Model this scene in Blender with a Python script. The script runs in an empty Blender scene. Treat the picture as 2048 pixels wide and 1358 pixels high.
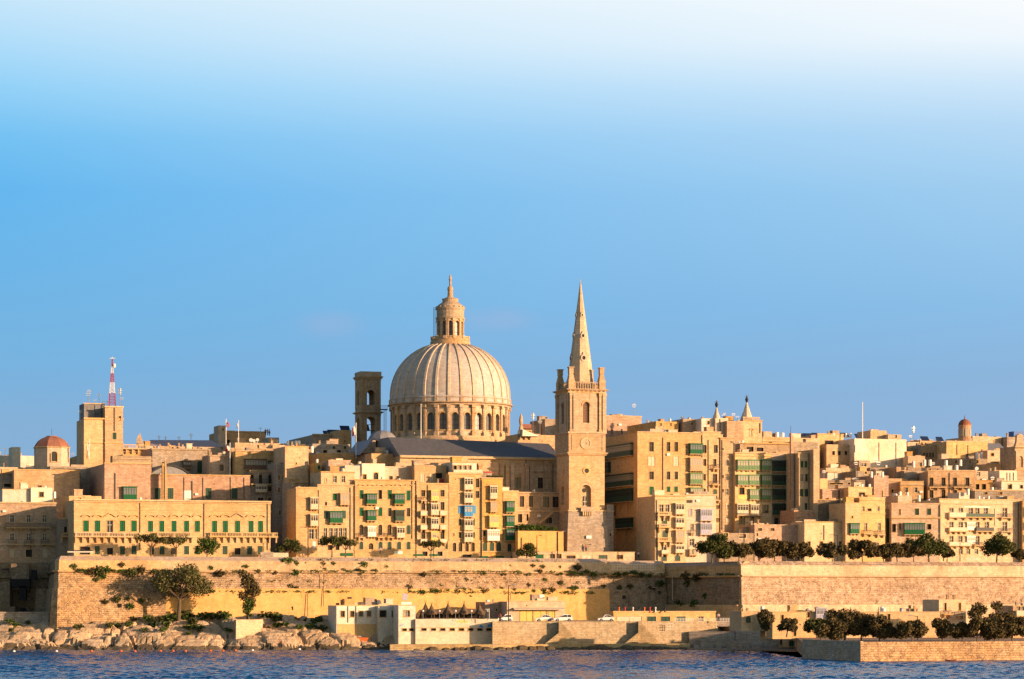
import bpy, math, random
from mathutils import Vector, Matrix, noise
random.seed(7)
SC = bpy.context.scene
COL = SC.collection
R = math.radians
PI = math.pi
# ------------------------------------------------------------------ camera
FPX, HZ, CH = 5500.0, 1200.0, 10.0        # focal length and horizon row in photo pixels, eye height in metres
cam = bpy.data.cameras.new('camera'); camo = bpy.data.objects.new('camera', cam); COL.objects.link(camo)
camo.location = (0, 0, CH); camo.rotation_euler = (R(90), 0, 0)
cam.sensor_width = 36; cam.lens = 36*FPX/2048; cam.shift_y = (HZ-679)/2048
cam.clip_start = 1; cam.clip_end = 20000
SC.camera = camo
# ------------------------------------------------------------------ light
SUN_AZ, SUN_EL = 63.0, 9.0               # degrees to the right of straight behind the camera, and up
sd = Vector((math.sin(R(SUN_AZ))*math.cos(R(SUN_EL)), -math.cos(R(SUN_AZ))*math.cos(R(SUN_EL)), math.sin(R(SUN_EL))))
EXPO = 0.85
SC.view_settings.view_transform = 'Standard'; SC.view_settings.look = 'None'
SC.view_settings.exposure = EXPO; SC.view_settings.gamma = 1
sl = bpy.data.lights.new('sun', 'SUN'); sl.energy = 4.8; sl.angle = R(0.5); sl.color = (1.0, 0.62, 0.36)
so = bpy.data.objects.new('sun', sl); COL.objects.link(so)
so.rotation_euler = sd.to_track_quat('Z', 'Y').to_euler(); so.location = sd*300
SC.cycles.max_bounces = 5; SC.cycles.diffuse_bounces = 3; SC.cycles.glossy_bounces = 2
SC.cycles.transparent_max_bounces = 4; SC.cycles.use_denoising = True

def lin(r, g, b):
    return tuple(((c/255)/12.92 if c/255 <= .04045 else ((c/255+.055)/1.055)**2.4) for c in (r, g, b))+(1,)
W = bpy.data.worlds.new('World'); SC.world = W; W.use_nodes = True
wn = W.node_tree.nodes; wl = W.node_tree.links; wn.clear()
def N(t, **k):
    n = wn.new(t)
    for a, b in k.items(): setattr(n, a, b)
    return n
tc = N('ShaderNodeTexCoord'); sep = N('ShaderNodeSeparateXYZ'); wl.new(tc.outputs['Generated'], sep.inputs[0])
def ramp(stops):
    r = N('ShaderNodeValToRGB'); e = r.color_ramp.elements
    for i, (v, c) in enumerate(stops):
        x = ((HZ-v)/FPX)/.60
        if i < 2: el = e[i]; el.position = x
        else: el = e.new(x)
        el.color = lin(*c)
    return r
def zed():
    m = N('ShaderNodeMath', operation='DIVIDE'); wl.new(sep.outputs['Z'], m.inputs[0]); m.inputs[1].default_value = .60; return m
zm = zed()
rl = ramp([(860, (134, 176, 214)), (750, (120, 178, 222)), (620, (112, 180, 228)), (400, (98, 182, 239)), (300, (112, 192, 243)), (200, (146, 209, 248)), (100, (178, 222, 250)), (0, (206, 234, 251)), (-350, (110, 170, 225)), (-900, (42, 98, 172))])
rr = ramp([(860, (146, 180, 217)), (750, (141, 181, 220)), (620, (140, 190, 231)), (400, (160, 205, 239)), (280, (182, 217, 245)), (200, (207, 231, 250)), (110, (242, 249, 254)), (0, (254, 255, 255)), (-350, (125, 185, 232)), (-900, (45, 102, 178))])
for r_ in (rl, rr): wl.new(zm.outputs[0], r_.inputs[0])
mx = N('ShaderNodeMapRange'); mx.inputs[1].default_value = -.20; mx.inputs[2].default_value = .19; wl.new(sep.outputs['X'], mx.inputs[0])
gm = N('ShaderNodeMix', data_type='RGBA'); wl.new(mx.outputs[0], gm.inputs[0]); wl.new(rl.outputs[0], gm.inputs[6]); wl.new(rr.outputs[0], gm.inputs[7])
col_out = gm.outputs[2]
wnz = N('ShaderNodeTexNoise'); wnz.inputs['Scale'].default_value = 60; wnz.inputs['Detail'].default_value = 4; wl.new(tc.outputs['Generated'], wnz.inputs['Vector'])
for (wx, wz_, rx, rz_, fc) in ((-.0655, .0995, .011, .0045, .16), (-.0065, .1015, .014, .004, .18)):
    sb = N('ShaderNodeVectorMath', operation='SUBTRACT'); wl.new(tc.outputs['Generated'], sb.inputs[0]); sb.inputs[1].default_value = (wx, .995, wz_)
    ml = N('ShaderNodeVectorMath', operation='MULTIPLY'); wl.new(sb.outputs[0], ml.inputs[0]); ml.inputs[1].default_value = (1/rx, 0, 1/rz_)
    ln = N('ShaderNodeVectorMath', operation='LENGTH'); wl.new(ml.outputs[0], ln.inputs[0])
    mr = N('ShaderNodeMapRange', interpolation_type='SMOOTHSTEP'); wl.new(ln.outputs['Value'], mr.inputs[0]); mr.inputs[1].default_value = 1.6; mr.inputs[2].default_value = .2
    m3 = N('ShaderNodeMath', operation='MULTIPLY'); wl.new(mr.outputs[0], m3.inputs[0]); wl.new(wnz.outputs[0], m3.inputs[1])
    m4 = N('ShaderNodeMath', operation='MULTIPLY'); wl.new(m3.outputs[0], m4.inputs[0]); m4.inputs[1].default_value = fc*1.7
    mc = N('ShaderNodeMix', data_type='RGBA'); wl.new(m4.outputs[0], mc.inputs[0]); wl.new(col_out, mc.inputs[6]); mc.inputs[7].default_value = lin(190, 180, 208); col_out = mc.outputs[2]
bgA = N('ShaderNodeBackground'); wl.new(col_out, bgA.inputs[0]); bgA.inputs[1].default_value = 1/2**EXPO
sky = N('ShaderNodeTexSky', sky_type='NISHITA'); sky.sun_disc = False; sky.sun_elevation = R(SUN_EL); sky.sun_rotation = R(180-SUN_AZ)
sky.air_density = 1.0; sky.dust_density = 1.0
bgB = N('ShaderNodeBackground'); wl.new(sky.outputs[0], bgB.inputs[0]); bgB.inputs[1].default_value = .095
my = N('ShaderNodeMapRange', interpolation_type='SMOOTHSTEP'); my.inputs[1].default_value = .0; my.inputs[2].default_value = .8; wl.new(sep.outputs['Y'], my.inputs[0])
mz = N('ShaderNodeMapRange', interpolation_type='SMOOTHSTEP'); mz.inputs[1].default_value = .75; mz.inputs[2].default_value = .42; wl.new(sep.outputs['Z'], mz.inputs[0])
mm = N('ShaderNodeMath', operation='MULTIPLY'); wl.new(my.outputs[0], mm.inputs[0]); wl.new(mz.outputs[0], mm.inputs[1])
ms = N('ShaderNodeMixShader'); wl.new(mm.outputs[0], ms.inputs[0]); wl.new(bgB.outputs[0], ms.inputs[1]); wl.new(bgA.outputs[0], ms.inputs[2])
wo = N('ShaderNodeOutputWorld'); wl.new(ms.outputs[0], wo.inputs[0])

# ------------------------------------------------------------------ materials
MATS = {}
def newmat(name):
    m = bpy.data.materials.new(name); m.use_nodes = True
    nt = m.node_tree; b = nt.nodes['Principled BSDF']; MATS[name] = m
    def nn(t, **k):
        n = nt.nodes.new(t)
        for a, c in k.items(): setattr(n, a, c)
        return n
    return m, nt, b, nn
def stone(name, col, rough=.5, course=.34, stain=.35, rubble=0, dark=(.09, .065, .045), joint=.25, pits=0, patch=.0):
    m, nt, b, nn = newmat(name); L = nt.links
    tc = nn('ShaderNodeTexCoord'); s = nn('ShaderNodeSeparateXYZ'); L.new(tc.outputs['Object'], s.inputs[0])
    ad = nn('ShaderNodeMath', operation='ADD'); L.new(s.outputs[0], ad.inputs[0]); L.new(s.outputs[1], ad.inputs[1])
    cv = nn('ShaderNodeCombineXYZ'); L.new(ad.outputs[0], cv.inputs[0]); L.new(s.outputs[2], cv.inputs[1])
    oi = nn('ShaderNodeObjectInfo')
    off = nn('ShaderNodeVectorMath', operation='ADD')
    sc = nn('ShaderNodeVectorMath', operation='SCALE'); cmb = nn('ShaderNodeCombineXYZ')
    L.new(oi.outputs['Location'], sc.inputs[0]); sc.inputs['Scale'].default_value = 1.0
    L.new(tc.outputs['Object'], off.inputs[0]); L.new(sc.outputs[0], off.inputs[1])
    def noi(scale, det, vec=off.outputs[0], ro=.6):
        n = nn('ShaderNodeTexNoise'); n.inputs['Scale'].default_value = scale; n.inputs['Detail'].default_value = det
        n.inputs['Roughness'].default_value = ro; L.new(vec, n.inputs['Vector']); return n
    big = noi(.16, 4); mid = noi(.9, 4); fine = noi(3.5, 3)
    mp = nn('ShaderNodeMapping'); mp.inputs['Scale'].default_value = (1.3, 1.3, .13); L.new(off.outputs[0], mp.inputs[0])
    strk = noi(.9, 4, mp.outputs[0])
    def mixc(fac, a, c2, mode='MIX'):
        n = nn('ShaderNodeMix', data_type='RGBA', blend_type=mode)
        if isinstance(fac, float): n.inputs[0].default_value = fac
        else: L.new(fac, n.inputs[0])
        for i, x in ((6, a), (7, c2)):
            if isinstance(x, tuple): n.inputs[i].default_value = x if len(x) == 4 else x+(1,)
            else: L.new(x, n.inputs[i])
        return n.outputs[2]
    def rng(src, a, c2, lo=0., hi=1.):
        n = nn('ShaderNodeMapRange'); L.new(src, n.inputs[0])
        for i, x in enumerate((a, c2, lo, hi)): n.inputs[i+1].default_value = x
        return n.outputs[0]
    hue = mixc(rng(big.outputs[0], .35, .65), tuple(c*k for c, k in zip(col, (1.02, .93, .82))), tuple(min(.9, c*k) for c, k in zip(col, (1.03, 1.06, 1.12))))
    c = mixc(rng(mid.outputs[0], .42, .72, 0, .45), hue, tuple(x*.60 for x in col))
    c = mixc(rng(fine.outputs[0], .45, .75, 0, .5), c, tuple(x*.55 for x in col))
    br = nn('ShaderNodeTexBrick'); br.inputs['Scale'].default_value = 1.0
    br.inputs['Brick Width'].default_value = course*2.1; br.inputs['Row Height'].default_value = course
    br.inputs['Mortar Size'].default_value = .035; br.inputs['Mortar Smooth'].default_value = .4
    br.inputs['Color1'].default_value = (1, 1, 1, 1); vv = 1-.07-joint*.95; br.inputs['Color2'].default_value = (vv, vv*.97, vv*.94, 1); br.inputs['Mortar'].default_value = (1-joint*1.6,)*3+(1,)
    L.new(cv.outputs[0], br.inputs['Vector'])
    c = mixc(1.0, c, br.outputs[0], 'MULTIPLY')
    hv = nn('ShaderNodeHueSaturation'); rr2 = nn('ShaderNodeMath', operation='MULTIPLY_ADD'); L.new(oi.outputs['Random'], rr2.inputs[0]); rr2.inputs[1].default_value = .26; rr2.inputs[2].default_value = .90
    L.new(rr2.outputs[0], hv.inputs['Value']); r3 = nn('ShaderNodeMath', operation='FRACT'); r4 = nn('ShaderNodeMath', operation='MULTIPLY'); L.new(oi.outputs['Random'], r4.inputs[0]); r4.inputs[1].default_value = 7.3; L.new(r4.outputs[0], r3.inputs[0])
    r5 = nn('ShaderNodeMath', operation='MULTIPLY_ADD'); L.new(r3.outputs[0], r5.inputs[0]); r5.inputs[1].default_value = .35; r5.inputs[2].default_value = .80; L.new(r5.outputs[0], hv.inputs['Saturation'])
    L.new(c, hv.inputs['Color']); c = hv.outputs[0]
    c = mixc(rng(strk.outputs[0], .54, .78, 0, stain), c, dark)
    pt_ = noi(.11, 5, ro=.7)
    c = mixc(rng(pt_.outputs[0], .50, .66, 0, .22+patch), c, tuple(x*.42 for x in col))
    if rubble:
        vo = nn('ShaderNodeTexVoronoi', feature='DISTANCE_TO_EDGE'); vo.inputs['Scale'].default_value = 1.9
        mp2 = nn('ShaderNodeMapping'); mp2.inputs['Scale'].default_value = (1, 1, 1.7); L.new(off.outputs[0], mp2.inputs[0]); L.new(mp2.outputs[0], vo.inputs['Vector'])
        msk = nn('ShaderNodeMath', operation='MULTIPLY'); L.new(rng(vo.outputs[0], .13, .02), msk.inputs[0])
        L.new(rng(mid.outputs[0], .40, .62, .12, rubble), msk.inputs[1])
        c = mixc(msk.outputs[0], c, dark)
        c = mixc(rng(fine.outputs[0], .55, .8, 0, .55*rubble), c, dark)
    if pits:
        c = mixc(rng(fine.outputs[0], .60, .72, 0, pits), c, dark)
    L.new(c, b.inputs['Base Color']); b.inputs['Roughness'].default_value = .92
    b.inputs['Specular IOR Level'].default_value = .15
    bp = nn('ShaderNodeBump'); bp.inputs['Strength'].default_value = rough; bp.inputs['Distance'].default_value = .12
    hs = nn('ShaderNodeMath', operation='ADD'); L.new(fine.outputs[0], hs.inputs[0]); L.new(br.outputs['Fac'], hs.inputs[1])
    hm = nn('ShaderNodeMath', operation='MULTIPLY_ADD'); L.new(br.outputs['Fac'], hm.inputs[0]); hm.inputs[1].default_value = -.5; L.new(fine.outputs[0], hm.inputs[2])
    L.new(hm.outputs[0], bp.inputs['Height']); L.new(bp.outputs[0], b.inputs['Normal'])
    return m
def plain(name, col, rough=.6, metal=0., var=.25, scale=2.0, spec=.4):
    m, nt, b, nn = newmat(name); L = nt.links
    tc = nn('ShaderNodeTexCoord'); n = nn('ShaderNodeTexNoise'); n.inputs['Scale'].default_value = scale; n.inputs['Detail'].default_value = 4
    L.new(tc.outputs['Object'], n.inputs['Vector'])
    mxn = nn('ShaderNodeMix', data_type='RGBA'); mp = nn('ShaderNodeMapRange'); mp.inputs[1].default_value = .35; mp.inputs[2].default_value = .7
    L.new(n.outputs[0], mp.inputs[0]); L.new(mp.outputs[0], mxn.inputs[0])
    mxn.inputs[6].default_value = tuple(col)+(1,); mxn.inputs[7].default_value = tuple(c*(1-var) for c in col)+(1,)
    L.new(mxn.outputs[2], b.inputs['Base Color']); b.inputs['Roughness'].default_value = rough; b.inputs['Metallic'].default_value = metal
    b.inputs['Specular IOR Level'].default_value = spec
    return m
stone('ochre', (.68, .45, .21), joint=.16, stain=.32)
stone('honey', (.70, .49, .26), joint=.14, stain=.28)
stone('yellow', (.70, .50, .27), joint=.08, stain=.22)
stone('peach', (.63, .455, .30), joint=.2, stain=.4)
stone('pink', (.60, .39, .26), joint=.24, stain=.45)
stone('cream', (.68, .53, .37), joint=.08, stain=.2)
stone('white', (.74, .67, .54), joint=.03, stain=.14, rough=.2)
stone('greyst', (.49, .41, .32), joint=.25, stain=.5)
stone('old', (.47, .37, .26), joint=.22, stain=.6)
stone('church', (.61, .455, .29), joint=.2, stain=.42)
stone('trim', (.62, .45, .24), joint=.0, stain=.35)
stone('domest', (.56, .51, .46), joint=.1, stain=.35, dark=(.25, .21, .17))
stone('spirest', (.66, .55, .42), joint=.12, stain=.3)
stone('rubble', (.66, .47, .29), joint=.3, stain=.3, rubble=.95, rough=.9, course=.4, pits=.35, patch=.35)
stone('rubbleright', (.66, .45, .27), joint=.28, stain=.35, rubble=.8, rough=.9, course=.4, pits=.45, patch=.3)
stone('bastion', (.68, .49, .28), joint=.12, stain=.45, course=.45, pits=.5, patch=.35)
stone('coping', (.54, .42, .32), joint=.1, stain=.35)
stone('plaster', (.74, .44, .14), joint=.02, stain=.4, rough=.3)
stone('rock', (.62, .45, .27), joint=0, stain=.35, rough=.9, pits=.4, dark=(.10, .075, .05))
stone('quayst', (.70, .54, .31), joint=.2, stain=.45, rough=.8, pits=.4)
stone('wetrock', (.15, .12, .075), joint=0, stain=.6, rough=1.0)
stone('cliff', (.42, .33, .23), joint=.2, stain=.6, rubble=.9, rough=1.)  # darker rubble copy; carries painted shade on the recess, return and flank walls
stone('zinc', (.24, .25, .27), joint=.1, stain=.5)
stone('reddome', (.30, .15, .115), joint=.0, stain=.5)
plain('earth', (.30, .24, .15), .95)
plain('paving', (.42, .36, .27), .9)
plain('slate', (.115, .115, .12), .55, var=.3, scale=1.2)
plain('leadroof', (.24, .245, .26), .6, var=.3)
plain('lilacroof', (.42, .33, .34), .7, var=.2)
plain('green', (.008, .115, .042), .6, spec=.2)
plain('greenlight', (.09, .20, .07), .5)
plain('greendark', (.018, .065, .04), .5)
plain('teal', (.04, .22, .22), .5)
plain('brown', (.19, .10, .055), .6)
plain('redbrown', (.24, .08, .05), .6)
plain('creampaint', (.66, .56, .40), .6)
plain('yellowpaint', (.74, .55, .16), .6)
plain('whitepaint', (.80, .77, .70), .5, var=.1)
plain('lilac', (.40, .40, .50), .55)
plain('blue', (.03, .26, .56), .5)
plain('bluetarp', (.02, .12, .40), .5)
plain('stonewood', (.50, .36, .22), .7)
plain('iron', (.025, .025, .028), .5)
plain('pipe', (.09, .075, .06), .6)
plain('steel', (.45, .46, .48), .4, metal=.6)
plain('darkroom', (.018, .015, .013), .8)
plain('red', (.55, .05, .04), .6)
plain('mastred', (.42, .05, .06), .6)
plain('orange', (.80, .17, .04), .5)
plain('skin', (.48, .26, .17), .6)
plain('cloth', (.70, .70, .72), .8)
plain('darkcloth', (.04, .045, .07), .8)
plain('bark', (.13, .09, .06), .9)
plain('thatch', (.17, .115, .07), .95, var=.5, scale=6)
plain('rubber', (.02, .02, .02), .8)
plain('carwhite', (.80, .80, .80), .25, var=.03)
plain('solar', (.02, .035, .09), .25)
def glassmat(name, col, rough=.12):
    m, nt, b, nn = newmat(name); b.inputs['Base Color'].default_value = col+(1,); b.inputs['Roughness'].default_value = rough
    b.inputs['Specular IOR Level'].default_value = .3
    return m
glassmat('glass', (.035, .035, .035)); glassmat('glasspale', (.36, .33, .26), .3); glassmat('glassgrey', (.16, .17, .19), .25)
def leafmat(name, c1, c2, c3):
    m, nt, b, nn = newmat(name); L = nt.links
    g = nn('ShaderNodeNewGeometry'); r = nn('ShaderNodeValToRGB'); L.new(g.outputs['Random Per Island'], r.inputs[0])
    e = r.color_ramp.elements; e[0].color = c1+(1,); e[1].color = c3+(1,); x = e.new(.5); x.color = c2+(1,)
    L.new(r.outputs[0], b.inputs['Base Color']); b.inputs['Roughness'].default_value = .8; b.inputs['Specular IOR Level'].default_value = .12
    return m
leafmat('leaf', (.03, .042, .012), (.065, .075, .022), (.12, .12, .04))
leafmat('leafbrown', (.045, .040, .018), (.095, .075, .032), (.16, .12, .055))
leafmat('leafolive', (.06, .065, .022), (.10, .10, .035), (.16, .14, .06))
leafmat('leafbush', (.03, .06, .013), (.06, .10, .022), (.11, .15, .035))
def water():
    m, nt, b, nn = newmat('water'); L = nt.links
    b.inputs['Base Color'].default_value = (.0, .072, .20, 1); b.inputs['Roughness'].default_value = .10; b.inputs['Specular Tint'].default_value = (.10, .58, .95, 1)
    b.inputs['IOR'].default_value = 1.33; b.inputs['Specular IOR Level'].default_value = .3
    tc = nn('ShaderNodeTexCoord'); n1 = nn('ShaderNodeTexNoise'); n1.inputs['Scale'].default_value = 2.2; n1.inputs['Detail'].default_value = 4; L.new(tc.outputs['Object'], n1.inputs['Vector'])
    bp = nn('ShaderNodeBump'); bp.inputs['Strength'].default_value = .5; bp.inputs['Distance'].default_value = .15; L.new(n1.outputs[0], bp.inputs['Height'])
    L.new(bp.outputs[0], b.inputs['Normal'])
    return m
water()

# ------------------------------------------------------------------ mesh helpers
class MB:
    def __init__(s): s.v = []; s.f = []; s.m = []
    def quad(s, pts, mi=0):
        n = len(s.v); s.v.extend(pts); s.f.append(tuple(range(n, n+len(pts)))); s.m.append(mi)
    def box(s, x0, x1, y0, y1, z0, z1, mi=0, top=None):
        n = len(s.v)
        if top is None: tx0, tx1, ty0, ty1 = x0, x1, y0, y1
        else: tx0, tx1, ty0, ty1 = top
        s.v += [(x0, y0, z0), (x1, y0, z0), (x1, y1, z0), (x0, y1, z0), (tx0, ty0, z1), (tx1, ty0, z1), (tx1, ty1, z1), (tx0, ty1, z1)]
        for f in ((0, 3, 2, 1), (4, 5, 6, 7), (0, 1, 5, 4), (1, 2, 6, 5), (2, 3, 7, 6), (3, 0, 4, 7)):
            s.f.append(tuple(n+i for i in f)); s.m.append(mi)
    def lathe(s, prof, n=16, cx=0, cy=0, mi=0, ph=0., cap=True):
        b = len(s.v)
        for r, z in prof:
            for k in range(n):
                a = ph+2*PI*k/n; s.v.append((cx+r*math.cos(a), cy+r*math.sin(a), z))
        for j in range(len(prof)-1):
            for k in range(n):
                k2 = (k+1) % n; s.f.append((b+j*n+k, b+j*n+k2, b+(j+1)*n+k2, b+(j+1)*n+k)); s.m.append(mi)
        if cap:
            s.f.append(tuple(b+(len(prof)-1)*n+k for k in range(n))); s.m.append(mi)
            s.f.append(tuple(b+k for k in reversed(range(n)))); s.m.append(mi)
    def tube(s, p, q, r0, r1, n=6, mi=0):
        p = Vector(p); q = Vector(q); d = (q-p)
        if d.length < 1e-6: return
        u = d.orthogonal().normalized(); w = d.normalized().cross(u); b = len(s.v)
        for c, r in ((p, r0), (q, r1)):
            for k in range(n):
                a = 2*PI*k/n; s.v.append(tuple(c+u*(r*math.cos(a))+w*(r*math.sin(a))))
        for k in range(n):
            k2 = (k+1) % n; s.f.append((b+k, b+k2, b+n+k2, b+n+k)); s.m.append(mi)
        s.f.append(tuple(b+n+k for k in range(n))); s.m.append(mi); s.f.append(tuple(b+k for k in reversed(range(n)))); s.m.append(mi)
    def blob(s, c, r, mi=0, n=8, sq=1.):
        prof = [(max(.01, r*math.sin(PI*j/6)), c[2]-r*sq*math.cos(PI*j/6)) for j in range(7)]
        s.lathe(prof, n, c[0], c[1], mi)
    def prism(s, poly, z0, z1, mi=0):
        n = len(poly); b = len(s.v)
        s.v += [(x, y, z0) for x, y in poly]+[(x, y, z1) for x, y in poly]
        for k in range(n): k2 = (k+1) % n; s.f.append((b+k, b+k2, b+n+k2, b+n+k)); s.m.append(mi)
        s.f.append(tuple(b+n+k for k in range(n))); s.m.append(mi); s.f.append(tuple(b+k for k in reversed(range(n)))); s.m.append(mi)
    def extr(s, poly, y0, y1, mi=0):   # polygon in x,z pushed along y
        n = len(poly); b = len(s.v)
        s.v += [(x, y0, z) for x, z in poly]+[(x, y1, z) for x, z in poly]
        for k in range(n): k2 = (k+1) % n; s.f.append((b+k, b+k2, b+n+k2, b+n+k)); s.m.append(mi)
        s.f.append(tuple(b+n+k for k in reversed(range(n)))); s.m.append(mi); s.f.append(tuple(b+k for k in range(n))); s.m.append(mi)
    def arch(s, T, x0, x1, z0, z1, cx, hw, hb, hs, d, mi=0, n=8):
        """wall panel with a round-headed hole; T maps (x, depth, z) to a point"""
        q = lambda a, b, c, e: s.quad([T(*a), T(*b), T(*c), T(*e)], mi)
        r4 = lambda a, b, c, e: (q((a, 0, c), (b, 0, c), (b, 0, e), (a, 0, e)) if b-a > 1e-4 and e-c > 1e-4 else None)
        r4(x0, x1, z0, hb); r4(x0, cx-hw, hb, hs); r4(cx+hw, x1, hb, hs); r4(x0, cx-hw, hs, z1); r4(cx+hw, x1, hs, z1)
        P = [(cx-hw*math.cos(PI*i/n), hs+hw*math.sin(PI*i/n)) for i in range(n+1)]
        for a, b in zip(P, P[1:]): q((a[0], 0, a[1]), (b[0], 0, b[1]), (b[0], 0, z1), (a[0], 0, z1))
        C = [(cx-hw, hb)]+P+[(cx+hw, hb), (cx-hw, hb)]
        for a, b in zip(C, C[1:]): q((a[0], 0, a[1]), (a[0], d, a[1]), (b[0], d, b[1]), (b[0], 0, b[1]))
        return C
    def build(s, name, mats, parent=None, smooth=False, loc=None):
        me = bpy.data.meshes.new(name); me.from_pydata([tuple(p) for p in s.v], [], s.f)
        if isinstance(mats, str): mats = [mats]
        for m in mats: me.materials.append(MATS[m])
        if len(mats) > 1: me.polygons.foreach_set('material_index', s.m)
        if smooth: me.polygons.foreach_set('use_smooth', [True]*len(s.f))
        me.update()
        return link(name, me, parent, loc)
def link(name, me, parent=None, loc=None):
    o = bpy.data.objects.new(name, me); COL.objects.link(o)
    if parent is not None: o.parent = parent
    if loc is not None: o.location = loc
    return o
def tag(o, label=None, cat=None, group=None, kind=None):
    if label: o['label'] = label
    if cat: o['category'] = cat
    if group: o['group'] = group
    if kind: o['kind'] = kind
    return o
def empty(name, loc, rz=0.): 
    o = link(name, None); o.location = loc; o.rotation_euler = (0, 0, rz); o.empty_display_size = 1; return o
def at(u, v, Y): return Vector(((u-1024)*Y/FPX, Y, CH+(HZ-v)*Y/FPX))
def zat(v, Y): return CH+(HZ-v)*Y/FPX
def xat(u, Y): return (u-1024)*Y/FPX
def Yf(u): return 590+(u-145)*.0355
def hill(Y): return 18+max(0, min(1, (Y-650)/150))*13
PART = dict(g='shutter', G='shutter', b='shutter', c='shutter', l='shutter', t='shutter', y='shutter')

# ------------------------------------------------------------------ buildings
class Bld:
    """one building: corner at photo column u0, front running to column u1, roof line at row vt"""
    def __init__(s, name, label, cat, u0, u1, vt, o=0, dep=10, th=18, mat='ochre', z0=None, Y=None, par=.8, group=None):
        s.Y = Yf(u0)+o if Y is None else Y; s.th = R(th); s.c = math.cos(s.th); s.sn = math.sin(s.th)
        s.x0 = xat(u0, s.Y); s.z0 = (hill(s.Y)-.6) if z0 is None else z0
        s.name, s.mat, s.dep, s.par = name, mat, dep, par
        s.L = s.S(u1); s.H = s.Z((u0+u1)/2, vt)
        s.root = tag(empty(name, (s.x0, s.Y, s.z0), s.th), label, cat, group)
        s.label = label; s.holes = []; s.todo = []; s.side = []; s.m = MB(); s.bodymats = [mat]
    def S(s, u):
        k = (u-1024)/FPX; return (k*s.Y-s.x0)/(s.c-k*s.sn)
    def Yu(s, u): return s.Y+s.S(u)*s.sn
    def Z(s, u, v): return CH+(HZ-v)*s.Yu(u)/FPX-s.z0
    def cells(s, T, L, H, holes, rec, mi=0):
        xs = sorted({0., L}|{h[0] for h in holes}|{h[1] for h in holes}); zs = sorted({0., H}|{h[2] for h in holes}|{h[3] for h in holes})
        xs = [x for x in xs if 0 <= x <= L]; zs = [z for z in zs if 0 <= z <= H]
        for a, b in zip(xs, xs[1:]):
            run = None
            for c, d in zip(zs, zs[1:]):
                mxx, mzz = (a+b)/2, (c+d)/2
                hit = any(h[0] < mxx < h[1] and h[2] < mzz < h[3] for h in holes)
                if hit:
                    if run is not None: s.m.quad([T(a, 0, run), T(b, 0, run), T(b, 0, c), T(a, 0, c)], mi); run = None
                elif run is None: run = c
            if run is not None: s.m.quad([T(a, 0, run), T(b, 0, run), T(b, 0, H), T(a, 0, H)], mi)
        for a, b, c, d in holes:
            e = rec
            for p, q in (((a, c), (b, c)), ((b, c), (b, d)), ((b, d), (a, d)), ((a, d), (a, c))):
                s.m.quad([T(p[0], 0, p[1]), T(p[0], e, p[1]), T(q[0], e, q[1]), T(q[0], 0, q[1])], mi)
            s.m.quad([T(a, e, c), T(b, e, c), T(b, e, d), T(a, e, d)], mi)
    # ---- fittings
    def opening(s, T, a, b, c, d, k, rec=.34):
        w, h = b-a, d-c; fr = MB(); t = .09
        B = lambda m, x0, x1, y0, y1, z0, z1, mi=0: m_box(m, T, x0, x1, y0, y1, z0, z1, mi)
        if k in 'aAkKwW' or w > 0:
            B(fr, a-t*1.3, a-.002, -.05, .03, c, d+t*1.5); B(fr, b+.002, b+t*1.3, -.05, .03, c, d+t*1.5); B(fr, a, b, -.05, .03, d+.002, d+t*1.5)
            B(fr, a-.16, b+.16, -.11, .05, c-.13, c-.002)
        if k in 'aA':
            fr.arch(lambda x, y, z: T(x, y+.02, z), a, b, c, d, (a+b)/2, w/2-.01, c+.001, d-w/2, .12)
        r = fr.build('window', 'trim', s.root)
        pm = MB()
        if k in 'gGbclty A'.replace(' ', ''):
            col = dict(g='green', G='greendark', b='brown', c='creampaint', l='lilac', t='teal', y='yellowpaint', A='greendark')[k]
            mid = (a+b)/2; n = max(3, int(h/.28)); rec = .19
            for x0, x1 in ((a+.02, mid-.02), (mid+.02, b-.02)):
                B(pm, x0, x1, rec-.10, rec-.06, c+.02, d-.02)
                for i in range(n):
                    z = c+.08+(h-.16)*i/n; B(pm, x0+.06, x1-.06, rec-.15, rec-.10, z, z+(h-.16)/n*.6)
            pm.build('shutter', col, r)
        elif k in 'kK':
            B(pm, a+.01, b-.01, rec-.05, rec-.02, c+.01, d-.01); pm.build('pane', 'darkroom', r)  # near-black sheet stands in for the unlit depth of a dark opening
        else:
            g = 'glasspale' if k in 'Wp' else 'glass'
            B(pm, a+.01, b-.01, rec-.06, rec-.03, c+.01, d-.01); pm.build('pane', g, r)
            f = MB(); q = .055
            for z in (c+.01, c+h*.62, d-q-.01): B(f, a+.01, b-.01, rec-.13, rec-.065, z, z+q)
            for x in (a+.01, (a+b)/2-q/2, b-q-.01): B(f, x, x+q, rec-.14, rec-.066, c+.02, d-.02)
            f.build('sash', 'brown' if k == 'p' or (int(s.x0*13) % 3) else 'whitepaint', r)
    def gallery(s, T, a, b, c, d, k, pro=.9, nm='enclosed_balcony'):
        col, gl = dict(g=('green', 'glassgrey'), G=('greendark', 'glass'), h=('greenlight', 'glasspale'), c=('creampaint', 'glass'), y=('yellowpaint', 'glasspale'), b=('blue', 'glasspale'), l=('lilac', 'glassgrey'), n=('stonewood', 'glasspale'), r=('brown', 'glasspale'), q=('greendark', 'glasspale'), w=('whitepaint', 'glasspale'))[k]  # q: pale pane colour paints warm reflections on the shaded side galleries
        m = MB(); B = lambda m, *q: m_box(m, T, *q)
        h = d-c; zp = c+h*.42; zt = d-.18; n = max(3, int(round((b-a)/.62)))
        B(m, a, b, -pro, -.003, c, zp)
        B(m, a-.14, b+.14, -pro-.14, -.003, zt, d)
        B(m, a, b, -pro, -.003, zt-.16, zt-.002)
        ps = .10
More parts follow.
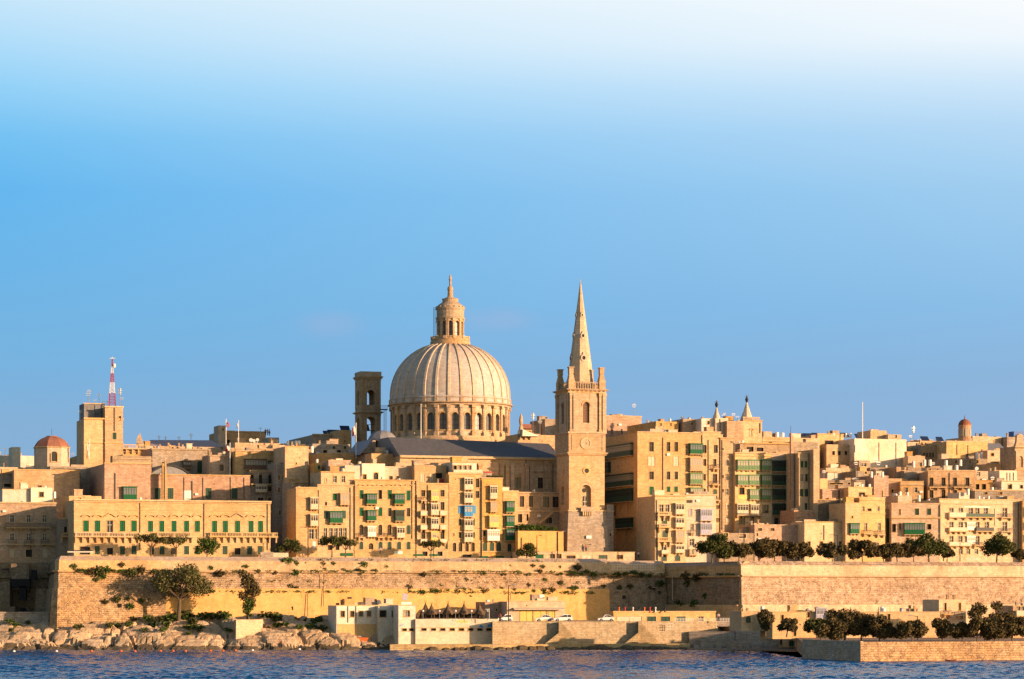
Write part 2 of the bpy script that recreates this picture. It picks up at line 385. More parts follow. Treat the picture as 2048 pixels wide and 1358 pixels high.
        for i in range(n+1):
            x = a+(b-a-ps)*i/n; B(m, x, x+ps, -pro, -pro+ps, zp+.002, zt-.162)
            if i < n: B(m, x+ps+.05, x+(b-a-ps)/n-.05, -pro-.035, -pro-.002, c+.12, zp-.12)
        for x in (a, b-ps): B(m, x, x+ps, -.12, -.004, zp+.002, zt-.162); B(m, x, x+ps, -pro*.55, -pro*.55+ps, zp+.002, zt-.162)
        zm = zp+(zt-.16-zp)*.68
        B(m, a+ps, b-ps, -pro+.01, -pro+.08, zm, zm+.07)
        o = m.build(nm, col, s.root)
        g = MB(); B(g, a+.03, b-.03, -pro+.04, -.01, zp+.001, zt-.163); g.build('glazing', gl, o)
        cb = MB()
        for x in ([a+.1, (a+b)/2-.15, b-.4] if b-a < 3 else [a+.15+(b-a-.6)*i/4 for i in range(5)]):
            cb = MB(); m_box(cb, T, x, x+.28, -pro*.85, -.004, c-.45, c-.126, 0, cut=.6); cb.build('corbel', 'trim', o)
        cb = MB(); B(cb, a-.1, b+.1, -pro-.06, -.005, c-.12, c-.004)
        cb.build('floor_slab', 'trim', o)
    def balcony(s, T, a, b, c, d, k, pro=.9):
        m = MB(); B = lambda m, *q: m_box(m, T, *q)
        B(m, a-.05, b+.05, -pro, -.004, c-.2, c)
        o = m.build('open_balcony', 'trim', s.root)
        cb = MB()
        n = max(2, int((b-a)/1.5)+1)
        for i in range(n):
            x = a+.1+(b-a-.5)*i/(n-1); cb = MB(); m_box(cb, T, x, x+.3, -pro*.8, -.004, c-.75-(.6 if k == 'S' else 0), c-.202, 0, cut=.5); cb.build('corbel', 'trim', o)
        r = MB(); h = d-c
        if k == 'S':
            B(r, a, b, -pro+.02, -pro+.3, d-.18, d); B(r, a, b, -pro+.02, -pro+.3, c+.001, c+.12)
            nn_ = int((b-a)/.34)
            for i in range(nn_):
                x = a+.1+(b-a-.3)*i/max(1, nn_-1); w = .30 if i % 10 == 0 else .13
                B(r, x, x+w, -pro+.08, -pro+.22, c+.12, d-.18)
            r.build('balustrade', 'trim', o)
        elif k in 'DEX':
            B(r, a, b, -pro+.02, -pro+.06, c+.001, d); B(r, a, a+.04, -pro+.07, -.01, c+.001, d); B(r, b-.04, b, -pro+.07, -.01, c+.001, d)
            r.build('railing', dict(D='greendark', E='iron', X='creampaint')[k], o)
        else:
            B(r, a, b, -pro+.02, -pro+.08, d-.07, d)
            nn_ = int((b-a)/.22)+1
            for i in range(nn_+1):
                x = a+(b-a-.04)*i/nn_; B(r, x, x+.045, -pro+.03, -pro+.07, c, d-.07)
            for x in (a, b-.05): B(r, x, x+.05, -pro+.1, -.01, d-.07, d); B(r, x+.002, x+.045, -pro/2, -pro/2+.05, c, d-.07)
            r.build('railing', 'iron', o)
    def add(s, spec):
        T = lambda x, y, z: (x, y, z)
        for it in spec.split(';'):
            p = it.split()
            if not p: continue
            k = p[0]
            if k == 'C':      # cornice: v0-v1, protrusion
                v0, v1 = map(float, p[1].split('-')); um = p[2] if len(p) > 2 else None
                pr = float(p[3]) if len(p) > 3 else .3
                if um and um != '*': a, b = [s.S(float(x)) for x in um.split('-')]
                else: a, b = -.12, s.L+.12
                u = 1024+(s.x0+(a+b)/2*s.c)*FPX/(s.Y+(a+b)/2*s.sn)
                m = MB(); m.box(a, b, -pr, -.003, s.Z(u, v1), s.Z(u, v0)); m.build('cornice', 'trim', s.root); continue
            cs = [float(x) for x in p[1].split(',')]; w = float(p[2])
            for v in p[3].split(','):
                v0, v1 = map(float, v.split('-'))
                for u in cs:
                    a, b = s.S(u-w/2), s.S(u+w/2); c, d = s.Z(u, v1), s.Z(u, v0)
                    if k == 'P':
                        m = MB(); m.box(a, b, -.16, -.005, c, d); m.build('drainpipe', 'pipe', s.root)
                    elif k[0] == 'M': s.gallery(T, a, b, c, d, k[1], float(k[2:])/10 if len(k) > 2 else .9)
                    elif k[0] in 'OSDEX': s.balcony(T, a, b, c, d, k[0])
                    elif k[0] == 'H':
                        m = MB(); w2 = (b-a)/2; zc = (d-c)
                        pts = [((a+b)/2-w2*math.cos(PI*i/8), c+zc*math.sin(PI*i/8)) for i in range(9)]
                        pin = [((a+b)/2-(w2-.16)*math.cos(PI*i/8), c+max(.05, zc-.18)*math.sin(PI*i/8)) for i in range(9)]
                        if k == 'HT': pts = [(a, c), ((a+b)/2, d), (b, c)]; pin = [(a+.25, c), ((a+b)/2, d-.25), (b-.25, c)]
                        m.extr(pts+pin[::-1], -.3, -.003); m.build('hood_moulding', 'trim', s.root)
                    elif k[0] == 'Q':   # plain panel
                        m = MB(); m.box(a, b, -.06, -.004, c, d); m.build('panel', {'w': 'whitepaint', 'y': 'yellowpaint', 'g': 'green', 'b': 'brown', 'k': 'iron', 'r': 'red', 's': 'trim', 'l': 'lilac', 'B': 'blue', 'G': 'greendark'}[k[1]], s.root)
                    elif k[0] == 'F':   # open shutter leaf standing on the wall
                        m = MB(); m.box(a, b, -.09, -.006, c, d); m.build('shutter', dict(g='green', G='greendark', B='blue', w='whitepaint')[k[1]], s.root)
                    else:
                        a = max(a, .03); b = min(b, s.L-.03); c = max(c, .02); d = min(d, s.H-.02)
                        if b-a < .1 or d-c < .1: continue
                        if any(h[0] < b+.05 and h[1] > a-.05 and h[2] < d+.05 and h[3] > c-.05 for h in s.holes): continue
                        s.holes.append((a, b, c, d)); s.opening(T, a, b, c, d, k[0])
        return s
    def done(s, roof=True, back=True):
        m, L, H, D = s.m, s.L, s.H, s.dep
        s.cells(lambda x, y, z: (x, y, z), L, H, s.holes, .34)
        q = m.quad
        s.cells(lambda x, y, z: (y, D-x, z), D, H, s.side, .25)
        q([(L, 0, 0), (L, D, 0), (L, D, H), (L, 0, H)]); q([(L, D, 0), (0, D, 0), (0, D, H), (L, D, H)])
        t = .28; p = min(s.par, H*.3)
        q([(0, 0, H), (L, 0, H), (L-t, t, H), (t, t, H)]); q([(L, 0, H), (L, D, H), (L-t, D-t, H), (L-t, t, H)])
        q([(L, D, H), (0, D, H), (t, D-t, H), (L-t, D-t, H)]); q([(0, D, H), (0, 0, H), (t, t, H), (t, D-t, H)])
        r = [(t, t), (L-t, t), (L-t, D-t), (t, D-t)]
        for a, b in zip(r, r[1:]+r[:1]): q([(a[0], a[1], H), (b[0], b[1], H), (b[0], b[1], H-p), (a[0], a[1], H-p)])
        q([(x, y, H-p) for x, y in r])
        m.build('wall', s.bodymats, s.root)
        rnd = random.Random(int(abs(s.x0)*91+s.H*17)); zr = H-p
        if D > 5 and L > 3.5 and s.name not in ('palace', 'warehouse', 'parked', 'terrace_wall', 'garage_row', 'bell_gable_tower', 'mast_tower', 'church_nave', 'gate_pier'):
            for _ in range(rnd.randint(2, 3+int(L/4))):
                x = rnd.uniform(.5, L-1.2); y = rnd.uniform(1.2, D-2.5); k = rnd.random(); c = MB()
                if k < .35: w = rnd.uniform(1.2, 2.4); w = min(w, L-.4-x); h = rnd.uniform(.5, 1.5); c.box(x, x+w, y, y+1.8, zr, H+h); c.box(x-.1, x+w+.1, y-.1, y+1.9, H+h, H+h+.12); c.build('roof_hut', rnd.choice(('cream', 'peach', 'ochre', 'white', 'greyst')), s.root)
                elif k < .6: h = rnd.uniform(.4, 1.2); c.box(x, x+.4, y, y+.5, zr, H+h); c.box(x-.06, x+.46, y-.06, y+.56, H+h, H+h+.1); c.build('chimney', rnd.choice(('peach', 'old')), s.root)
                elif k < .8: h = rnd.uniform(.3, .9); c.lathe([(.42, zr), (.42, H+h), (.34, H+h+.1), (.1, H+h+.16)], 10, x+.4, y); c.build('roof_tank', rnd.choice(('whitepaint', 'steel', 'creampaint')), s.root)
                else: h = rnd.uniform(.2, .7); w = rnd.uniform(1.5, 3.5); w = min(w, L-.4-x); c.box(x, x+w, y, y+.25, zr, H+h); c.build('roof_wall', rnd.choice(('peach', 'cream', 'honey')), s.root)
            for _ in range(int(L/5)):
                x = rnd.uniform(.4, L-.6); z = rnd.uniform(H*.45, H-.8)
                if any(h_[0]-.4 < x < h_[1]+.4 and h_[2]-.4 < z < h_[3]+.4 for h_ in s.holes): continue
                c = MB(); k = rnd.random()
                if k < .5: c.box(x, x+.22, -.04, -.004, z, z+.2); c.build('vent', 'darkroom', s.root)
                elif k < .8: c.box(x, x+.07, -.09, -.004, max(1, z-rnd.uniform(2, 7)), z); c.build('drainpipe', 'pipe', s.root)
                else: c.box(x, x+.75, -.32, -.004, z, z+.5); c.build('air_conditioner', 'whitepaint', s.root)
        return s
def m_box(m, T, x0, x1, y0, y1, z0, z1, mi=0, cut=None):
    n = len(m.v); yb = y0 if cut is None else y0*(1-cut)
    m.v += [T(x0, yb, z0), T(x1, yb, z0), T(x1, y1, z0), T(x0, y1, z0), T(x0, y0, z1), T(x1, y0, z1), T(x1, y1, z1), T(x0, y1, z1)]
    for f in ((0, 3, 2, 1), (4, 5, 6, 7), (0, 1, 5, 4), (1, 2, 6, 5), (2, 3, 7, 6), (3, 0, 4, 7)):
        m.f.append(tuple(n+i for i in f)); m.m.append(mi)
# ================================================================== SETTING
def struct(o): o['kind'] = 'structure'; return o
# open sea: one sheet, finely waved in the strip the camera looks at, flat far away
m = MB(); gx = [-9000, -2000, -500, -170]+[-125+.5*i for i in range(501)]+[170, 500, 2000, 9000]
gy = [-200, 100, 250]+[318+.36*j for j in range(int(236/.36)+1)]+[650, 1500, 4000, 14000]
for Y in gy:
    for X in gx:
        z = 0.
        if -126 < X < 126 and 317 < Y < 555:
            g = noise.noise(Vector((X*.035, Y*.02, 4)))*.5+.75
            z = g*(.16*noise.noise(Vector((X*.34, Y*.62, 0)))+.26*noise.noise(Vector((X*.80+9, Y*1.35, 3))))
            e = min(1, (554.5-Y)/6, (126-abs(X))/3, (Y-317.5)/3); z *= max(0, e)
        m.v.append((X, Y, z))
nx = len(gx)
for j in range(len(gy)-1):
    for i in range(nx-1): a = j*nx+i; m.f.append((a, a+1, a+nx+1, a+nx)); m.m.append(0)
struct(m.build('sea', 'water', smooth=True))
def pt(u, Y): return (xat(u, Y), Y)
# top line of the sea walls
WA, WB, WC, WD, WE = pt(118, 560), pt(1216, 597), pt(1330, 602), pt(1482, 578), (150., 611.)
m = MB()
m.prism([(WA[0]+2, WA[1]+2), (WB[0], WB[1]+2), (WC[0], WC[1]+2), (WD[0]+1, WD[1]+2.5), (WE[0], WE[1]+2), (170, 640), (170, 655), (-190, 655), (-190, 608), (WA[0]-6, 604)], -3, 17.9)
struct(m.build('upper_street_ground', 'paving'))
m = MB(); nx, ny = 40, 24
for j in range(ny+1):
    for i in range(nx+1):
        X = -230+460*i/nx; Y = 648+260*j/ny; m.v.append((X, Y, hill(Y)-.15+(0 if Y < 655 else noise.noise(Vector((X*.03, Y*.03, 0)))*.6)-(12*max(0, (Y-820)/88)**2)))
for j in range(ny):
    for i in range(nx):
        a = j*(nx+1)+i; m.f.append((a, a+1, a+nx+2, a+nx+1)); m.m.append(0)
m.f.append(tuple(range(nx, -1, -1))) ; m.m.append(0)
struct(m.build('hill', 'earth'))
# ---- sea walls: profile swept along the line
def sweep(name, line, prof, mats, label=None, cat=None, close=True, mi=None, jit=0.0):
    m = MB(); n = len(line); nr = []
    for i in range(n):
        a = Vector(line[max(0, i-1)]); b = Vector(line[min(n-1, i+1)]); d = (b-a).normalized(); nr.append((d.y, -d.x))
    for i, (x, y) in enumerate(line):
        for (o, z) in prof:
            j = noise.noise(Vector((x*.25, z*.3, y*.2)))*jit
            m.v.append((x+nr[i][0]*(o+j), y+nr[i][1]*(o+j), z))
    k = len(prof)
    for i in range(n-1):
        for j in range(k-1):
            m.f.append((i*k+j, (i+1)*k+j, (i+1)*k+j+1, i*k+j+1)); m.m.append(mi[j] if mi else 0)
        if close: m.f.append((i*k+k-1, (i+1)*k+k-1, (i+1)*k, i*k)); m.m.append(0)
    m.f.append(tuple(range(k))); m.m.append(0); m.f.append(tuple((n-1)*k+j for j in reversed(range(k)))); m.m.append(0)
    o = m.build(name, mats)
    return tag(o, label, cat) if label else o
def seg(a, b, n): return [(a[0]+(b[0]-a[0])*i/n, a[1]+(b[1]-a[1])*i/n) for i in range(n+1)]
ZT = 19.0
def wallprof(zt, zb, mid, bat=.10, low=None):
    p = [(-2.2, 2.0), (-2.2, zt), (-1.2, zt), (0, zt-.85), (0.02, zt-2.9), (.55, zt-2.95), (.65, zt-3.1), (.5, zt-3.3), (-.05, zt-3.4)]
    zz = zt-3.4; k = 6
    for i in range(1, k+1): z = zz+(mid-zz)*i/k; p.append((.10+bat*(zz-z), z))
    o = p[-1][0]
    p += [(o+.5, mid-.02), (o+.5+.0, mid-.5)]
    for i in range(1, 5): z = mid-.5+(zb-mid+.5)*i/4; p.append((o+.5+bat*.6*(mid-.5-z), z))
    return p
pr = wallprof(ZT, 2.0, 12.4)
mi = [0]*(len(pr)-1); mi[2] = 3
for j in range(8, 14): mi[j] = 1
for j in range(15, len(mi)): mi[j] = 2
line = [(WA[0]-.9, WA[1]+1.0)]+seg(WA, pt(330, 567.5), 12)
sweep('bastion_wall', [(x, y) for x, y in line], pr, ['bastion', 'rubble', 'rubble', 'coping'], 'rough rubble corner of the sea bastion below the long palace', 'fortress wall', mi=mi, jit=.25)
def droop(u): return 0
line2 = seg(pt(330, 567.5), WB, 44)
sweep('bastion_wall', line2, pr, ['bastion', 'rubble', 'plaster', 'coping'], 'long sunlit sea wall with ochre plaster foot behind the waterside restaurant', 'fortress wall', mi=mi, jit=.18)
sweep('bastion_wall', [(WB[0]+.02, WB[1])]+seg(WB, WC, 6)[1:], wallprof(18.6, 2, 12.2), ['bastion', 'cliff', 'cliff', 'coping'], 'shaded stretch of sea wall in the recess left of the big bastion', 'fortress wall', mi=mi, jit=.3)  # darker stone paints shade into this stretch
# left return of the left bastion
sweep('bastion_wall', seg((WA[0]-9, WA[1]+42), (WA[0]-.95, WA[1]+1.1), 8), wallprof(18.95, 2, 12.4), ['cliff'], 'narrow shaded return of the bastion at the far left corner', 'fortress wall')  # shade of the return is put into its dark stone colour
pr2 = wallprof(18.2, 1.5, 9.0, .06)
mi2 = [0]*(len(pr2)-1); mi2[2] = 2
for j in range(8, 14): mi2[j] = 1
for j in range(15, len(mi2)): mi2[j] = 0
sweep('bastion_wall', seg(WD, WE, 30), pr2, ['bastion', 'rubbleright', 'rubbleright'], 'broad sunlit bastion wall filling the right of the waterfront', 'fortress wall', mi=mi2, jit=.12)
sweep('bastion_wall', seg((WC[0]-3, WC[1]+6), (WD[0]-.05, WD[1]+.2), 8), wallprof(18.15, 1.5, 9., .06), ['bastion', 'cliff', 'coping'], 'shaded left flank of the big bastion falling into the recess', 'fortress wall', mi=mi2, jit=.3)  # flank shade painted in with darker stone than the sunlit face
# cliff and arches far left, in shade
m = MB(); y0 = 600
m.box(-150, xat(112, 600), 600, 606, 0, 18.2)
m.box(-150, xat(112, 600)+.2, 599.4, 599.98, 14.8, 15.3)
m.box(xat(22, 597), xat(58, 597), 597, 599.3, 12.2, 17.9); m.box(xat(-60, 596), xat(20, 596), 595.5, 599.3, 6, 13.9)
m.box(-150, xat(30, 590), 590, 594, 2, 8.6); m.box(xat(66, 594), xat(92, 594), 593, 599.3, 2, 12.5, 0, (xat(70, 594), xat(88, 594), 596, 599.3))
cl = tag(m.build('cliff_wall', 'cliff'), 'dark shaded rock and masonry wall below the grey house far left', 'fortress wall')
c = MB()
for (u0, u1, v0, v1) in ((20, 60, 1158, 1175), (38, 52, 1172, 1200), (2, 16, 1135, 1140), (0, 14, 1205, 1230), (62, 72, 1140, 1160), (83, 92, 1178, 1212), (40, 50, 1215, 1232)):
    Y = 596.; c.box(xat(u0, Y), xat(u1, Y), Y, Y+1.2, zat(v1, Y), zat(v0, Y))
c.build('recess', 'darkroom', cl)  # near-black boxes on the face paint the dark of arches and caves
# low boundary wall over the rocks far left
m = MB(); m.box(-130, xat(106, 566), 565, 566, 4, zat(1226, 566)); m.box(-130, xat(106, 566)+.1, 564.8, 566.1, zat(1226, 566), zat(1226, 566)+.25)
tag(m.build('low_wall', 'greyst'), 'low grey boundary wall above the rocks at the far left', 'wall')
# ---- quay and platforms
Qz = 5.65
def plat(name, poly, z, mat, lab, cat, rim=None):
    m = MB(); m.prism(poly, -2, z)
    o = m.build(name, mat); return tag(o, lab, cat) if lab else struct(o)
plat('quay', [pt(985, 551.5), pt(1432, 562.5), pt(1445, 566), pt(1445, 610), pt(985, 600)], Qz, 'quayst', None, None)
plat('shore_ledge', [pt(780, 546.5), pt(1000, 547.5), pt(1160, 551.5), pt(1380, 556.5), pt(1380, 560), pt(780, 560)], 1.15, 'quayst', None, None)
# right lower platform
plat('lower_quay', [pt(1390, 561), pt(1590, 553), pt(1606, 470), pt(1721, 447), pt(2120, 460), (150, 468), (150, 600), pt(1390, 600)], 2.75, 'rubbleright', None, None)
m = MB(); X0 = pt(1721, 446.5)
m.prism([X0, pt(2120, 459.5), pt(2120, 460.3), pt(1724, 447.6)], -1, 3.15)
tag(m.build('parapet_wall', 'rubbleright'), 'low sunlit parapet wall along the water at the lower right', 'wall')
m = MB(); m.prism([pt(1605, 469.6), (X0[0]-.02, X0[1]+.1), (X0[0]+.6, X0[1]+1.2), pt(1607, 470.9)], -1, 3.3)
tag(m.build('parapet_wall', 'greyst'), 'low shaded parapet wall running in towards the pier', 'wall')
m = MB(); m.prism([pt(1378, 560), pt(1470, 557.5), pt(1474, 562), pt(1380, 575)], -1, zat(1263, 559))
m.prism([pt(1471, 557.2), pt(1546, 555), pt(1552, 575), pt(1475, 575)], -1, zat(1250, 557))
m.prism([pt(1400, 557.6), pt(1600, 551.5), pt(1600, 556), pt(1402, 560.4)], -1, zat(1282, 555))
m.prism([pt(1547, 553.2), pt(1592, 552), pt(1592, 575), pt(1553, 575)], -1, zat(1269, 554))
rnd = random.Random(8)
for k in range(26):
    u = rnd.uniform(1385, 1590); Y = 556.6-(u-1400)*.03+rnd.uniform(-2.5, .2); w = rnd.uniform(.5, 1.7); z = rnd.uniform(.2, 1.5); x = xat(u, Y); m.box(x, x+w, Y, Y+rnd.uniform(.6, 2), -.5, z)
tag(m.build('pier_block', 'greyst'), 'stepped shaded stone pier between the quay and the lower trees', 'pier')
m = MB(); m.box(xat(1352, 564), xat(1520, 564), 562.8, 575, 4.6, zat(1243, 563)); tag(m.build('walkway_deck', 'greyst'), 'grey deck carrying white railings beside the low garages', 'deck')
m = MB(); rnd = random.Random(4); P = []
for k in range(15): u = 1380+(1604-1380)*k/14; P.append((xat(u, 540), 549-(u-1380)*.17*(1 if u > 1440 else .5)+rnd.uniform(-3, 3)))
m.prism([pt(1372, 560)]+P+[pt(1606, 472), pt(1606, 560)], -1, .28); struct(m.build('wet_shelf', 'cliff'))
# ---- rocky shore
def rock_h(X, Y):
    t = (Y-549.0)/19.0
    w = noise.noise(Vector((X*.07, Y*.1, 5)))*4
    base = -1.0+8.3*max(0, t)**.72+noise.noise(Vector((X*.045, Y*.06, 0)))*1.5
    a = X*.075+w*.1; q = Vector((a+Y*.03, Y*.12-X*.02, .3)); v = noise.voronoi(q)[0]
    q2 = Vector((X*.2+5, Y*.3+w*.2, 1.7)); d2, p2 = noise.voronoi(q2); 
    s = v[1]-v[0]; s2 = d2[1]-d2[0]
    cellt = noise.cell(Vector((round(p2[0].x*7), round(p2[0].y*7), 1.)))
    h = base+2.0*min(.42, s)-.5+.95*min(.22, s2)+.55*(cellt-.5)
    h += noise.noise(Vector((X*.9, Y*1.0, 2)))*.16+abs(noise.noise(Vector((X*2.1, Y*2.3, 4))))*.12
    tl = .06*math.sin(X*.11); layer = .72; u = h+(X+60)*tl*.3; hh = u/layer; fr = hh-math.floor(hh); h = h*.22+.78*(layer*(math.floor(hh)+(.12*fr/.6 if fr < .6 else .12+.88*(fr-.6)/.4))-(X+60)*tl*.3)
    h -= 1.5*max(0, 1-s/.055)+.7*max(0, 1-s2/.05)
    if t > 1.0: h = min(h, 6.3)
    return h
m = MB(); xs0, xs1, dx = -140., -18., .3; nx = int((xs1-xs0)/dx); ny = 84
for j in range(ny+1):
    for i in range(nx+1):
        X = xs0+dx*i; Y = 546.5+24*j/ny+noise.noise(Vector((X*.06, 3, 0)))*2.2*(1-j/ny)
        h = rock_h(X, Y)
        e = max(0, (X+26)/6.); h -= e*1.8 if Y < 560 else 0
        # notch for the paved ramp
        m.v.append((X, Y, h))
for j in range(ny):
    for i in range(nx):
        a = j*(nx+1)+i; m.f.append((a, a+1, a+nx+2, a+nx+1)); m.m.append(1 if m.v[a][2] < .72+.4*noise.noise(Vector((m.v[a][0]*.4, 0, 0))) else 0)
struct(m.build('rocky_shore', ['rock', 'wetrock']))
m = MB()
random.seed(3)
X = -20.; 
while X < xat(1375, 552):
    w = random.uniform(.8, 2.6); m.blob((X, 547.6+max(0,X+3)*.22+random.uniform(-.3, .3), random.uniform(-.1, .25)), w*.7, 0, 7, .45); X += w*.8
struct(m.build('wet_shore_rocks', 'wetrock'))
# tan block wall set in the rocks
m = MB(); Y = 556.; m.prism([(xat(472, Y-2.5), Y-2.5), (xat(521, Y-.5), Y-.5), (xat(527, Y+6), Y+5), (xat(475, Y+7), Y+6)], -1, zat(1239, Y))
m.box(xat(470, Y), xat(471.5, Y), Y-2.0, Y+2, zat(1239, Y)-1.4, zat(1239, Y)-.02)
tag(m.build('block_wall', 'yellow'), 'square yellow block wall set into the shoreline rocks', 'wall')
# stairs cut into the quay
for (u0, lab) in ((1120, 'left stone stair'), (1280, 'right stone stair')):
    r = tag(empty('quay_stair', (xat(u0, 556), 551.5+(u0-985)*.0246, 1.15)), lab+' descending the quay wall to the ledge', 'stairs')
    m = MB(); n = 14; L = 3.6; H = Qz-1.15
    for i in range(n): m.box(L*i/n, L*(i+1)/n-.002, -1.6, -.02, 0, H*(1-i/n))
    m.build('flight', 'greyst', r)
    w = MB(); w.extr([(-.3, 0), (-.3, H+.1), (0, H+.1), (L, .5), (L, 0)], -1.95, -1.62); w.build('side_wall', 'quayst', r)
    p = MB(); p.extr([(-9*.35, 0), (-.32, H*.5), (-.32, 0)], -2.4, -1.2); p.build('buttress', 'quayst', r)
    k = MB(); k.box(-1.2, -.4, -3.2, -2.6, .35, .45); k.box(-1.2, -1.1, -3.15, -2.65, 0, .35); k.box(-.5, -.4, -3.15, -2.65, 0, .35)
    o = k.build('bench', 'stonewood'); o.location = r.location; tag(o, 'small bench at the foot of the '+lab, 'bench')
# ================================================================== BUILDINGS (photo columns / rows turned into metres on each front)
BL = {}
def B(key, name, label, u0, u1, vt, o=0, dep=10, mat='ochre', spec='', th=18, cat='house', **k):
    b = Bld(name, label, cat, u0, u1, vt, o, dep, th, mat, **k); b.add(spec); b.done(); BL[key] = b; return b
# ---- far left
B('L1', 'town_house', 'grey shaded house with long iron balcony at the far left', -60, 112, 1007, 18, 12, 'peach',
  'w 24,57,89 9 1030-1045,1067-1081;O 57 91 1046-1055;O 25,58,90 17 1079-1088;K 58 13 1099-1114;c 24,90 8 1099-1115;P 62 1 1058-1115;C 1004-1007;C 1052-1053;C 1088-1090', th=12)
B('L2a', 'palace_wing', 'narrow shaded wing with a small balcony left of the long palace', 121, 150, 1037, 9, 8, 'greyst', 'k 131 6 1053-1065;K 137 5 1090-1106;S 132 22 1066-1073;C 1036-1039', cat='house wing')
B('L2', 'palace', 'long two storey palace with green shutters and stone balconies', 148, 541, 1002, 0, 12, 'honey',
  'g 172,195,245,268 11 1041-1063;G 268.5 11 1041-1063;w 220 12 1041-1065;g 301,323.5,348,373,394.7 10 1041.5-1063.5;g 429,450.6,475,502,521 10 1041.5-1064.5;'
  'H 172,195,245,268,301,323.5,348,373,394.7,429,450.6,502,521 19 1029-1034;HT 220,475 27 1025-1034;'
  'C 1000-1003 * .6;C 1004-1006 * .3;C 1020-1021 * .12;P 280,408,535 1.3 1006-1100;S 214 131 1065-1073;S 349 74 1065-1073;S 486 136 1065-1073;'
  'Q 5 0 0-0' .replace('Q 5 0 0-0', '')+'G 194.5,245,268,324,373,395,450,499,520 10 1092-1109;k 170 20 1093-1109;k 220,348,475 12 1096-1109;G 304 8 1093-1109;C 1074-1075 * .2', cat='palace')
B('L3', 'stone_block', 'tall plain pinkish block with a boxed green balcony behind the palace', 209, 301, 928, 30, 30, 'pink', 'Mg 259 27 973-1001;P 230 2.5 946-1000;P 207 1 960-1000;C 926-928;C 934-935 * .1', cat='apartment block')  # widest pipe is a dark strip standing in for a dark vertical slot
B('L3b', 'stone_block', 'long plain terrace with green shuttered windows behind the palace', 301, 500, 951, 30.3, 14, 'pink', 'G 315,341,417,469 12 976-998;Qw 375 17 981-1000;w 376 6 987-996;P 384 2.5 962-1000;P 282,368,406,461,488 1 955-1000;C 949-951 * .2', cat='apartment block')
B('L5', 'parapet_screen', 'dark weathered parapet screen on the roof of the plain pinkish block', 225, 303, 912, 36, 3, 'old', 'C 917-918;C 925-926', par=.3, cat='parapet')
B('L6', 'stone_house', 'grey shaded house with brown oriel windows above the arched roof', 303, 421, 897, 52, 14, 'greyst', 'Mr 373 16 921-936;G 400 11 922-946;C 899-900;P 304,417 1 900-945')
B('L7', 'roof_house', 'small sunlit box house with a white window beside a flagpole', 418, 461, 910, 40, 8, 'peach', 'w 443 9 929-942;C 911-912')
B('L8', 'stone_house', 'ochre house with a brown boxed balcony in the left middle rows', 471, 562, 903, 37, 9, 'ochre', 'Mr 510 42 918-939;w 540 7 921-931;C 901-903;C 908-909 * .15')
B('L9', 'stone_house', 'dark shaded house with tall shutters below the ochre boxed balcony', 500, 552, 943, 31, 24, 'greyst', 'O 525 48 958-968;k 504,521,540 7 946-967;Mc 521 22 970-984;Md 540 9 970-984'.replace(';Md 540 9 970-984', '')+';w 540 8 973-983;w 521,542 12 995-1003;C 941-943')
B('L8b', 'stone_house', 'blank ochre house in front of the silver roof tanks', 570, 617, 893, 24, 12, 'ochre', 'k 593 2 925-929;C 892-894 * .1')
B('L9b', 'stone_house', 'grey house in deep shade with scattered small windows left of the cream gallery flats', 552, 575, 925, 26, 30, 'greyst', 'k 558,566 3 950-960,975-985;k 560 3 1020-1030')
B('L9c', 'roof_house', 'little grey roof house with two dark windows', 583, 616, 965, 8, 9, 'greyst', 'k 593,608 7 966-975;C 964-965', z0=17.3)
B('L10', 'stone_house', 'wide low house under the red domed chapel', 28, 161, 941, 40, 16, 'peach', 'C 939-941 * .15;P 160 1.5 945-985;Qk 108 42 948-957'.replace(';Qk 108 42 948-957', ''))
B('L10b', 'stone_house', 'shaded sloping roof house at the left edge above the white terrace', -40, 27, 947, 44, 10, 'old', 'k 15 14 967-974;C 946-947')
B('L10c', 'stone_house', 'pale low house with dark awnings at the far left skyline', -40, 46, 934, 60, 12, 'cream', 'k 18,33 9 925-932;k 5 7 926-932')
B('L12', 'white_house', 'low white terrace house on the left edge roofs', 5, 64, 979, 28, 8, 'white', 'C 978-979 * .1')
B('L12b', 'white_house', 'white box house with one square window above the grey house', 62, 105, 975, 27, 9, 'white', 'w 83 9 984-994')
B('L12c', 'roof_house', 'low ochre parapet house between the white box and the palace', 138, 203, 992, 20, 9, 'honey', 'k 160 5 995-1000')
B('L14', 'white_house', 'cream house on the left skyline beside the red dome', -30, 70, 911, 95, 14, 'white', 'k 8,16 5 905-909')
B('L14b', 'stair_tower', 'square cream stair tower on the far left skyline', 24, 41, 894, 88, 6, 'white', '', cat='roof hut')
B('L16', 'palace_terrace', 'ochre terrace with white balustrade right of the mast tower', 211, 291, 896, 88, 16, 'ochre', 'S 252 76 889-897;k 285 5 905-910;C 903-904', cat='terrace')
B('L16b', 'stone_house', 'shaded annex sloping down left of the balustraded terrace', 160, 211, 910, 78, 20, 'old', 'k 175,186 4 912-920;k 200 9 916-926')
B('L18', 'rooftop_block', 'sunlit rooftop block behind the two flagpoles', 440, 532, 864, 125, 14, 'peach', 'k 457,485 6 879-887;C 862-864 * .15', par=.4)
B('L18b', 'stair_tower', 'little square stair tower on the rooftop block with flagpoles', 437, 452, 851, 123, 6, 'peach', 'k 446 3 857-861', cat='roof hut')
B('L18c', 'rooftop_block', 'low cream rooftop row below the flagpoles', 470, 575, 886, 90, 12, 'cream', 'k 540,560 8 889-896')
B('L19', 'roof_house', 'dark glazed roof room on the middle left skyline', 536, 558, 875, 100, 6, 'greyst', 'w 542,551 6 878-885')
B('L19b', 'white_house', 'low cream roof box right of the dark roof room', 530, 570, 890, 70, 8, 'cream', '')
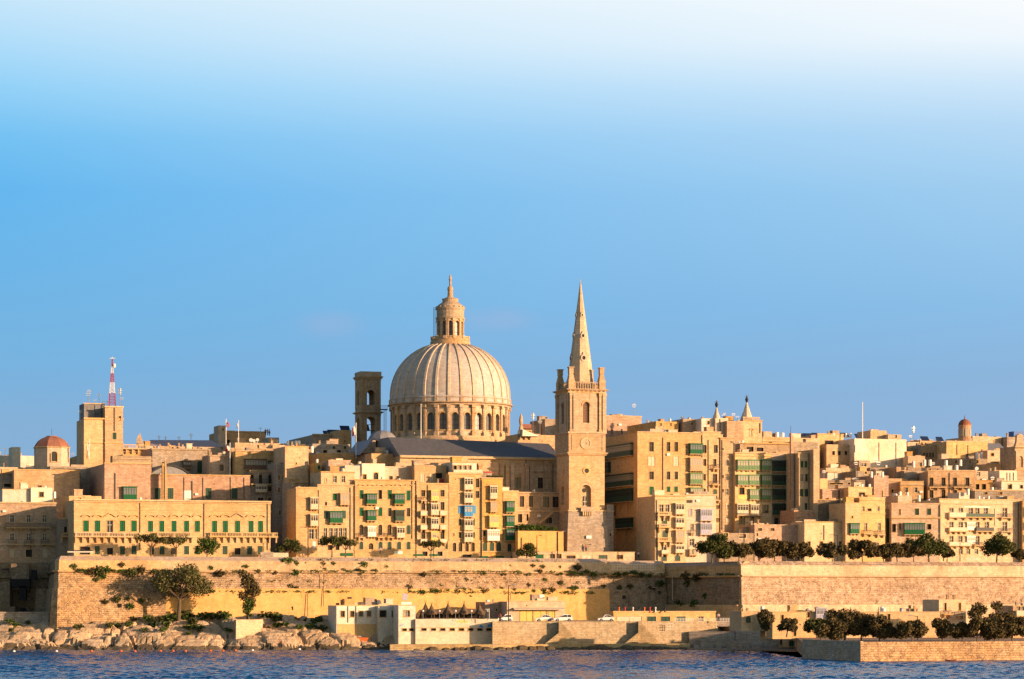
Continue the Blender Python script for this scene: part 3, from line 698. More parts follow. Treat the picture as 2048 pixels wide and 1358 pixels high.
# ---- left of the dome
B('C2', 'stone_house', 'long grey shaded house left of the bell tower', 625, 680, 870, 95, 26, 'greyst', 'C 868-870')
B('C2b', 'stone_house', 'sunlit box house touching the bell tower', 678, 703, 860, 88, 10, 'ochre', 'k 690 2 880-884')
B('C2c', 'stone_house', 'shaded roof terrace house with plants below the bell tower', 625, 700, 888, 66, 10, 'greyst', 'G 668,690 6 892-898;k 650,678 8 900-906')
B('C3', 'stone_house', 'ochre house with a triple window under the red and white flag', 634, 716, 908, 40, 9, 'ochre', 'w 686,691 5 915-923;C 907-908 * .1')
B('C4', 'stone_house', 'brownish peach house behind the tall corner flats', 657, 701, 921, 16, 9, 'peach', 'C 920-921 * .1')
B('C4b', 'roof_house', 'narrow house with one green shutter behind the corner flats', 630, 643, 926, 19, 8, 'ochre', 'g 638 5 931-939')
B('C5', 'white_house', 'white rooftop house with a pointed window above the long apartment row', 690, 726, 931, 6, 10, 'white', '', th=18)
B('C5b', 'white_house', 'taller white rooftop house with an arched window', 724, 770, 927, 5.6, 10, 'white', 'w 729.5 7 949-961;a 752 9 945-961')
B('C5c', 'white_house', 'lower white rooftop house in the shade right of the arched window', 768, 833, 933, 7, 9, 'cream', 'w 782,796 7 952-962')
B('C7', 'apartment_house', 'narrow ochre flats with two cream boxed balconies above the street corner', 592, 635, 976, 0, 9, 'ochre',
  'Mc 627 15 994-1018,1028-1051;w 623 9 1058-1078;w 632 5 1058-1078;C 974-977 * .2;C 1052-1053 * .1;Qw 628 6 1083-1096', cat='apartment house')
B('C6', 'apartment_house', 'tall ochre corner flats with green boxed balcony and dark shutters', 635, 709, 971, .25, 12, 'ochre',
  'g 669.5 8 987-1001;Mn 688 18 986-1009;Mg 671 26 1022-1046 ;FG 652,688 7 1021-1037;w 651,662,672,681,690 7 1056-1076;k 652 4 1004-1011;O 671 42 1074-1080;k 660,675 8 1090-1100;P 700.5 1.6 975-1100;P 637 1 980-1090;C 969-971 * .2;C 1012-1013 * .1;g 652 4 1003-1011', cat='apartment house')
B('C6b', 'apartment_house', 'set back top storey with two dark windows on the corner flats', 642, 709, 944, .9, 10, 'ochre', 'w 670,687 7 952-965;c 652 4 957-965;C 943-945 * .2', cat='roof storey')
B('C8', 'apartment_house', 'long four storey apartment row with green galleries in the centre', 709, 833, 961, .1, 12, 'ochre',
  'g 723,779.5 8 980-998;K 760.5 7 980-998;Mg 742,797.5 20 987-1008;g 817 8 981-1001;'
  'g 723,760.5 8 1015-1032;Mg 742 18 1020-1041;w 779.7,817 7 1016-1033;MG 798 18 1020-1042;'
  'A 817 8 1050-1068;a 722.5,760.5,779 8 1049-1070;Mw 742 16 1052-1073;Mc 800 16 1053-1075;O 722,761,780 13 1066-1074;'
  'A 722.5,798,761,779,817 8 1083-1099;a 742 9 1086-1099;H 723,742,760,779,797,817 13 968-971;C 959-961 * .25;C 1077-1078 * .1;P 709.5,832,824 1.2 962-1078;C 1100-1101 * .1;Qw 797 16 1102-1108;'
  'Qg 688,700 12 1106-1112', cat='apartment house')
B('C8b', 'apartment_house', 'set back cream top storey with orange awning above the long row', 829, 893, 931, 4, 9, 'ochre', 'c 845,863 8 947-964;k 878 13 946-957;Qr 884 9 958-965;C 930-931 * .1;C 936-937 * .05', cat='roof storey')
B('C9', 'apartment_house', 'slim ochre flats with a yellow gallery stack between long row and blue shutters', 833, 897, 967, -.1, 12, 'ochre',
  'w 846.5,885 8 980-993,1004-1020,1033-1047,1060-1078;My 868 15 980-1001;Mc 868 15 1006-1029,1035-1057;My 868 15 1063-1085;X 846,885 13 1022-1030,1050-1058,1078-1085;O 846 11 994-1000;k 880,850 10 1103-1112;A 893 5 1082-1098;C 966-968 * .2;P 855 1.3 970-1060;P 833.5 1 990-1080;C 1100-1101 * .1;Qg 838,868 18 1108-1112', cat='apartment house')
B('C10', 'apartment_house', 'tall ochre flats with bright blue shutters and gallery in the middle', 897, 963, 947, .15, 12, 'ochre',
  'Mc 935.5 17 955-979,984-1005,1038-1060,1063-1083;Mb 935.5 17 1011-1033;FB 921.5,947 9 1011-1027;w 955 7 957-975,982-996;G 920,947 5 1037-1051,1064-1076;a 909,921,934,946 7 1085-1103;k 908 2 1066-1072;C 945-948 * .2;k 934 18 1109-1114;P 897.5 1 950-1083;C 1083-1084 * .08', cat='apartment house')
B('C10b', 'penthouse', 'cream glass fronted penthouse on top of the flats with blue shutters', 905, 953, 924, .9, 9, 'white', 'K 910 7 931-941;p 919,929,939,947 8 931-941;X 934 58 940-947;C 923-925 * .3', cat='penthouse')
B('C11', 'apartment_house', 'ochre flats with a red roof awning right of the blue shutters', 963, 1005, 957, -.05, 12, 'ochre',
  'Mc 985.5 14 971-997;Mn 985.5 13 1003-1023;My 986 18 1031-1054;Mw 985 24 1059-1081;H 985 21 967-969;K 969,995 5 1062-1072;A 970,984,998 9 1084-1102;C 955-957 * .2;A 883 1 1-2;P 963.5 1.2 960-1080;C 1103-1104;Qg 968,1000 16 1112-1116'.replace('A 883 1 1-2;', ''), cat='apartment house')
B('C12', 'apartment_house', 'narrow end flats with three green galleries stacked', 1005, 1036, 983, .2, 12, 'ochre',
  'Mg 1019 16 1002-1024,1031-1053,1058-1081;A 1019 8 1087-1103;C 981-984 * .2;Qg 1028 14 1112-1117;P 1005.5 1 985-1080', cat='apartment house')
B('C12b', 'roof_house', 'tiny cream roof hut on the end flats', 1006, 1017, 974, 5, 4, 'white', '', cat='roof hut')
B('C13', 'garden_wall', 'blank bright orange garden wall under the hedge', 1036, 1127, 1062, -4.2, 2, 'plaster', 'P 1115 1.5 1064-1102;P 1043 1.5 1075-1104', cat='wall', par=.1, z0=17)
B('C13b', 'garage_row', 'row of low garages with green and white doors under the spire tower', 1036, 1269, 1104, -7, 4, 'honey', 'g 1079 16 1109-1118;w 1105,1118 10 1108-1119;w 1142 18 1111-1119;c 1174 21 1110-1119;G 1206 17 1110-1119;w 1240 12 1110-1118;g 1031 2 1-2;C 1103-1104 * .15'.replace('g 1031 2 1-2;', ''), cat='garages', z0=17.5)
# ---- right of the tower
B('R16', 'gate_pier', 'tall shaded masonry pier between the spire tower and the dark gallery flats', 1214, 1227, 1009, 1, 4, 'greyst', 'C 1021-1023 * .2;k 1221 3 1066-1072', cat='pier')
r1 = Bld('apartment_house', 'huge corner apartment block with rows of dark galleries on its shaded side', 'apartment house', 1275, 1405, 866, 4, 27, 18, 'ochre')
r1.add('w 1303 9 884-903;w 1337,1352.5 7 884-903;c 1303 14 913-932;c 1352 10 913-932;w 1303 9 943-959;w 1337,1352.5 7 943-959;g 1303 9 973-990;g 1337,1352 7 973-984;'
       'Mg 1390.5 25 887-908;Mn 1390.5 25 915-941;Mh 1390.5 25 946-968;Mh 1390.5 24 975-994;C 864-866 * .2;C 906-907 * .08;C 936-937 * .08;C 968-969 * .08;P 1325.5 1.3 875-985;P 1404 1.2 870-990')
SD = lambda x, y, z: (y, r1.dep-x, z)     # side face: x runs from the back corner to the front
for (a, b, v0, v1, k) in ((.5, 24.3, 884, 909, 'q'), (.5, 9, 916, 939, 'G'), (.5, 24.3, 944, 969, 'q'), (.5, 24.3, 975, 1001, 'G'), (4, 12, 1008, 1028, 'r'), (14, 24.3, 1034, 1054, 'G')):
    zc = zat(v1, r1.Y)-r1.z0; r1.gallery(SD, a, b, zc, zat(v0, r1.Y)-r1.z0, k, .7)
for (a, b, v0, v1) in ((13.5, 15, 925, 932), (11, 13, 1007, 1030), (15, 17, 1007, 1030), (20, 22, 1007, 1030), (6, 8, 1062, 1095), (12, 14, 1062, 1095), (19, 21, 1062, 1095)):
    r1.side.append((a, b, zat(v1, r1.Y)-r1.z0, zat(v0, r1.Y)-r1.z0))
r1.done(); BL['R1'] = r1
B('R1b', 'stone_house', 'pink rendered block on the skyline right of the spire tower', 1195, 1283, 833, 60, 12, 'pink', 'P 1214,1224,1244,1257,1264 2 858-868;C 831-833 * .1')
B('R1c', 'roof_house', 'long ochre roof house with two small windows on the corner block', 1312, 1357, 843, 35, 20, 'ochre', 'k 1322,1342 3 846-852')
B('R1d', 'roof_house', 'cream roof house with a white door on top of the corner block', 1300, 1346, 858, 14, 8, 'cream', 'w 1331 9 859-864')
B('R1e', 'roof_house', 'dark shaded roof house with tanks behind the corner block', 1366, 1403, 838, 34, 12, 'old', 'k 1384 3 845-850')
B('R1f', 'white_house', 'cream roof house with a small square window left of the first pointed turret', 1403, 1431, 837, 30, 8, 'white', 'w 1417 5 842-849')
B('R1g', 'roof_house', 'tall narrow ochre house end left of the turrets', 1431, 1456, 836, 29, 8, 'cream', 'P 1440 1 838-870')
B('R2', 'apartment_house', 'tall ochre flats full of drainpipes right of the huge corner block', 1405, 1441, 864, 4.3, 14, 'ochre',
  'w 1409,1431.5 8 890-906;w 1409.5,1429.5 6 918-932;w 1430 9 948-966;w 1409 5 948-961;A 1430 8 978-997;w 1409 5 977-990;O 1430 11 929-937;O 1430 14 962-969;O 1430 18 995-1000;P 1416.5,1440 1.2 880-1060;K 1434,1438 3 1010-1018,1036-1044;C 863-865 * .2;C 912-913 * .08;C 970-971 * .08', cat='apartment house')
B('R2b', 'apartment_house', 'ochre flats with small stacked windows left of the bright green galleries', 1441, 1470, 877, 4.1, 14, 'ochre',
  'w 1454.5 5.5 919-932,948-961,978-990;c 1454.5 5.5 1006-1018,1033-1045;k 1446 3 896-900,950-956,978-984;P 1468.5 1.3 886-1060;P 1444 1.2 880-1060;P 1464 5 883-885;C 875-877 * .2', cat='apartment house')
B('R3', 'apartment_house', 'ochre flats with three rows of bright green galleries on the right', 1470, 1544, 907, 3, 12, 'yellow',
  'Mh6 1484.5,1507 22 919-940;Mh6 1531 18 919-940;Mh6 1484.5,1507 21 949-970;Mh6 1531 18 949-970;Mh6 1507 18 978-999;Mh6 1531 18 978-1000;Qy 1485.5 20 990-998;K 1484 10 975-989;Mc6 1484 22 1007-1030;Mc6 1508 16 1008-1030;w 1531 12 1010-1026;w 1484 12 1034-1049;w 1504 8 1034-1049;O 1497 50 1027-1030;C 905-907 * .3;C 911-913 * .2', cat='apartment house')
B('R4', 'apartment_house', 'shaded brownish flats with four dark galleries beside the slim chimney', 1544, 1588, 908, 3.2, 12, 'peach',
  'MG6 1557.5 25 921-943,950-971,978-1000,1007-1030;G 1574.5 6 921-936,949-963,978-992,1006-1021;w 1553,1575 9 1036-1050;P 1581 2 866-1050;C 906-908 * .2', cat='apartment house')
B('R5', 'tower_house', 'slender flats in strips of light and shade right of the slim chimney', 1596, 1617, 906, -4.5, 8, 'yellow',
  'g 1604,1612 5 922-935;w 1604 6 948-963;G 1613 5 948-963;G 1603,1613 8 978-993;G 1612 5 1006-1020;C 905-907 * .2;P 1597 1.5 915-1020', cat='apartment house')
B('R5b', 'tower_house', 'tall blank sunlit end tower of the flats before the hillside houses', 1627, 1639, 899, -7, 9, 'honey', 'C 898-899 * .1', cat='apartment house')
B('R5c', 'stone_block', 'low shaded block under the slender flats', 1588, 1630, 1020, -8, 8, 'pink', '')
B('R15', 'ornate_house', 'ornate ochre house with arched loggias and gallery stack below the corner block', 1310, 1372, 992, -10, 12, 'yellow',
  'Mc 1357.5 17 1006-1028,1034-1054;Mn 1357.5 17 1060-1084;Mc 1357.5 17 1089-1105;w 1323,1335 8 1009-1024;A 1329 10 1034-1049;A 1330 11 1060-1078;a 1328 10 1088-1104;S 1327 28 1024-1030;S 1327 24 1048-1054;S 1327 28 1075-1082;X 1328 14 1100-1107;A 1328,1355 11 1109-1122;C 990-993 * .35;C 998-1000 * .2;Qr 1361 6 1074-1082;P 1313 1 1000-1120', cat='house')
B('R15b', 'pink_house', 'pale pink house with two lilac galleries stacked', 1372, 1432, 990, -9.8, 12, 'cream',
  'Ml 1410 23 1018-1041,1046-1069;l 1381 6 1018-1032;w 1384.5 6 1048-1060;w 1384 9 1078-1092;Mn 1384 15 1098-1110;O 1384 8 1060-1065;C 1012-1013 * .05;C 988-991 * .3 ;Qs 1379 12 996-1004;Qk 1379 12 1000-1006', cat='house')
B('R15c', 'roof_house', 'flat grey roof shelter above the lilac galleries', 1388, 1418, 983, -4, 5, 'greyst', '', cat='roof hut')
B('R14', 'stone_block', 'long low shaded block behind the umbrella trees on the right', 1509, 1612, 1050, -12, 9, 'pink', 'k 1515 3 1066-1072;w 1520,1545 8 1056-1062;C 1049-1050 * .1')
B('R14b', 'stone_block', 'low ochre yard walls behind the dark trees', 1438, 1512, 1066, -12, 8, 'old', 'k 1450 12 1066-1074;k 1485 14 1068-1076')
B('R13', 'corner_house', 'bright yellow corner house wall above the row of trees', 1609, 1692, 1044, -16, 8, 'yellow', 'w 1618,1643 6 1083-1096;w 1662,1681 6 1083-1096;P 1648 1 1050-1080;C 1043-1045 * .1')
B('R13w', 'stone_block', 'dark grey blank wall block in shade above the yellow corner house', 1636, 1692, 1000, -7, 9, 'cliff', 'C 999-1000 * .05')  # dark stone colour stands in for shade from the neighbouring houses
B('R13b', 'corner_house', 'bright yellow house with small green gallery and iron balconies', 1691, 1721, 1006, -18, 9, 'yellow', 'Mg6 1708 18 1046-1067;k 1705 3 1032-1037;C 1005-1006 * .1;w 1697 5 1085-1096')
B('R13c', 'corner_house', 'tall bright yellow house end with two iron balconies', 1719, 1770, 995, -17.2, 9, 'yellow', 'w 1732,1759 5 1046-1061;O 1734 17 1060-1067;O 1760 15 1061-1069;w 1727,1757 4 1013-1022;k 1739 8 1017-1022;w 1728,1755 5 1085-1096;C 994-996 * .12;C 1000-1001 * .2;C 1026-1028 * .08')
# ---- hillside right
B('R6', 'modern_house', 'stepped orange modern house with a dark slot window on the skyline', 1635, 1687, 869, 62, 22, 'honey', 'k 1658 17 881-889;C 867-869 * .05', cat='modern house')
B('R6b', 'modern_house', 'lower orange modern house with square windows below the slot window', 1653, 1708, 889, 55, 14, 'honey', 'k 1667,1679,1692 5.5 902-910;k 1676,1701 5.5 926-934', cat='modern house')
B('R7', 'warehouse', 'huge blank cream wall of a hall on the right skyline', 1709, 1813, 878, 52, 16, 'white', 'P 1709.5 1 890-905;P 1758,1792 .4 885-930', cat='hall')
B('R7b', 'roof_house', 'cream roof box with grey tank on top of the blank cream hall', 1741, 1773, 861, 60, 8, 'cream', '', cat='roof hut')
B('R7c', 'roof_house', 'ragged ochre roof box at the right end of the blank cream hall', 1776, 1803, 869, 58, 7, 'peach', 'k 1790 8 870-876', cat='roof hut')
B('R7d', 'roof_house', 'grey glazed roof room leaning on the blank cream hall', 1718, 1740, 921, 44, 6, 'greyst', 'w 1728 10 926-933')
B('R8', 'stone_house', 'ochre convent wall under the red drum dome', 1893, 1975, 884, 75, 25, 'honey', 'G 1934 4 908-916;P 1914,1936 .8 890-910;C 882-884 * .1')
B('R8b', 'stone_house', 'upper ochre parapet wall right of the red drum dome', 1945, 2003, 873, 100, 16, 'honey', 'k 1987 1 880-890')
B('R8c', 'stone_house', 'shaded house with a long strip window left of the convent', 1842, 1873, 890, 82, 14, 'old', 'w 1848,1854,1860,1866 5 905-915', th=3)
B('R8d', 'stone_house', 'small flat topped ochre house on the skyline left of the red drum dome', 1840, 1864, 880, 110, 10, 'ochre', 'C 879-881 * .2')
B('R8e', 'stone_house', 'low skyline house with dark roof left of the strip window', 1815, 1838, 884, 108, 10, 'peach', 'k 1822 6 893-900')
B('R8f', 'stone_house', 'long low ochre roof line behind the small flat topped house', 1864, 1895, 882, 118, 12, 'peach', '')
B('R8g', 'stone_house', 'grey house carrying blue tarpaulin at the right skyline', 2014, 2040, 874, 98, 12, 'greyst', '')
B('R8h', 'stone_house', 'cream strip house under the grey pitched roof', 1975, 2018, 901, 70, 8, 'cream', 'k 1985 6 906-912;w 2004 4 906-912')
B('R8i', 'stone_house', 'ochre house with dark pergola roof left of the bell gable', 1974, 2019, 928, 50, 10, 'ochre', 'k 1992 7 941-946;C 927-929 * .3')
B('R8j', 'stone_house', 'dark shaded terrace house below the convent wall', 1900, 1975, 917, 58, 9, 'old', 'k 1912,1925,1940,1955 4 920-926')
B('R9a', 'white_house', 'small cream house right of the blank cream hall foot', 1816, 1850, 912, 45, 10, 'cream', 'G 1842 4 925-935', th=3)
B('R9b', 'stone_house', 'peach house end with a small dark window below the cream hall', 1793, 1816, 934, 36, 16, 'peach', 'k 1803 3 941-946')
B('R9c', 'stone_house', 'grey house with green netting and a double window', 1808, 1856, 942, 34, 10, 'greyst', 'w 1838 7 954-962;Qg 1825 11 957-963')
B('R9', 'stone_house', 'broad ochre house with four tall windows per storey on the hillside', 1856, 1951, 942, 22, 12, 'peach', 'w 1863,1887,1910,1935 8 955-972;w 1863,1887,1910 8 980-996;O 1875,1924 34 968-974;C 974-975 * .2;C 940-942 * .15;P 1899 .8 945-998', cat='house', th=3)
B('R9d', 'stone_house', 'ochre house with two windows and a long ledge left of the broad hillside house', 1801, 1847, 963, 23, 12, 'ochre', 'w 1813,1832 6 975-985;C 968-970 * .35;C 962-963 * .1', th=3)
B('R9e', 'stone_house', 'tall blank brown house gable in the hillside cluster', 1748, 1777, 951, 20, 12, 'pink', 'G 1765 2 981-994')
B('R9f', 'stone_house', 'cream crown shaped roof wall on the hillside cluster', 1697, 1744, 975, 6, 8, 'honey', 'k 1724 12 985-993;C 974-976 * .1')
B('R9g', 'stone_house', 'orange shaded houses row behind the dark grey blank wall', 1645, 1700, 978, 9, 12, 'pink', 'P 1678 3 980-997')
B('R9h', 'stone_house', 'long grey roof row with dark glazing in the hillside cluster', 1654, 1730, 960, 20, 10, 'greyst', 'k 1665,1680 12 966-969;k 1698 5 965-969', th=3)
B('R9i', 'white_house', 'flat white house with dark roof edge left in the hillside cluster', 1655, 1675, 944, 30, 14, 'white', 'C 943-945 * .3')
B('R9j', 'stone_house', 'long low cream parapet below the orange modern house', 1652, 1714, 936, 38, 10, 'cream', '')
B('R9k', 'stone_house', 'small ochre house with notched parapet right of the tall end tower', 1640, 1655, 957, 12, 8, 'honey', '')
B('R9l', 'stone_house', 'grey sloping roof house in the middle of the hillside cluster', 1712, 1760, 942, 30, 12, 'old', 'k 1731 5 943-948;k 1742 9 947-952')
B('R9m', 'stone_house', 'low peach house with shaded doorway below the grey double window', 1777, 1804, 957, 26, 10, 'peach', 'k 1785 4 979-985;C 962-963 * .2', th=3)
B('R9n', 'white_house', 'pink stepped box house right of the broad hillside house', 1999, 2034, 941, 30, 12, 'white', 'P 2014,2020,2027 .5 945-965')
B('R9o', 'stone_house', 'ochre house with a shaded loggia right of the broad hillside house', 1951, 1985, 961, 24, 10, 'ochre', 'k 1955,1968 8 968-979;C 960-961 * .15', th=3)
B('R9p', 'stone_house', 'narrow peach house with roof tank above the shaded loggia', 1951, 1976, 942, 28, 10, 'peach', 'w 1957 7 944-952')
B('R9q', 'white_house', 'white terrace house at the right edge with a wide awning', 2003, 2060, 963, 21, 10, 'white', 'k 2020 8 968-978;k 2043 6 970-977;C 961-963 * .3')
B('R9r', 'stone_house', 'long grey parapet row above the large balcony flats', 1950, 2050, 981, 12, 10, 'greyst', 'k 1970,2000 10 984-989;C 980-982 * .1', th=3)
B('R9s', 'roof_house', 'small pink roof hut on the large balcony flats', 1918, 1939, 985, 10, 6, 'white', '', cat='roof hut')
B('R9t', 'roof_house', 'peach roof parapet house above the curved corner flats', 1796, 1824, 991, 8, 9, 'peach', 'k 1790 2 1-2'.replace('k 1790 2 1-2', ''))
B('R10', 'corner_flats', 'low flats with a wide green gallery right of the bright yellow house', 1783, 1879, 1008, 3, 14, 'peach', 'G 1834,1858 8 1017-1030;Mg 1828 41 1046-1069;k 1858.5 8 1048-1059;k 1800 3 1018-1030,1046-1060;k 1788 8 1048-1064;w 1845,1815 6 1075-1086;C 1006-1008 * .15;C 1034-1037 * .35;C 1066-1068 * .1;P 1879 1.2 1010-1100', cat='apartment house', th=3)
B('R11', 'balcony_flats', 'large stone flats with three storeys of long white balconies at the right', 1879, 2043, 1000, 2, 14, 'honey',
  'w 1903,1922,1942,1955,1972 8 1016-1033;w 1903,1922,1955,1974 8 1044-1061;Mw4 1941 16 1044-1060;w 1903,1921,1955 8 1072-1089;Mw4 1941 16 1072-1088;w 2010 9 1016-1034,1044-1062,1072-1089;w 1900,1922,1937,1953 7 1098-1108;'
  'X 1913 34 1025-1034;D 1957 56 1027-1034;O 2011 22 1027-1035,1056-1063,1083-1090;X 1914 36 1055-1062;E 1967 35 1055-1062;X 1918 44 1084-1091;O 1956 20 1084-1091;Qw 1954 52 1013-1015;C 998-1000 * .15;C 1008-1009 * .1;C 1036-1037 * .05;P 2036,1880 1 1005-1108', cat='apartment house')
B('R12', 'stone_house', 'ochre house edge cut by the right border of the picture', 2045, 2090, 1001, 1, 12, 'honey', 'G 2048 3 1015-1035,1045-1060,1070-1085', th=3)
B('R17', 'roof_house', 'long low ochre roof wall with white tanks left of the slim chimney', 1525, 1583, 874, 50, 12, 'ochre', 'C 881-883 * .2')
B('R17b', 'roof_house', 'shaded roof terrace with pergola beams above the bright green galleries', 1480, 1583, 888, 20, 10, 'old', 'k 1500 14 893-903;k 1520 14 895-903;C 886-888 * .5')
B('R17c', 'roof_house', 'ochre roof wall behind the chimney leading to the modern house', 1583, 1640, 876, 56, 12, 'cream', '')
B('R17d', 'stone_house', 'grey shaded house filling the gap left of the orange modern house', 1586, 1636, 884, 40, 20, 'greyst', '')
B('R18', 'square_belfry', 'square ochre church block with balustrade under the large pointed turret', 1486, 1524, 842, 28, 9, 'ochre', 'c 1502 4 860-872;H 1503 9 856-859;P 1520 1.5 846-866;C 840-842 * .3;S 1504 38 834-842'.replace(';S 1504 38 834-842', ''), cat='church tower')
B('R18b', 'stone_house', 'plain ochre church nave wall between the two pointed turrets', 1454, 1487, 842, 27, 10, 'peach', '')
B('FL1', 'stone_house', 'pale ochre filler house row behind the arched roof', 291, 440, 893, 100, 12, 'peach', 'k 310,400 8 896-900;w 345,355 4 894-898;w 376,384 4 894-898')
B('FL2', 'stone_house', 'ochre low houses behind the boxed ochre balcony', 462, 625, 897, 48, 12, 'peach', 'k 505,530,572 5 899-903')
B('FL3', 'stone_house', 'peach houses filling the rise left of the ochre terrace', 100, 215, 933, 50, 14, 'old', 'k 190,200 3 950-956')
B('FR1', 'stone_house', 'row of ochre houses behind the hillside cluster', 1740, 1900, 935, 42, 14, 'peach', 'k 1860,1875,1888 4 937-941', th=3)
B('FR2', 'stone_house', 'dim ochre house row behind the right skyline clutter', 1812, 2070, 898, 88, 14, 'old', '', th=3)
B('FR3', 'stone_house', 'low wall row between the yellow house and the low gallery flats', 1768, 1800, 1018, 6, 10, 'old', 'G 1776 8 1036-1100')
# ---- waterside
B('W1', 'beach_club', 'white flat roofed beach building on the rocks left of the thatched terrace', 673, 759, 1211, 0, 7, 'white', 'w 685.5,704.5 8 1222-1234;w 722,729,738 8 1222-1233;C 1210-1212 * .1;P 696,712 .6 1212-1245;Qs 715 80 1248-1290', Y=555, z0=-1, par=.3, cat='beach building')
B('W2', 'beach_club', 'white recessed link with a long dark window between the two beach buildings', 757, 799, 1212, 0, 6, 'white', 'K 766 13 1221-1234;w 786,791 5 1221-1234', Y=556, z0=.5, par=.3, cat='beach building')
B('W3', 'beach_club', 'white square beach block with one curtained window beside the thatched terrace', 797, 831, 1210, 0, 9, 'white', 'p 813.5 12 1221-1233;k 809,823 9 1257-1262;C 1209-1211 * .1', Y=551.5, z0=1.1, th=14, par=.3, cat='beach building')
B('W4', 'terrace_wall', 'long white terrace wall with small vents and blue paint marks', 831, 997, 1238, 0, 9, 'white', 'k 848,867,885.5,904.5,923,941.5,960,978 10 1256.5-1261.5;Qy 925 20 1241-1245;C 1254.5-1255.5 831-935 .02', Y=551.6, z0=1.1, th=12, par=.9, cat='terrace')
B('W5', 'boat_shed', 'low building with yellow shutters and cream upper wall on the quay', 1014, 1130, 1203, 0, 9, 'cream', 'y 1053,1081 26 1221-1243;y 1104 12 1222-1240;C 1201-1203 * .1', Y=567, z0=5.3, th=12, cat='quay building')
B('W5b', 'stone_house', 'shaded brown shed wall between thatch and yellow shutters', 970, 1013, 1204, 0, 10, 'pink', 'k 993,1003 3 1217-1222', Y=572, z0=4, th=12)
B('W6', 'garage_row', 'low garages on the quay with pale shutter and green doors', 1227, 1431, 1223, 0, 5, 'honey', 'c 1259 50 1233-1243;G 1303,1331 18 1233-1243;G 1362 18 1233-1243;w 1402 10 1233-1243;C 1222-1224 * .15', Y=564.5, z0=5.3, th=12, cat='garages')
B('W7', 'waterside_houses', 'bright yellow waterside house row behind the lower trees', 1545, 1693, 1224, 0, 8, 'yellow', 'w 1540,1565 5 1230-1245;w 1617 5 1216-1235;w 1669,1684 5 1226-1238;Ml 1640 21 1215-1237;k 1612 6 1244-1258;C 1223-1224 * .1;w 1590 5 1262-1272', Y=528, z0=2.5, th=12)
B('W7b', 'waterside_houses', 'small yellow house with green door and lilac gallery shadow at the bastion foot', 1483, 1545, 1222, 0, 8, 'yellow', 'A 1496.5 10 1232-1246;k 1514 3 1217-1222;w 1538 5 1231-1242;A 1583 2 1-2'.replace(';A 1583 2 1-2', ''), Y=531, z0=4, th=12)
B('W7c', 'waterside_houses', 'yellow waterside house row with little windows behind the round trees', 1693, 1880, 1224, 0, 8, 'yellow', 'w 1707,1729,1746,1763,1778 5 1228-1240;w 1803,1823,1842 5 1243-1255;P 1701,1757 1 1214-1240;C 1223-1224 * .1', Y=527, z0=2.5, th=12)
B('W7d', 'waterside_houses', 'yellow house end with two iron balconies at the foot of the bastion', 1878, 1932, 1199, 0, 9, 'yellow', 'w 1891,1920 4 1206-1221;O 1894 16 1221-1228;O 1921 14 1222-1230', Y=532, z0=2.5, th=12)
B('W7e', 'waterside_houses', 'pale house with white balcony at the lower right edge', 2026, 2080, 1211, 0, 9, 'peach', 'w 2037,2045 7 1213-1228;X 2042 24 1221-1231;w 2042 6 1240-1250', Y=526, z0=2.5, th=12)
B('W8', 'green_door_house', 'little cream house with green arched door by the lower parapet', 1560, 1626, 1272, 0, 5, 'yellow', 'A 1583 10 1280-1293;C 1273-1275 * .1;k 1562 4 1279-1290', Y=549, z0=.5, th=-4)
# ================================================================== LANDMARKS
def frame(R0, a0):   # maps (x along the wall, depth inward, z) onto a drum facet centred at angle a0
    c, s_ = math.cos(a0), math.sin(a0)
    return lambda x, y, z: ((R0-y)*c-x*s_*-1*-1, (R0-y)*s_+x*c, z)
def arched_drum(root, R0, z0, z1, n, hw, hb, hs, mat, gl, ph, dep=.7, pil=None, surround=.16):
    m = MB(); half = R0*math.tan(PI/n); C = []
    for k in range(n):
        a0 = ph+2*PI*k/n; T = frame(R0, a0)
        m.arch(T, -half, half, z0, z1, 0, hw, hb, hs, dep)
    w = m.build('drum_wall', mat, root)
    for k in range(n):
        a0 = ph+2*PI*k/n
        if math.sin(a0) > .35: continue
        T = frame(R0, a0)
        p = MB(); P = [(hw*math.cos(PI*i/8), hs+hw*math.sin(PI*i/8)) for i in range(9)]
        pts = [(hw, hb)]+P+[(-hw, hb)]
        p.quad([T(x, dep-.02, z) for x, z in pts]); 
        for zz in (hb+(hs-hb)*.33, hb+(hs-hb)*.72): m_box(p, T, -hw, hw, dep-.1, dep-.03, zz, zz+.08, 1)
        m_box(p, T, -.05, .05, dep-.12, dep-.03, hb, hs+hw-.02, 1)
        o = p.build('window', [gl, 'iron'], root)
        fr = MB(); q = surround
        for i in range(8):
            a, b = P[i], P[i+1]; k1 = (hw+q)/hw
            m_box(fr, T, min(a[0], b[0])-.02, max(a[0], b[0])+.02, -.12, -.004, min(a[1], b[1]), max(a[1], b[1])+q)
        m_box(fr, T, -hw-q, -hw-.005, -.1, -.003, hb, hs); m_box(fr, T, hw+.005, hw+q, -.1, -.003, hb, hs); m_box(fr, T, -hw-.3, hw+.3, -.22, -.003, hb-.25, hb-.01)
        fr.build('window_frame', 'trim', o)
    return w
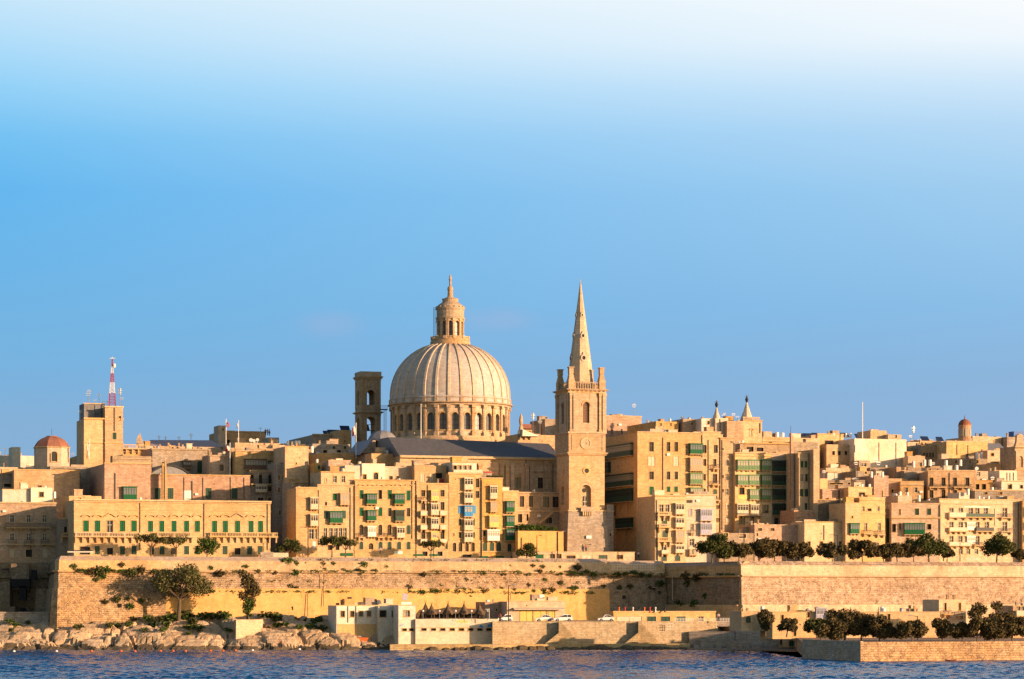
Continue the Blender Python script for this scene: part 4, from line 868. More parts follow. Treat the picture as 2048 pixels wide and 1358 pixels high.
def balustrade(root, R0, z0, z1, n, per, mat, ph, th=.3):
    m = MB()
    m.lathe([(R0, z0), (R0+.12, z0), (R0+.12, z0+.18), (R0-th, z0+.18)], n*3, ph=ph, cap=False)
    m.lathe([(R0-th, z1-.22), (R0+.14, z1-.22), (R0+.14, z1), (R0-th, z1)], n*3, ph=ph, cap=False)
    N_ = n*per
    for k in range(N_):
        a0 = ph+2*PI*(k+.5)/N_+PI/n; w = .10
        if math.sin(a0) > .5: continue
        m_box(m, frame(R0, a0), -w, w, .02, .2, z0+.15, z1-.2)
    for k in range(n):
        a0 = ph+2*PI*k/n+PI/n
        m_box(m, frame(R0, a0), -.42, .42, -.22, .32, z0, z1+.06)
    return m.build('balustrade', mat, root)
# ---- domed church
YD = 690.; DX = xat(900.5, YD); pp = YD/FPX
Z = lambda v: zat(v, YD)
dm = tag(empty('domed_church', (DX, YD, 0)), 'great ribbed stone dome on an arcaded drum crowned by a tall lantern', 'church dome')
Rr = 125*pp-.35; NR = 30; ph = -PI/2+R(6)
zc = Z(878); 
m = MB(); m.lathe([(Rr+.6, 18), (Rr+.6, zc-.6), (Rr+.35, zc), (Rr-.5, zc)], 60); m.build('plinth', 'church', dm)
arched_drum(dm, Rr-.75, zc, Z(817), NR, .92, Z(866), Z(839), 'church', 'glassgrey', ph, .8)
zt = Z(817)
for k in range(NR):
    a0 = ph+PI/NR+2*PI*k/NR
    if math.sin(a0) > .4: continue
    m = MB(); T = frame(Rr-.1, a0)
    m_box(m, T, -.42, .42, .25, .95, zc+.9, zt); m_box(m, T, -.55, .55, -.12, .95, zc, zc+.9); m_box(m, T, -.55, .55, -.12, .95, zt-.7, zt-.01)
    m_box(m, T, -.2, .2, .19, .3, zc+1.2, zt-1.0)
    m.build('pilaster', 'church', dm)
m = MB(); m.lathe([(Rr-1., zt), (Rr-.1, zt), (Rr-.1, Z(814)), (Rr+.1, Z(814)), (Rr+.45, Z(812.5)), (Rr+.45, Z(811.5)), (Rr-1, Z(811.5))], 90, cap=False); m.build('cornice', 'church', dm)
balustrade(dm, Rr-.15, Z(811.5), Z(801.5), NR, 6, 'church', ph)
# dome shell
Rb = 119.5*pp; zb, ztop = Z(799), Z(691); rt = 39*pp
prof = []; hgt = ztop-zb
Rv = hgt/math.sqrt(1-(rt/Rb)**2.0)
for i in range(19):
    t = i/18; z = zb+hgt*t; q = (z-zb)/Rv; prof.append((Rb*max(.0, 1-q**2.2)**.5, z))
prof[-1] = (rt, ztop)
m = MB(); m.lathe([(Rb+.25, Z(811)), (Rb+.25, Z(800)), (Rb, Z(799))]+prof[1:], 120, cap=False); m.build('dome_shell', 'domest', dm, smooth=True)
for k in range(NR):
    a0 = ph+PI/NR+2*PI*k/NR
    m = MB(); w = .34
    c0, s0 = math.cos(a0), math.sin(a0)
    for j, (r, z) in enumerate(prof):
        f = .35+.65*(r-rt)/(Rb-rt)
        ww = w*f*1.1; dn = Vector((r, 0, (z-zb)*1.0+.01)).normalized() if j else Vector((1, 0, 0)); o = .22
        for (x, q) in ((-ww, -.25), (-ww*.8, o), (ww*.8, o), (ww, -.25)):
            rr_ = r+dn.x*q; zz = z+dn.z*q; m.v.append((rr_*c0-x*s0, rr_*s0+x*c0, zz))
    for j in range(len(prof)-1):
        for q in range(3): m.f.append((j*4+q, j*4+q+1, (j+1)*4+q+1, (j+1)*4+q)); m.m.append(0)
    m.build('rib', 'spirest', dm)
# lantern
m = MB(); m.lathe([(41.5*pp, Z(694)), (42*pp, Z(691)), (40*pp, Z(689)), (40*pp, Z(684)), (38.5*pp, Z(683)), (38.5*pp, Z(680)), (27*pp, Z(680))], 48); m.build('lantern_base', 'church', dm)
balustrade(dm, 38*pp, Z(680), Z(674.5), 12, 6, 'church', -PI/2, .2)
NL = 12; phl = -PI/2+R(3)
arched_drum(dm, 26*pp, Z(680), Z(640), NL, .62, Z(676), Z(648), 'church', 'glassgrey', phl, .5, surround=.1)
for k in range(NL):
    a0 = phl+PI/NL+2*PI*k/NL
    if math.sin(a0) > .4: continue
    m = MB(); T = frame(27.6*pp, a0); m_box(m, T, -.3, .3, -.02, .6, Z(679), Z(640)); m_box(m, T, -.4, .4, -.14, .6, Z(643), Z(638)); m.build('pilaster', 'church', dm)
m = MB(); m.lathe([(27*pp, Z(640)), (28.5*pp, Z(639)), (29.5*pp, Z(636)), (27.5*pp, Z(634)), (27.5*pp, Z(622)), (29*pp, Z(619)), (29.5*pp, Z(616)), (27*pp, Z(616)), (25*pp, Z(611)), (18*pp, Z(606)), (15.5*pp, Z(604)), (16*pp, Z(600)), (17*pp, Z(598)), (14*pp, Z(598)), (8*pp, Z(595))], 24)
m.build('lantern_cap', 'church', dm)
for k in range(16):
    a0 = 2*PI*k/16
    m = MB(); T = frame(29*pp, a0); m_box(m, T, -.25, .25, -.05, .5, Z(616), Z(613.6)); m.build('merlon', 'church', dm)
m = MB(); m.lathe([(8*pp, Z(597)), (5.5*pp, Z(592)), (5*pp, Z(582)), (6*pp, Z(579)), (5*pp, Z(574)), (2.2*pp, Z(572)), (2.2*pp, Z(561)), (3.4*pp, Z(559)), (2.0*pp, Z(557)), (2.2*pp, Z(552)), (.4*pp, Z(549))], 12); m.build('finial', 'church', dm)
# scaffold ladder on the lantern
sc = tag(empty('scaffold', (DX, YD, 0)), 'thin blue grey scaffold ladder on the left side of the lantern', 'scaffold')
m = MB(); xa, xb = -33.5*pp, -30.5*pp
for x in (xa, xb): m.box(x, x+.09, -.6, -.5, Z(676), Z(616))
for i in range(14): z = Z(674-58*i/13); m.box(xa, xb+.1, -.61, -.49, z, z+.07)
m.box(xb, -27*pp, -.6, -.5, Z(620), Z(619)); m.box(xb, -27*pp, -.6, -.5, Z(646), Z(645)); m.build('frame', 'pipe', sc)
# ---- bell tower left of the dome (open arches)
YB = 702.; th = R(18); k_ = YB/FPX; ZB = lambda v: zat(v, YB)
bt = tag(empty('bell_tower', (xat(722, YB), YB, 0), th), 'weathered square bell tower with open arches left of the great dome', 'bell tower')
Wd = (760-722)*k_/math.cos(th)*1.03; Dp = Wd*1.1
Fr = [lambda x, y, z: (x, y, z), lambda x, y, z: (Wd-y, x, z), lambda x, y, z: (Wd-x, Dp-y, z), lambda x, y, z: (y, Dp-x, z)]
def story(z0, z1, hw, hb, hs, nm):
    m = MB()
    for i, T in enumerate(Fr):
        L = Wd if i % 2 == 0 else Dp
        m.arch(T, 0, L, z0, z1, L/2, hw, hb, hs, .9)
    # inner faces
    for i, T in enumerate(Fr):
        L = Wd if i % 2 == 0 else Dp
        T2 = lambda x, y, z, T=T: T(x, y+.9, z)
        m.arch(T2, .9, L-.9, z0, z1, L/2, hw, hb, hs, .002)
    m.build(nm, 'church', bt)
story(ZB(887), ZB(826), 1.45, ZB(880), ZB(844), 'lower_stage')
story(ZB(822), ZB(757), 1.0, ZB(809), ZB(787), 'upper_stage')
def ring(z0, z1, pr, nm='cornice', mat='church'):
    m = MB(); m.box(-pr, Wd+pr, -pr, Dp+pr, z0, z1); m.build(nm, mat, bt)
ring(18, ZB(887.1), .2, 'base'); ring(ZB(826), ZB(822), .35); ring(ZB(824.5), ZB(822.8), .6); ring(ZB(757), ZB(754), .3); ring(ZB(753.8), ZB(751.5), .5); ring(ZB(751.4), ZB(742.5), .12, 'attic')
for x in (0, 1.15, Wd-1.55, Wd-.45):
    for (v0, v1) in ((880, 828), (818, 759)):
        m = MB(); m.box(x, x+.4, -.16, -.003, ZB(v0), ZB(v1)); m.box(x-.06, x+.46, -.22, -.003, ZB(v1+3), ZB(v1)); m.build('pilaster', 'church', bt)
for y in (.3, Dp-.9):
    for (v0, v1) in ((880, 828), (818, 759)):
        m = MB(); m.box(-.16, -.003, y, y+.5, ZB(v0), ZB(v1)); m.build('pilaster', 'church', bt)
m = MB(); m.box(Wd*.32, Wd*.68, -.1, -.004, ZB(776), ZB(762)); m.box(Wd/2-.35, Wd/2+.35, -.25, -.11, ZB(773), ZB(766)); m.build('carved_panel', 'church', bt)
m = MB(); m.box(1, Wd-1, Dp/2-.06, Dp/2+.06, ZB(860), ZB(859)); m.box(1, Wd-1, Dp/2-.06, Dp/2+.06, ZB(848), ZB(847)); m.lathe([(.1, ZB(847)), (.25, ZB(849)), (.5, ZB(857)), (.75, ZB(860))], 12, Wd/2, Dp/2+.3); m.build('bell', 'iron', bt)
br = tag(empty('footbridge', (xat(760, 695), 695, 0)), 'iron lattice footbridge between bell tower and dome', 'footbridge')
m = MB(); w = 15*695/FPX; zz = lambda v: zat(v, 695)
m.box(0, w, 0, 1, zz(820), zz(818)); m.box(0, w, 0, .08, zz(811.5), zz(811))
for i in range(8): m.box(w*i/7, w*i/7+.06, 0, .08, zz(818), zz(811.5))
for x in (.5*w, .78*w):
    m.box(x, x+.1, .3, .4, zz(868), zz(820))
for i in range(9): z = zz(866-5.2*i); m.tube((.5*w+.05, .35, z), (.78*w+.05, .35, z+.66), .04, .04, 4)
m.build('lattice', 'iron', br)

# ---- spire tower
YS = 625.; k_ = YS/FPX; th = R(18); c_, s_ = math.cos(th), math.sin(th); ZS = lambda v: zat(v, YS)
sp = tag(empty('spire_tower', (xat(1138, YS), YS, 0), th), 'tall square church tower with belfry and octagonal needle spire', 'church spire')
def Ss(u): q = (u-1024)/FPX; return (q*YS-xat(1138, YS))/(c_-q*s_)
Wt = Ss(1210); D = Wt; t0 = -0.0
def tb(z0, z1, pr, nm, mat='church', pr1=None):
    m = MB(); q = pr if pr1 is None else pr1
    m.box(-pr, Wt+pr, -pr, D+pr, z0, z1, 0, (-q, Wt+q, -q, D+q)); return m.build(nm, mat, sp)
tb(17, ZS(1022), .95, 'battered_base', 'greyst', .2)
tb(ZS(1022), ZS(1020), .35, 'string_course', 'trim')
# shaft, front and left faces have openings
zs0, zs1 = ZS(1020), ZS(910)
m = MB(); c1 = Ss(1172); F1 = lambda x, y, z: (x, y, z); F2 = lambda x, y, z: (y, D-x, z)
m.arch(F1, .1, Wt-.1, zs0, zs1, c1, 1.25, ZS(1015), ZS(980), .9)
m.arch(F2, .1, D-.1, zs0, zs1, D/2, 1.1, ZS(1008), ZS(980), .6)
m.quad([(.1, .9, zs0), (Wt-.1, .9, zs0), (Wt-.1, .9, ZS(960)), (.1, .9, ZS(960))]); m.quad([(.6, .1, zs0), (.6, D-.1, zs0), (.6, D-.1, ZS(960)), (.6, .1, ZS(960))])
m.quad([(Wt-.1, 0, zs0), (Wt-.1, D, zs0), (Wt-.1, D, zs1), (Wt-.1, 0, zs1)]); m.quad([(0, D-.1, zs0), (Wt, D-.1, zs0), (Wt, D-.1, zs1), (0, D-.1, zs1)])
m.box(.0, .1, -.0, .1, zs0, zs1)
m.build('shaft', 'church', sp)
m = MB(); zz = ZS(1012); m.box(c1-.45, c1+.45, .8, .89, zz, ZS(995)); m.extr([(c1+.45*math.cos(PI*i/8), ZS(995)+.01+.45*math.sin(PI*i/8)) for i in range(9)], .8, .89)
o = m.build('window', 'glass', sp)
m = MB(); m.box(c1-.04, c1+.04, .74, .795, zz, ZS(991)); m.box(c1-.45, c1+.45, .74, .795, ZS(1003), ZS(1002.3)); m.box(c1-.45, c1+.45, .74, .795, ZS(1011.8), ZS(1011)); m.build('sash', 'whitepaint', o)
def disc(u, v, r, y, nm, mat, inner=None):
    m = MB(); cx, cz = Ss(u), ZS(v); n = 20
    P = [(cx+r*math.cos(2*PI*i/n), cz+r*math.sin(2*PI*i/n)) for i in range(n)]
    if inner is None: m.extr(P, y-.04, y)
    else:
        for i in range(n):
            a, b = P[i], P[(i+1) % n]; k = inner/r; a2 = (cx+(a[0]-cx)*k, cz+(a[1]-cz)*k); b2 = (cx+(b[0]-cx)*k, cz+(b[1]-cz)*k)
            m.extr([a, b, b2, a2], y-.16, y)
    return m.build(nm, mat, sp)
disc(1171, 980, .5, .88, 'round_window', 'glass')
disc(1173, 941, .55, -.0, 'round_window', 'glass'); disc(1173, 941, .88, -.001, 'window_frame', 'trim', .55)
disc(1171, 886, 1.15, -.124, 'clock_face', 'church'); disc(1171, 886, 1.3, -.122, 'clock_ring', 'trim', 1.05); disc(1171.5, 886, .12, -.17, 'clock_hub', 'iron')
tb(ZS(910), ZS(907), .28, 'cornice', 'church'); tb(ZS(907), ZS(904), .5, 'cornice', 'church', .6); tb(ZS(904), ZS(866), .12, 'clock_stage', 'church'); tb(ZS(866), ZS(862.5), .4, 'cornice', 'church', .3)
# recessed frame on clock stage
m = MB()
for (x0, x1, v0, v1) in ((.55, .75, 900, 870), (Wt-.75, Wt-.55, 900, 870)): m.box(x0, x1, -.22, -.125, ZS(v0), ZS(v1))
m.build('panel_moulding', 'church', sp)
# dotted arch moulding
for i in range(15):
    a = PI*(i+.5)/15; m = MB(); x = c1-1.75*math.cos(a); z = ZS(980)+1.75*math.sin(a)
    m.box(x-.1, x+.1, -.02, .09, z-.1, z+.1); m.build('moulding_block', 'old', sp)
for i in range(6):
    z = ZS(1012)+i*(ZS(982)-ZS(1012))/5
    for x in (c1-1.75, c1+1.75): m = MB(); m.box(x-.1, x+.1, -.02, .09, z-.1, z+.1); m.build('moulding_block', 'old', sp)
for i in range(5):
    m = MB(); x = c1-1.05+i*.5; m.box(x, x+.24, -.95, .2, ZS(1031), ZS(1023), 0, (x, x+.24, -1.0, .2)); m.build('balcony_corbel', 'trim', sp)
m = MB(); m.box(c1-1.5, c1+1.5, -.95, .0, ZS(1022.8), ZS(1021)); m.box(c1-1.5, c1+1.5, -.95, -.75, ZS(1021), ZS(1013.5)); m.build('stone_balcony', 'church', sp)
m = MB(); m.box(Ss(1170), Ss(1180), -1.0, -.5, ZS(1077), ZS(1071)); m.build('plaque', 'whitepaint', sp)
# belfry
m = MB(); z0, z1 = ZS(862.5), ZS(785)
FF = [lambda x, y, z: (x, y, z), lambda x, y, z: (Wt-y, x, z), lambda x, y, z: (Wt-x, D-y, z), lambda x, y, z: (y, D-x, z)]
cb = Ss(1172.3)
for i, T in enumerate(FF): m.arch(T, .15, Wt-.15, z0, z1, cb if i == 0 else Wt/2, .78, ZS(845), ZS(810), .7)
m.build('belfry', 'church', sp)
for i, T in enumerate(FF):
    cx = cb if i == 0 else Wt/2; m = MB(); h0, h1 = ZS(845), ZS(810)+.75
    for j in range(13):
        z = h0+(h1-h0)*j/13; hw = .78 if z < ZS(810) else math.sqrt(max(.05, .78**2-(z-ZS(810))**2))
        m_box(m, T, cx-hw, cx+hw, .35, .5, z+.02, z+(h1-h0)/13*.6, 0)
    m_box(m, T, cx-.8, cx+.8, .62, .66, h0, h1); m.build('louvre', 'brown', sp)
    for x in (.12, .95, Wt-1.5, Wt-.65):
        m = MB(); m_box(m, T, x, x+.5, -.36, .15, z0+.5, z1-.5); m_box(m, T, x-.1, x+.6, -.45, .15, z0, z0+.5); m_box(m, T, x-.1, x+.6, -.48, .15, z1-.75, z1-.02); m.build('pilaster', 'church', sp)
    m = MB()
    for a in range(9):
        al = PI*a/9; be = PI*(a+1)/9; r0 = .86; r1 = 1.12
        P = [(cx-r0*math.cos(al), ZS(810)+r0*math.sin(al)), (cx-r1*math.cos(al), ZS(810)+r1*math.sin(al)), (cx-r1*math.cos(be), ZS(810)+r1*math.sin(be)), (cx-r0*math.cos(be), ZS(810)+r0*math.sin(be))]
        n = len(m.v); m.v += [T(x, -.14, z) for x, z in P]+[T(x, .16, z) for x, z in P]
        for f in ((0, 1, 2, 3), (4, 5, 1, 0), (5, 6, 2, 1), (6, 7, 3, 2), (7, 4, 0, 3)): m.f.append(tuple(n+q for q in f)); m.m.append(0)
    m.build('arch_moulding', 'church', sp)
tb(ZS(785), ZS(781), .22, 'entablature', 'church'); tb(ZS(781), ZS(778.5), .45, 'cornice', 'church', .75); tb(ZS(778.5), ZS(777.5), .8, 'cornice', 'church', .8)
for i in range(9):
    m = MB(); x = i*(Wt-.3)/8; m.box(x, x+.3, -.62, -.2, ZS(781.5), ZS(780)); m.build('dentil', 'church', sp)
# parapet balustrade
for T in FF:
    m = MB(); m_box(m, T, 1.3, Wt-1.3, .1, .4, ZS(777.5), ZS(776)); m_box(m, T, 1.3, Wt-1.3, .1, .4, ZS(764.5), ZS(763))
    for i in range(10): x = 1.55+(Wt-3.3)*i/9; m_box(m, T, x, x+.2, .15, .35, ZS(776), ZS(764.5))
    m.build('balustrade', 'church', sp)
# corner pinnacles
for (x, y) in ((.65, .65), (Wt-.65, .65), (.65, D-.65), (Wt-.65, D-.65)):
    m = MB(); m.box(x-.75, x+.75, y-.75, y+.75, ZS(777.5), ZS(763)); 
    m.box(x-.82, x+.82, y-.82, y+.82, ZS(763), ZS(761.5))
    m.box(x-.75, x+.75, y-.75, y+.75, ZS(761.5), ZS(746), 0, (x-.42, x+.42, y-.42, y+.42))
    m.box(x-.52, x+.52, y-.52, y+.52, ZS(746), ZS(735)); m.box(x-.66, x+.66, y-.66, y+.66, ZS(735), ZS(733)); m.build('pinnacle', 'church', sp)
# spire
r0 = (1189-1136)/2*k_*1.04; cx, cy = Wt/2-.05, D/2; rot = PI/8
zA = ZS(777.4); zT = ZS(551)
rt_ = lambda v: r0*(v-551)/(765-551)
m = MB(); m.lathe([(rt_(777), zA), (.06, ZS(556)), (.05, zT)], 8, cx, cy, 0, rot); m.build('spire', 'spirest', sp)
for v, rr in ((713, .85), (668, .66), (626, .44)):
    for kf in (0, 3):
        a = -PI/2+kf*PI/2+0.0; rad = rt_(v)*math.cos(PI/8)
        dx, dy = math.cos(a), math.sin(a); tx, ty = -dy, dx; m = MB(); n = 14
        for i in range(n):
            al, be = 2*PI*i/n, 2*PI*(i+1)/n; b0 = len(m.v)
            for (q, rr2, o) in ((al, rr, .2), (be, rr, .2), (be, rr*.55, .2), (al, rr*.55, .2), (al, rr, -.3), (be, rr, -.3), (be, rr*.55, -.1), (al, rr*.55, -.1)):
                ox = math.cos(q)*rr2*.85; oz = math.sin(q)*rr2
                m.v.append((cx+dx*(rad+o)+tx*ox, cy+dy*(rad+o)+ty*ox, ZS(v)+oz))
            for f in ((0, 1, 2, 3), (4, 5, 1, 0), (3, 2, 6, 7)): m.f.append(tuple(b0+z for z in f)); m.m.append(0)
        b0 = len(m.v)
        for i in range(n): al = 2*PI*i/n; m.v.append((cx+dx*(rad+.12)+tx*math.cos(al)*rr*.5, cy+dy*(rad+.12)+ty*math.cos(al)*rr*.5, ZS(v)+math.sin(al)*rr*.55))
        m.f.append(tuple(b0+i for i in range(n))); m.m.append(1)
        # crest above the lucarne
        X = cx+dx*(rad+.0); Y_ = cy+dy*(rad+.0)
        m.box(X-.25, X+.25, Y_-.25, Y_+.25, ZS(v)+rr*.9, ZS(v)+rr*1.6, 0, (X-.05, X+.05, Y_-.05, Y_+.05))
        m.build('lucarne', ['spirest', 'darkroom'], sp)
# ---- neo classical church body
nv = Bld('church_nave', 'long shaded neoclassical church body with slate roof and pilasters beside the spire tower', 'church', 800, 1121, 913, 14, 26, 18, 'church', par=.3)
nv.add('w 1036,1081 11 955-977;C 913-916 * .5;C 916-918 * .9;C 924-926 * .15;C 985-988 * .5;P 1052 1.3 918-985')
for u in (1003, 1014, 1053.5, 1062.5, 1099, 1110, 1023.5, 960, 920, 880):
    a = nv.S(u-3.8); b = nv.S(u+3.8); c, d = nv.Z(u, 985), nv.Z(u, 927)
    m = MB(); m.box(a, b, -.5, -.003, c+.5, d-.5); m.box(a-.15, b+.15, -.65, -.003, c, c+.5); m.box(a-.15, b+.15, -.65, -.003, d-.5, d); m.build('pilaster', 'church', nv.root)
m = MB(); m.box(nv.S(1068), nv.S(1093), -.4, -.003, nv.Z(1080, 944), nv.Z(1080, 942)); m.box(nv.S(1028), nv.S(1044), -.4, -.003, nv.Z(1036, 950), nv.Z(1036, 948)); m.build('hood_moulding', 'church', nv.root)
nv.done()
m = MB(); H = nv.H; L = nv.L
m.extr([(0, 0)], 0, 0) if 0 else None
hr = nv.Z(950, 885)-H+.4
b0 = len(m.v); m.v += [(-.3, -.4, H-.1), (L+.2, -.4, H-.1), (L+.2, 26.3, H-.1), (-.3, 26.3, H-.1), (-.3, 9, H+hr*1.28), (L+.2, 9, H+hr*1.05), (L+.2, 17, H+hr*1.05), (-.3, 17, H+hr*1.28)]
for f in ((0, 1, 5, 4), (4, 5, 6, 7), (1, 2, 6, 5), (2, 3, 7, 6), (3, 0, 4, 7), (3, 2, 1, 0)): m.f.append(f); m.m.append(0)
m.build('slate_roof', 'slate', nv.root)
lw = Bld('church_annex', 'lower church annex with large windows and an outside stair behind the garden hedge', 'church annex', 1000, 1121, 985, 7, 6, 18, 'church', par=.3)
lw.add('w 1044,1062 9 992-1014;w 1072,1092,1112 14 993-1015;w 1093,1101 7 1035-1047;k 1040 9 1028-1045;k 1055 4 1028-1042;C 984-986 * .3;C 1021-1023 * .25')
m = MB(); m.extr([(lw.S(1075), lw.Z(1080, 1046)), (lw.S(1102), lw.Z(1100, 1024)), (lw.S(1104), lw.Z(1100, 1024)), (lw.S(1104), lw.Z(1100, 1026)), (lw.S(1077), lw.Z(1080, 1048))], -1.4, -.01); m.build('outside_stair', 'trim', lw.root)
lw.done()
# ---- gabled chapel and lead half dome left
gb = Bld('gabled_chapel', 'small stone chapel front with steep gable and half dome in front of the bell tower', 'chapel', 728, 800, 905, 34, 20, 18, 'old', par=.2)
gb.done()
m = MB(); L = gb.L; H = gb.H; ap = gb.Z(745, 880)
xs = gb.S(746)
m.extr([(-.8, H-.2), (xs, ap), (xs+.6, ap), (xs+.6, H-.2)], -.3, 1.2, 0)
b0 = len(m.v); m.v += [(-1.0, -.5, H-.6), (xs, -.5, ap+.3), (xs, 15, ap+.3), (-1.0, 15, H-.6), (L+.3, -.5, H-.4), (L+.3, 15, H-.4)]
for f in ((0, 1, 2, 3), (1, 4, 5, 2)): m.f.append(tuple(b0+i for i in f)); m.m.append(1)
m.build('pitched_roof', ['old', 'leadroof'], gb.root)
hd = tag(empty('half_dome', (xat(765, 668), 668, 0)), 'grey lead covered half dome at the foot of the great drum', 'dome')
m = MB(); q = 668/FPX; m.lathe([(31*q, zat(906, 668))]+[(31*q*math.cos(PI*i/16)**.9 if i < 8 else .1, zat(888, 668)+27*q*math.sin(PI*i/16)) for i in range(9)], 10, ph=.2); m.build('shell', 'leadroof', hd)
m = MB(); m.lathe([(30.5*q, 18), (30.5*q, zat(906.2, 668))], 10, ph=.2); m.build('apse_wall', 'old', hd)
B('GB2', 'roof_house', 'small ochre flat box in front of the gabled chapel', 743, 793, 907, 19, 6, 'ochre', '')
# ---- red domed octagonal chapel far left
Yc = Yf(103)+58; q = Yc/FPX; zc_ = lambda v: zat(v, Yc)
ch = tag(empty('octagonal_chapel', (xat(103.5, Yc), Yc, 0)), 'octagonal chapel lantern with faded red dome at the far left', 'chapel dome')
rr = 36*q; rot = R(18)-PI/2+PI/8
m = MB(); m.lathe([(rr, zc_(945)), (rr, zc_(896))], 8, ph=rot); m.build('drum_wall', 'cream', ch)
m = MB(); m.lathe([(rr*1.04, zc_(897)), (rr*1.06, zc_(895)), (rr*1.0, zc_(894))], 8, ph=rot); m.build('cornice', 'trim', ch)
m = MB(); m.lathe([(rr*1.0, zc_(894)), (rr*.93, zc_(889)), (rr*.78, zc_(882)), (rr*.58, zc_(877)), (rr*.33, zc_(873.5)), (rr*.3, zc_(872)), (.1, zc_(871.5))], 8, ph=rot); m.build('dome_shell', 'reddome', ch)
a0 = R(18)-PI/2; ap_ = rr*math.cos(PI/8); T = frame(ap_, a0); m = MB(); hw = 5.5*q; m_box(m, T, -hw, hw, -.03, .05, zc_(924), zc_(908)); 
P = [(hw*math.cos(PI*i/8), zc_(908)+.01+hw*.6*math.sin(PI*i/8)) for i in range(9)]; m.quad([T(x, -.031, z) for x, z in P]); o = m.build('window', 'glass', ch)
fr = MB(); m_box(fr, T, -hw-.2, -hw-.01, -.25, -.003, zc_(925), zc_(908)); m_box(fr, T, hw+.01, hw+.2, -.25, -.003, zc_(925), zc_(908)); m_box(fr, T, -hw-.2, hw+.2, -.3, -.003, zc_(926), zc_(925)); fr.build('window_frame', 'trim', o)
m = MB(); m.box(-.03, .03, -.03, .03, zc_(872), zc_(858)); m.build('spike', 'iron', ch)
# ---- telecom tower left
tw = Bld('mast_tower', 'square ochre tower carrying aerials beside the red and white mast', 'tower', 168, 246, 838, 60, 11, 18, 'ochre', par=.3)
tw.add('C 836-839 * .35;C 885-887 * .2;G 229 8 865-879;P 211.5 1.2 840-885;P 229 2 812-862;S 190 40 829-836'.replace(';S 190 40 829-836', '')); tw.done()
t2 = Bld('mast_tower', 'upper stair turret of the square ochre tower', 'tower', 210, 246, 814, 59.6, 6, 18, 'ochre', par=.3)
t2.add('C 812-815 * .3;k 240 4 832-842;C 840-841 * .12;G 229 8 865-879;C 885-887 * .15;P 229 1.5 815-862'); t2.done()
tw2 = Bld('mast_tower', 'grey concrete tank house on the square ochre tower', 'tank house', 168, 210, 807, 63, 7, 18, 'zinc', par=.3); tw2.add('C 806-808 * .2;P 190,203 .6 810-836'); tw2.done()
Ym = tw.Y+4; q = Ym/FPX; zm_ = lambda v: zat(v, Ym)
ms_ = tag(empty('lattice_mast', (xat(224.5, Ym), Ym, 0)), 'tall red and white lattice mast on the square tower', 'radio mast')
def lattice(v0, v1, w0, w1, mat, n):
    m = MB(); pts = lambda t, sx, sy: (sx*(w0+(w1-w0)*t)/2*q, sy*(w0+(w1-w0)*t)/2*q, zm_(v0+(v1-v0)*t))
    for sx in (-1, 1):
        for sy in (-1, 1): m.tube(pts(0, sx, sy), pts(1, sx, sy), .07, .06, 4)
    for i in range(n):
        a, b = i/n, (i+1)/n
        for (p, r_) in (((-1, -1), (1, -1)), ((1, -1), (1, 1)), ((1, 1), (-1, 1)), ((-1, 1), (-1, -1))):
            m.tube(pts(a, *p), pts(b, *r_), .04, .04, 3); m.tube(pts(a, *r_), pts(b, *p), .04, .04, 3); m.tube(pts(b, *p), pts(b, *r_), .04, .04, 3)
    m.build('lattice_section', mat, ms_)
lattice(812, 787, 13, 10.5, 'mastred', 4); lattice(787, 765, 9.5, 7, 'whitepaint', 3); lattice(765, 747, 7, 5, 'mastred', 3); lattice(747, 733, 4, 2.5, 'whitepaint', 3); lattice(733, 718, 2.5, 1.5, 'mastred', 3)
m = MB(); m.box(-5*q, 6*q, -.1, .1, zm_(717), zm_(716)); m.box(-.08, .08, -.08, .08, zm_(718), zm_(714)); m.lathe([(.1, zm_(736)), (3*q, zm_(734)), (3*q, zm_(728)), (.1, zm_(727))], 10, 4*q, 0); m.build('dish', 'whitepaint', ms_)
# ---- pitched roof hall with grey lilac roof, left skyline
m = MB(); Y0 = Yf(285)+115; a = at(284, 893, Y0); L_ = (445-284)*Y0/FPX
rt = tag(empty('long_hall', tuple(a), R(6)), 'long hall with pale lilac pitched roof on the left skyline', 'hall')
m.extr([(0, 0)], 0, 0) if 0 else None
h = 16*Y0/FPX; b0 = 0; m.v += [(0, 0, 0), (L_, 0, 0), (L_, 12, 0), (0, 12, 0), (2, 6, h), (L_-3, 6, h)]
for f in ((0, 1, 5, 4), (1, 2, 5), (2, 3, 4, 5), (3, 0, 4)): m.f.append(f); m.m.append(0)
m.build('roof', 'lilacroof', rt); w = MB(); w.box(.3, L_-.3, .3, 11.7, -14, -.01); w.build('wall', 'peach', rt)
g = tag(empty('gable_pinnacle', tuple(at(280, 893, Y0-2)), R(6)), 'pointed stone gable piece at the left end of the lilac roof', 'gable')
m = MB(); m.extr([(-.9, 0), (-.9, 1.6), (-.6, 2.7), (0, 3.5), (.3, 2.6), (1.3, 0)], 0, 1.4); m.build('stone', 'spirest', g)
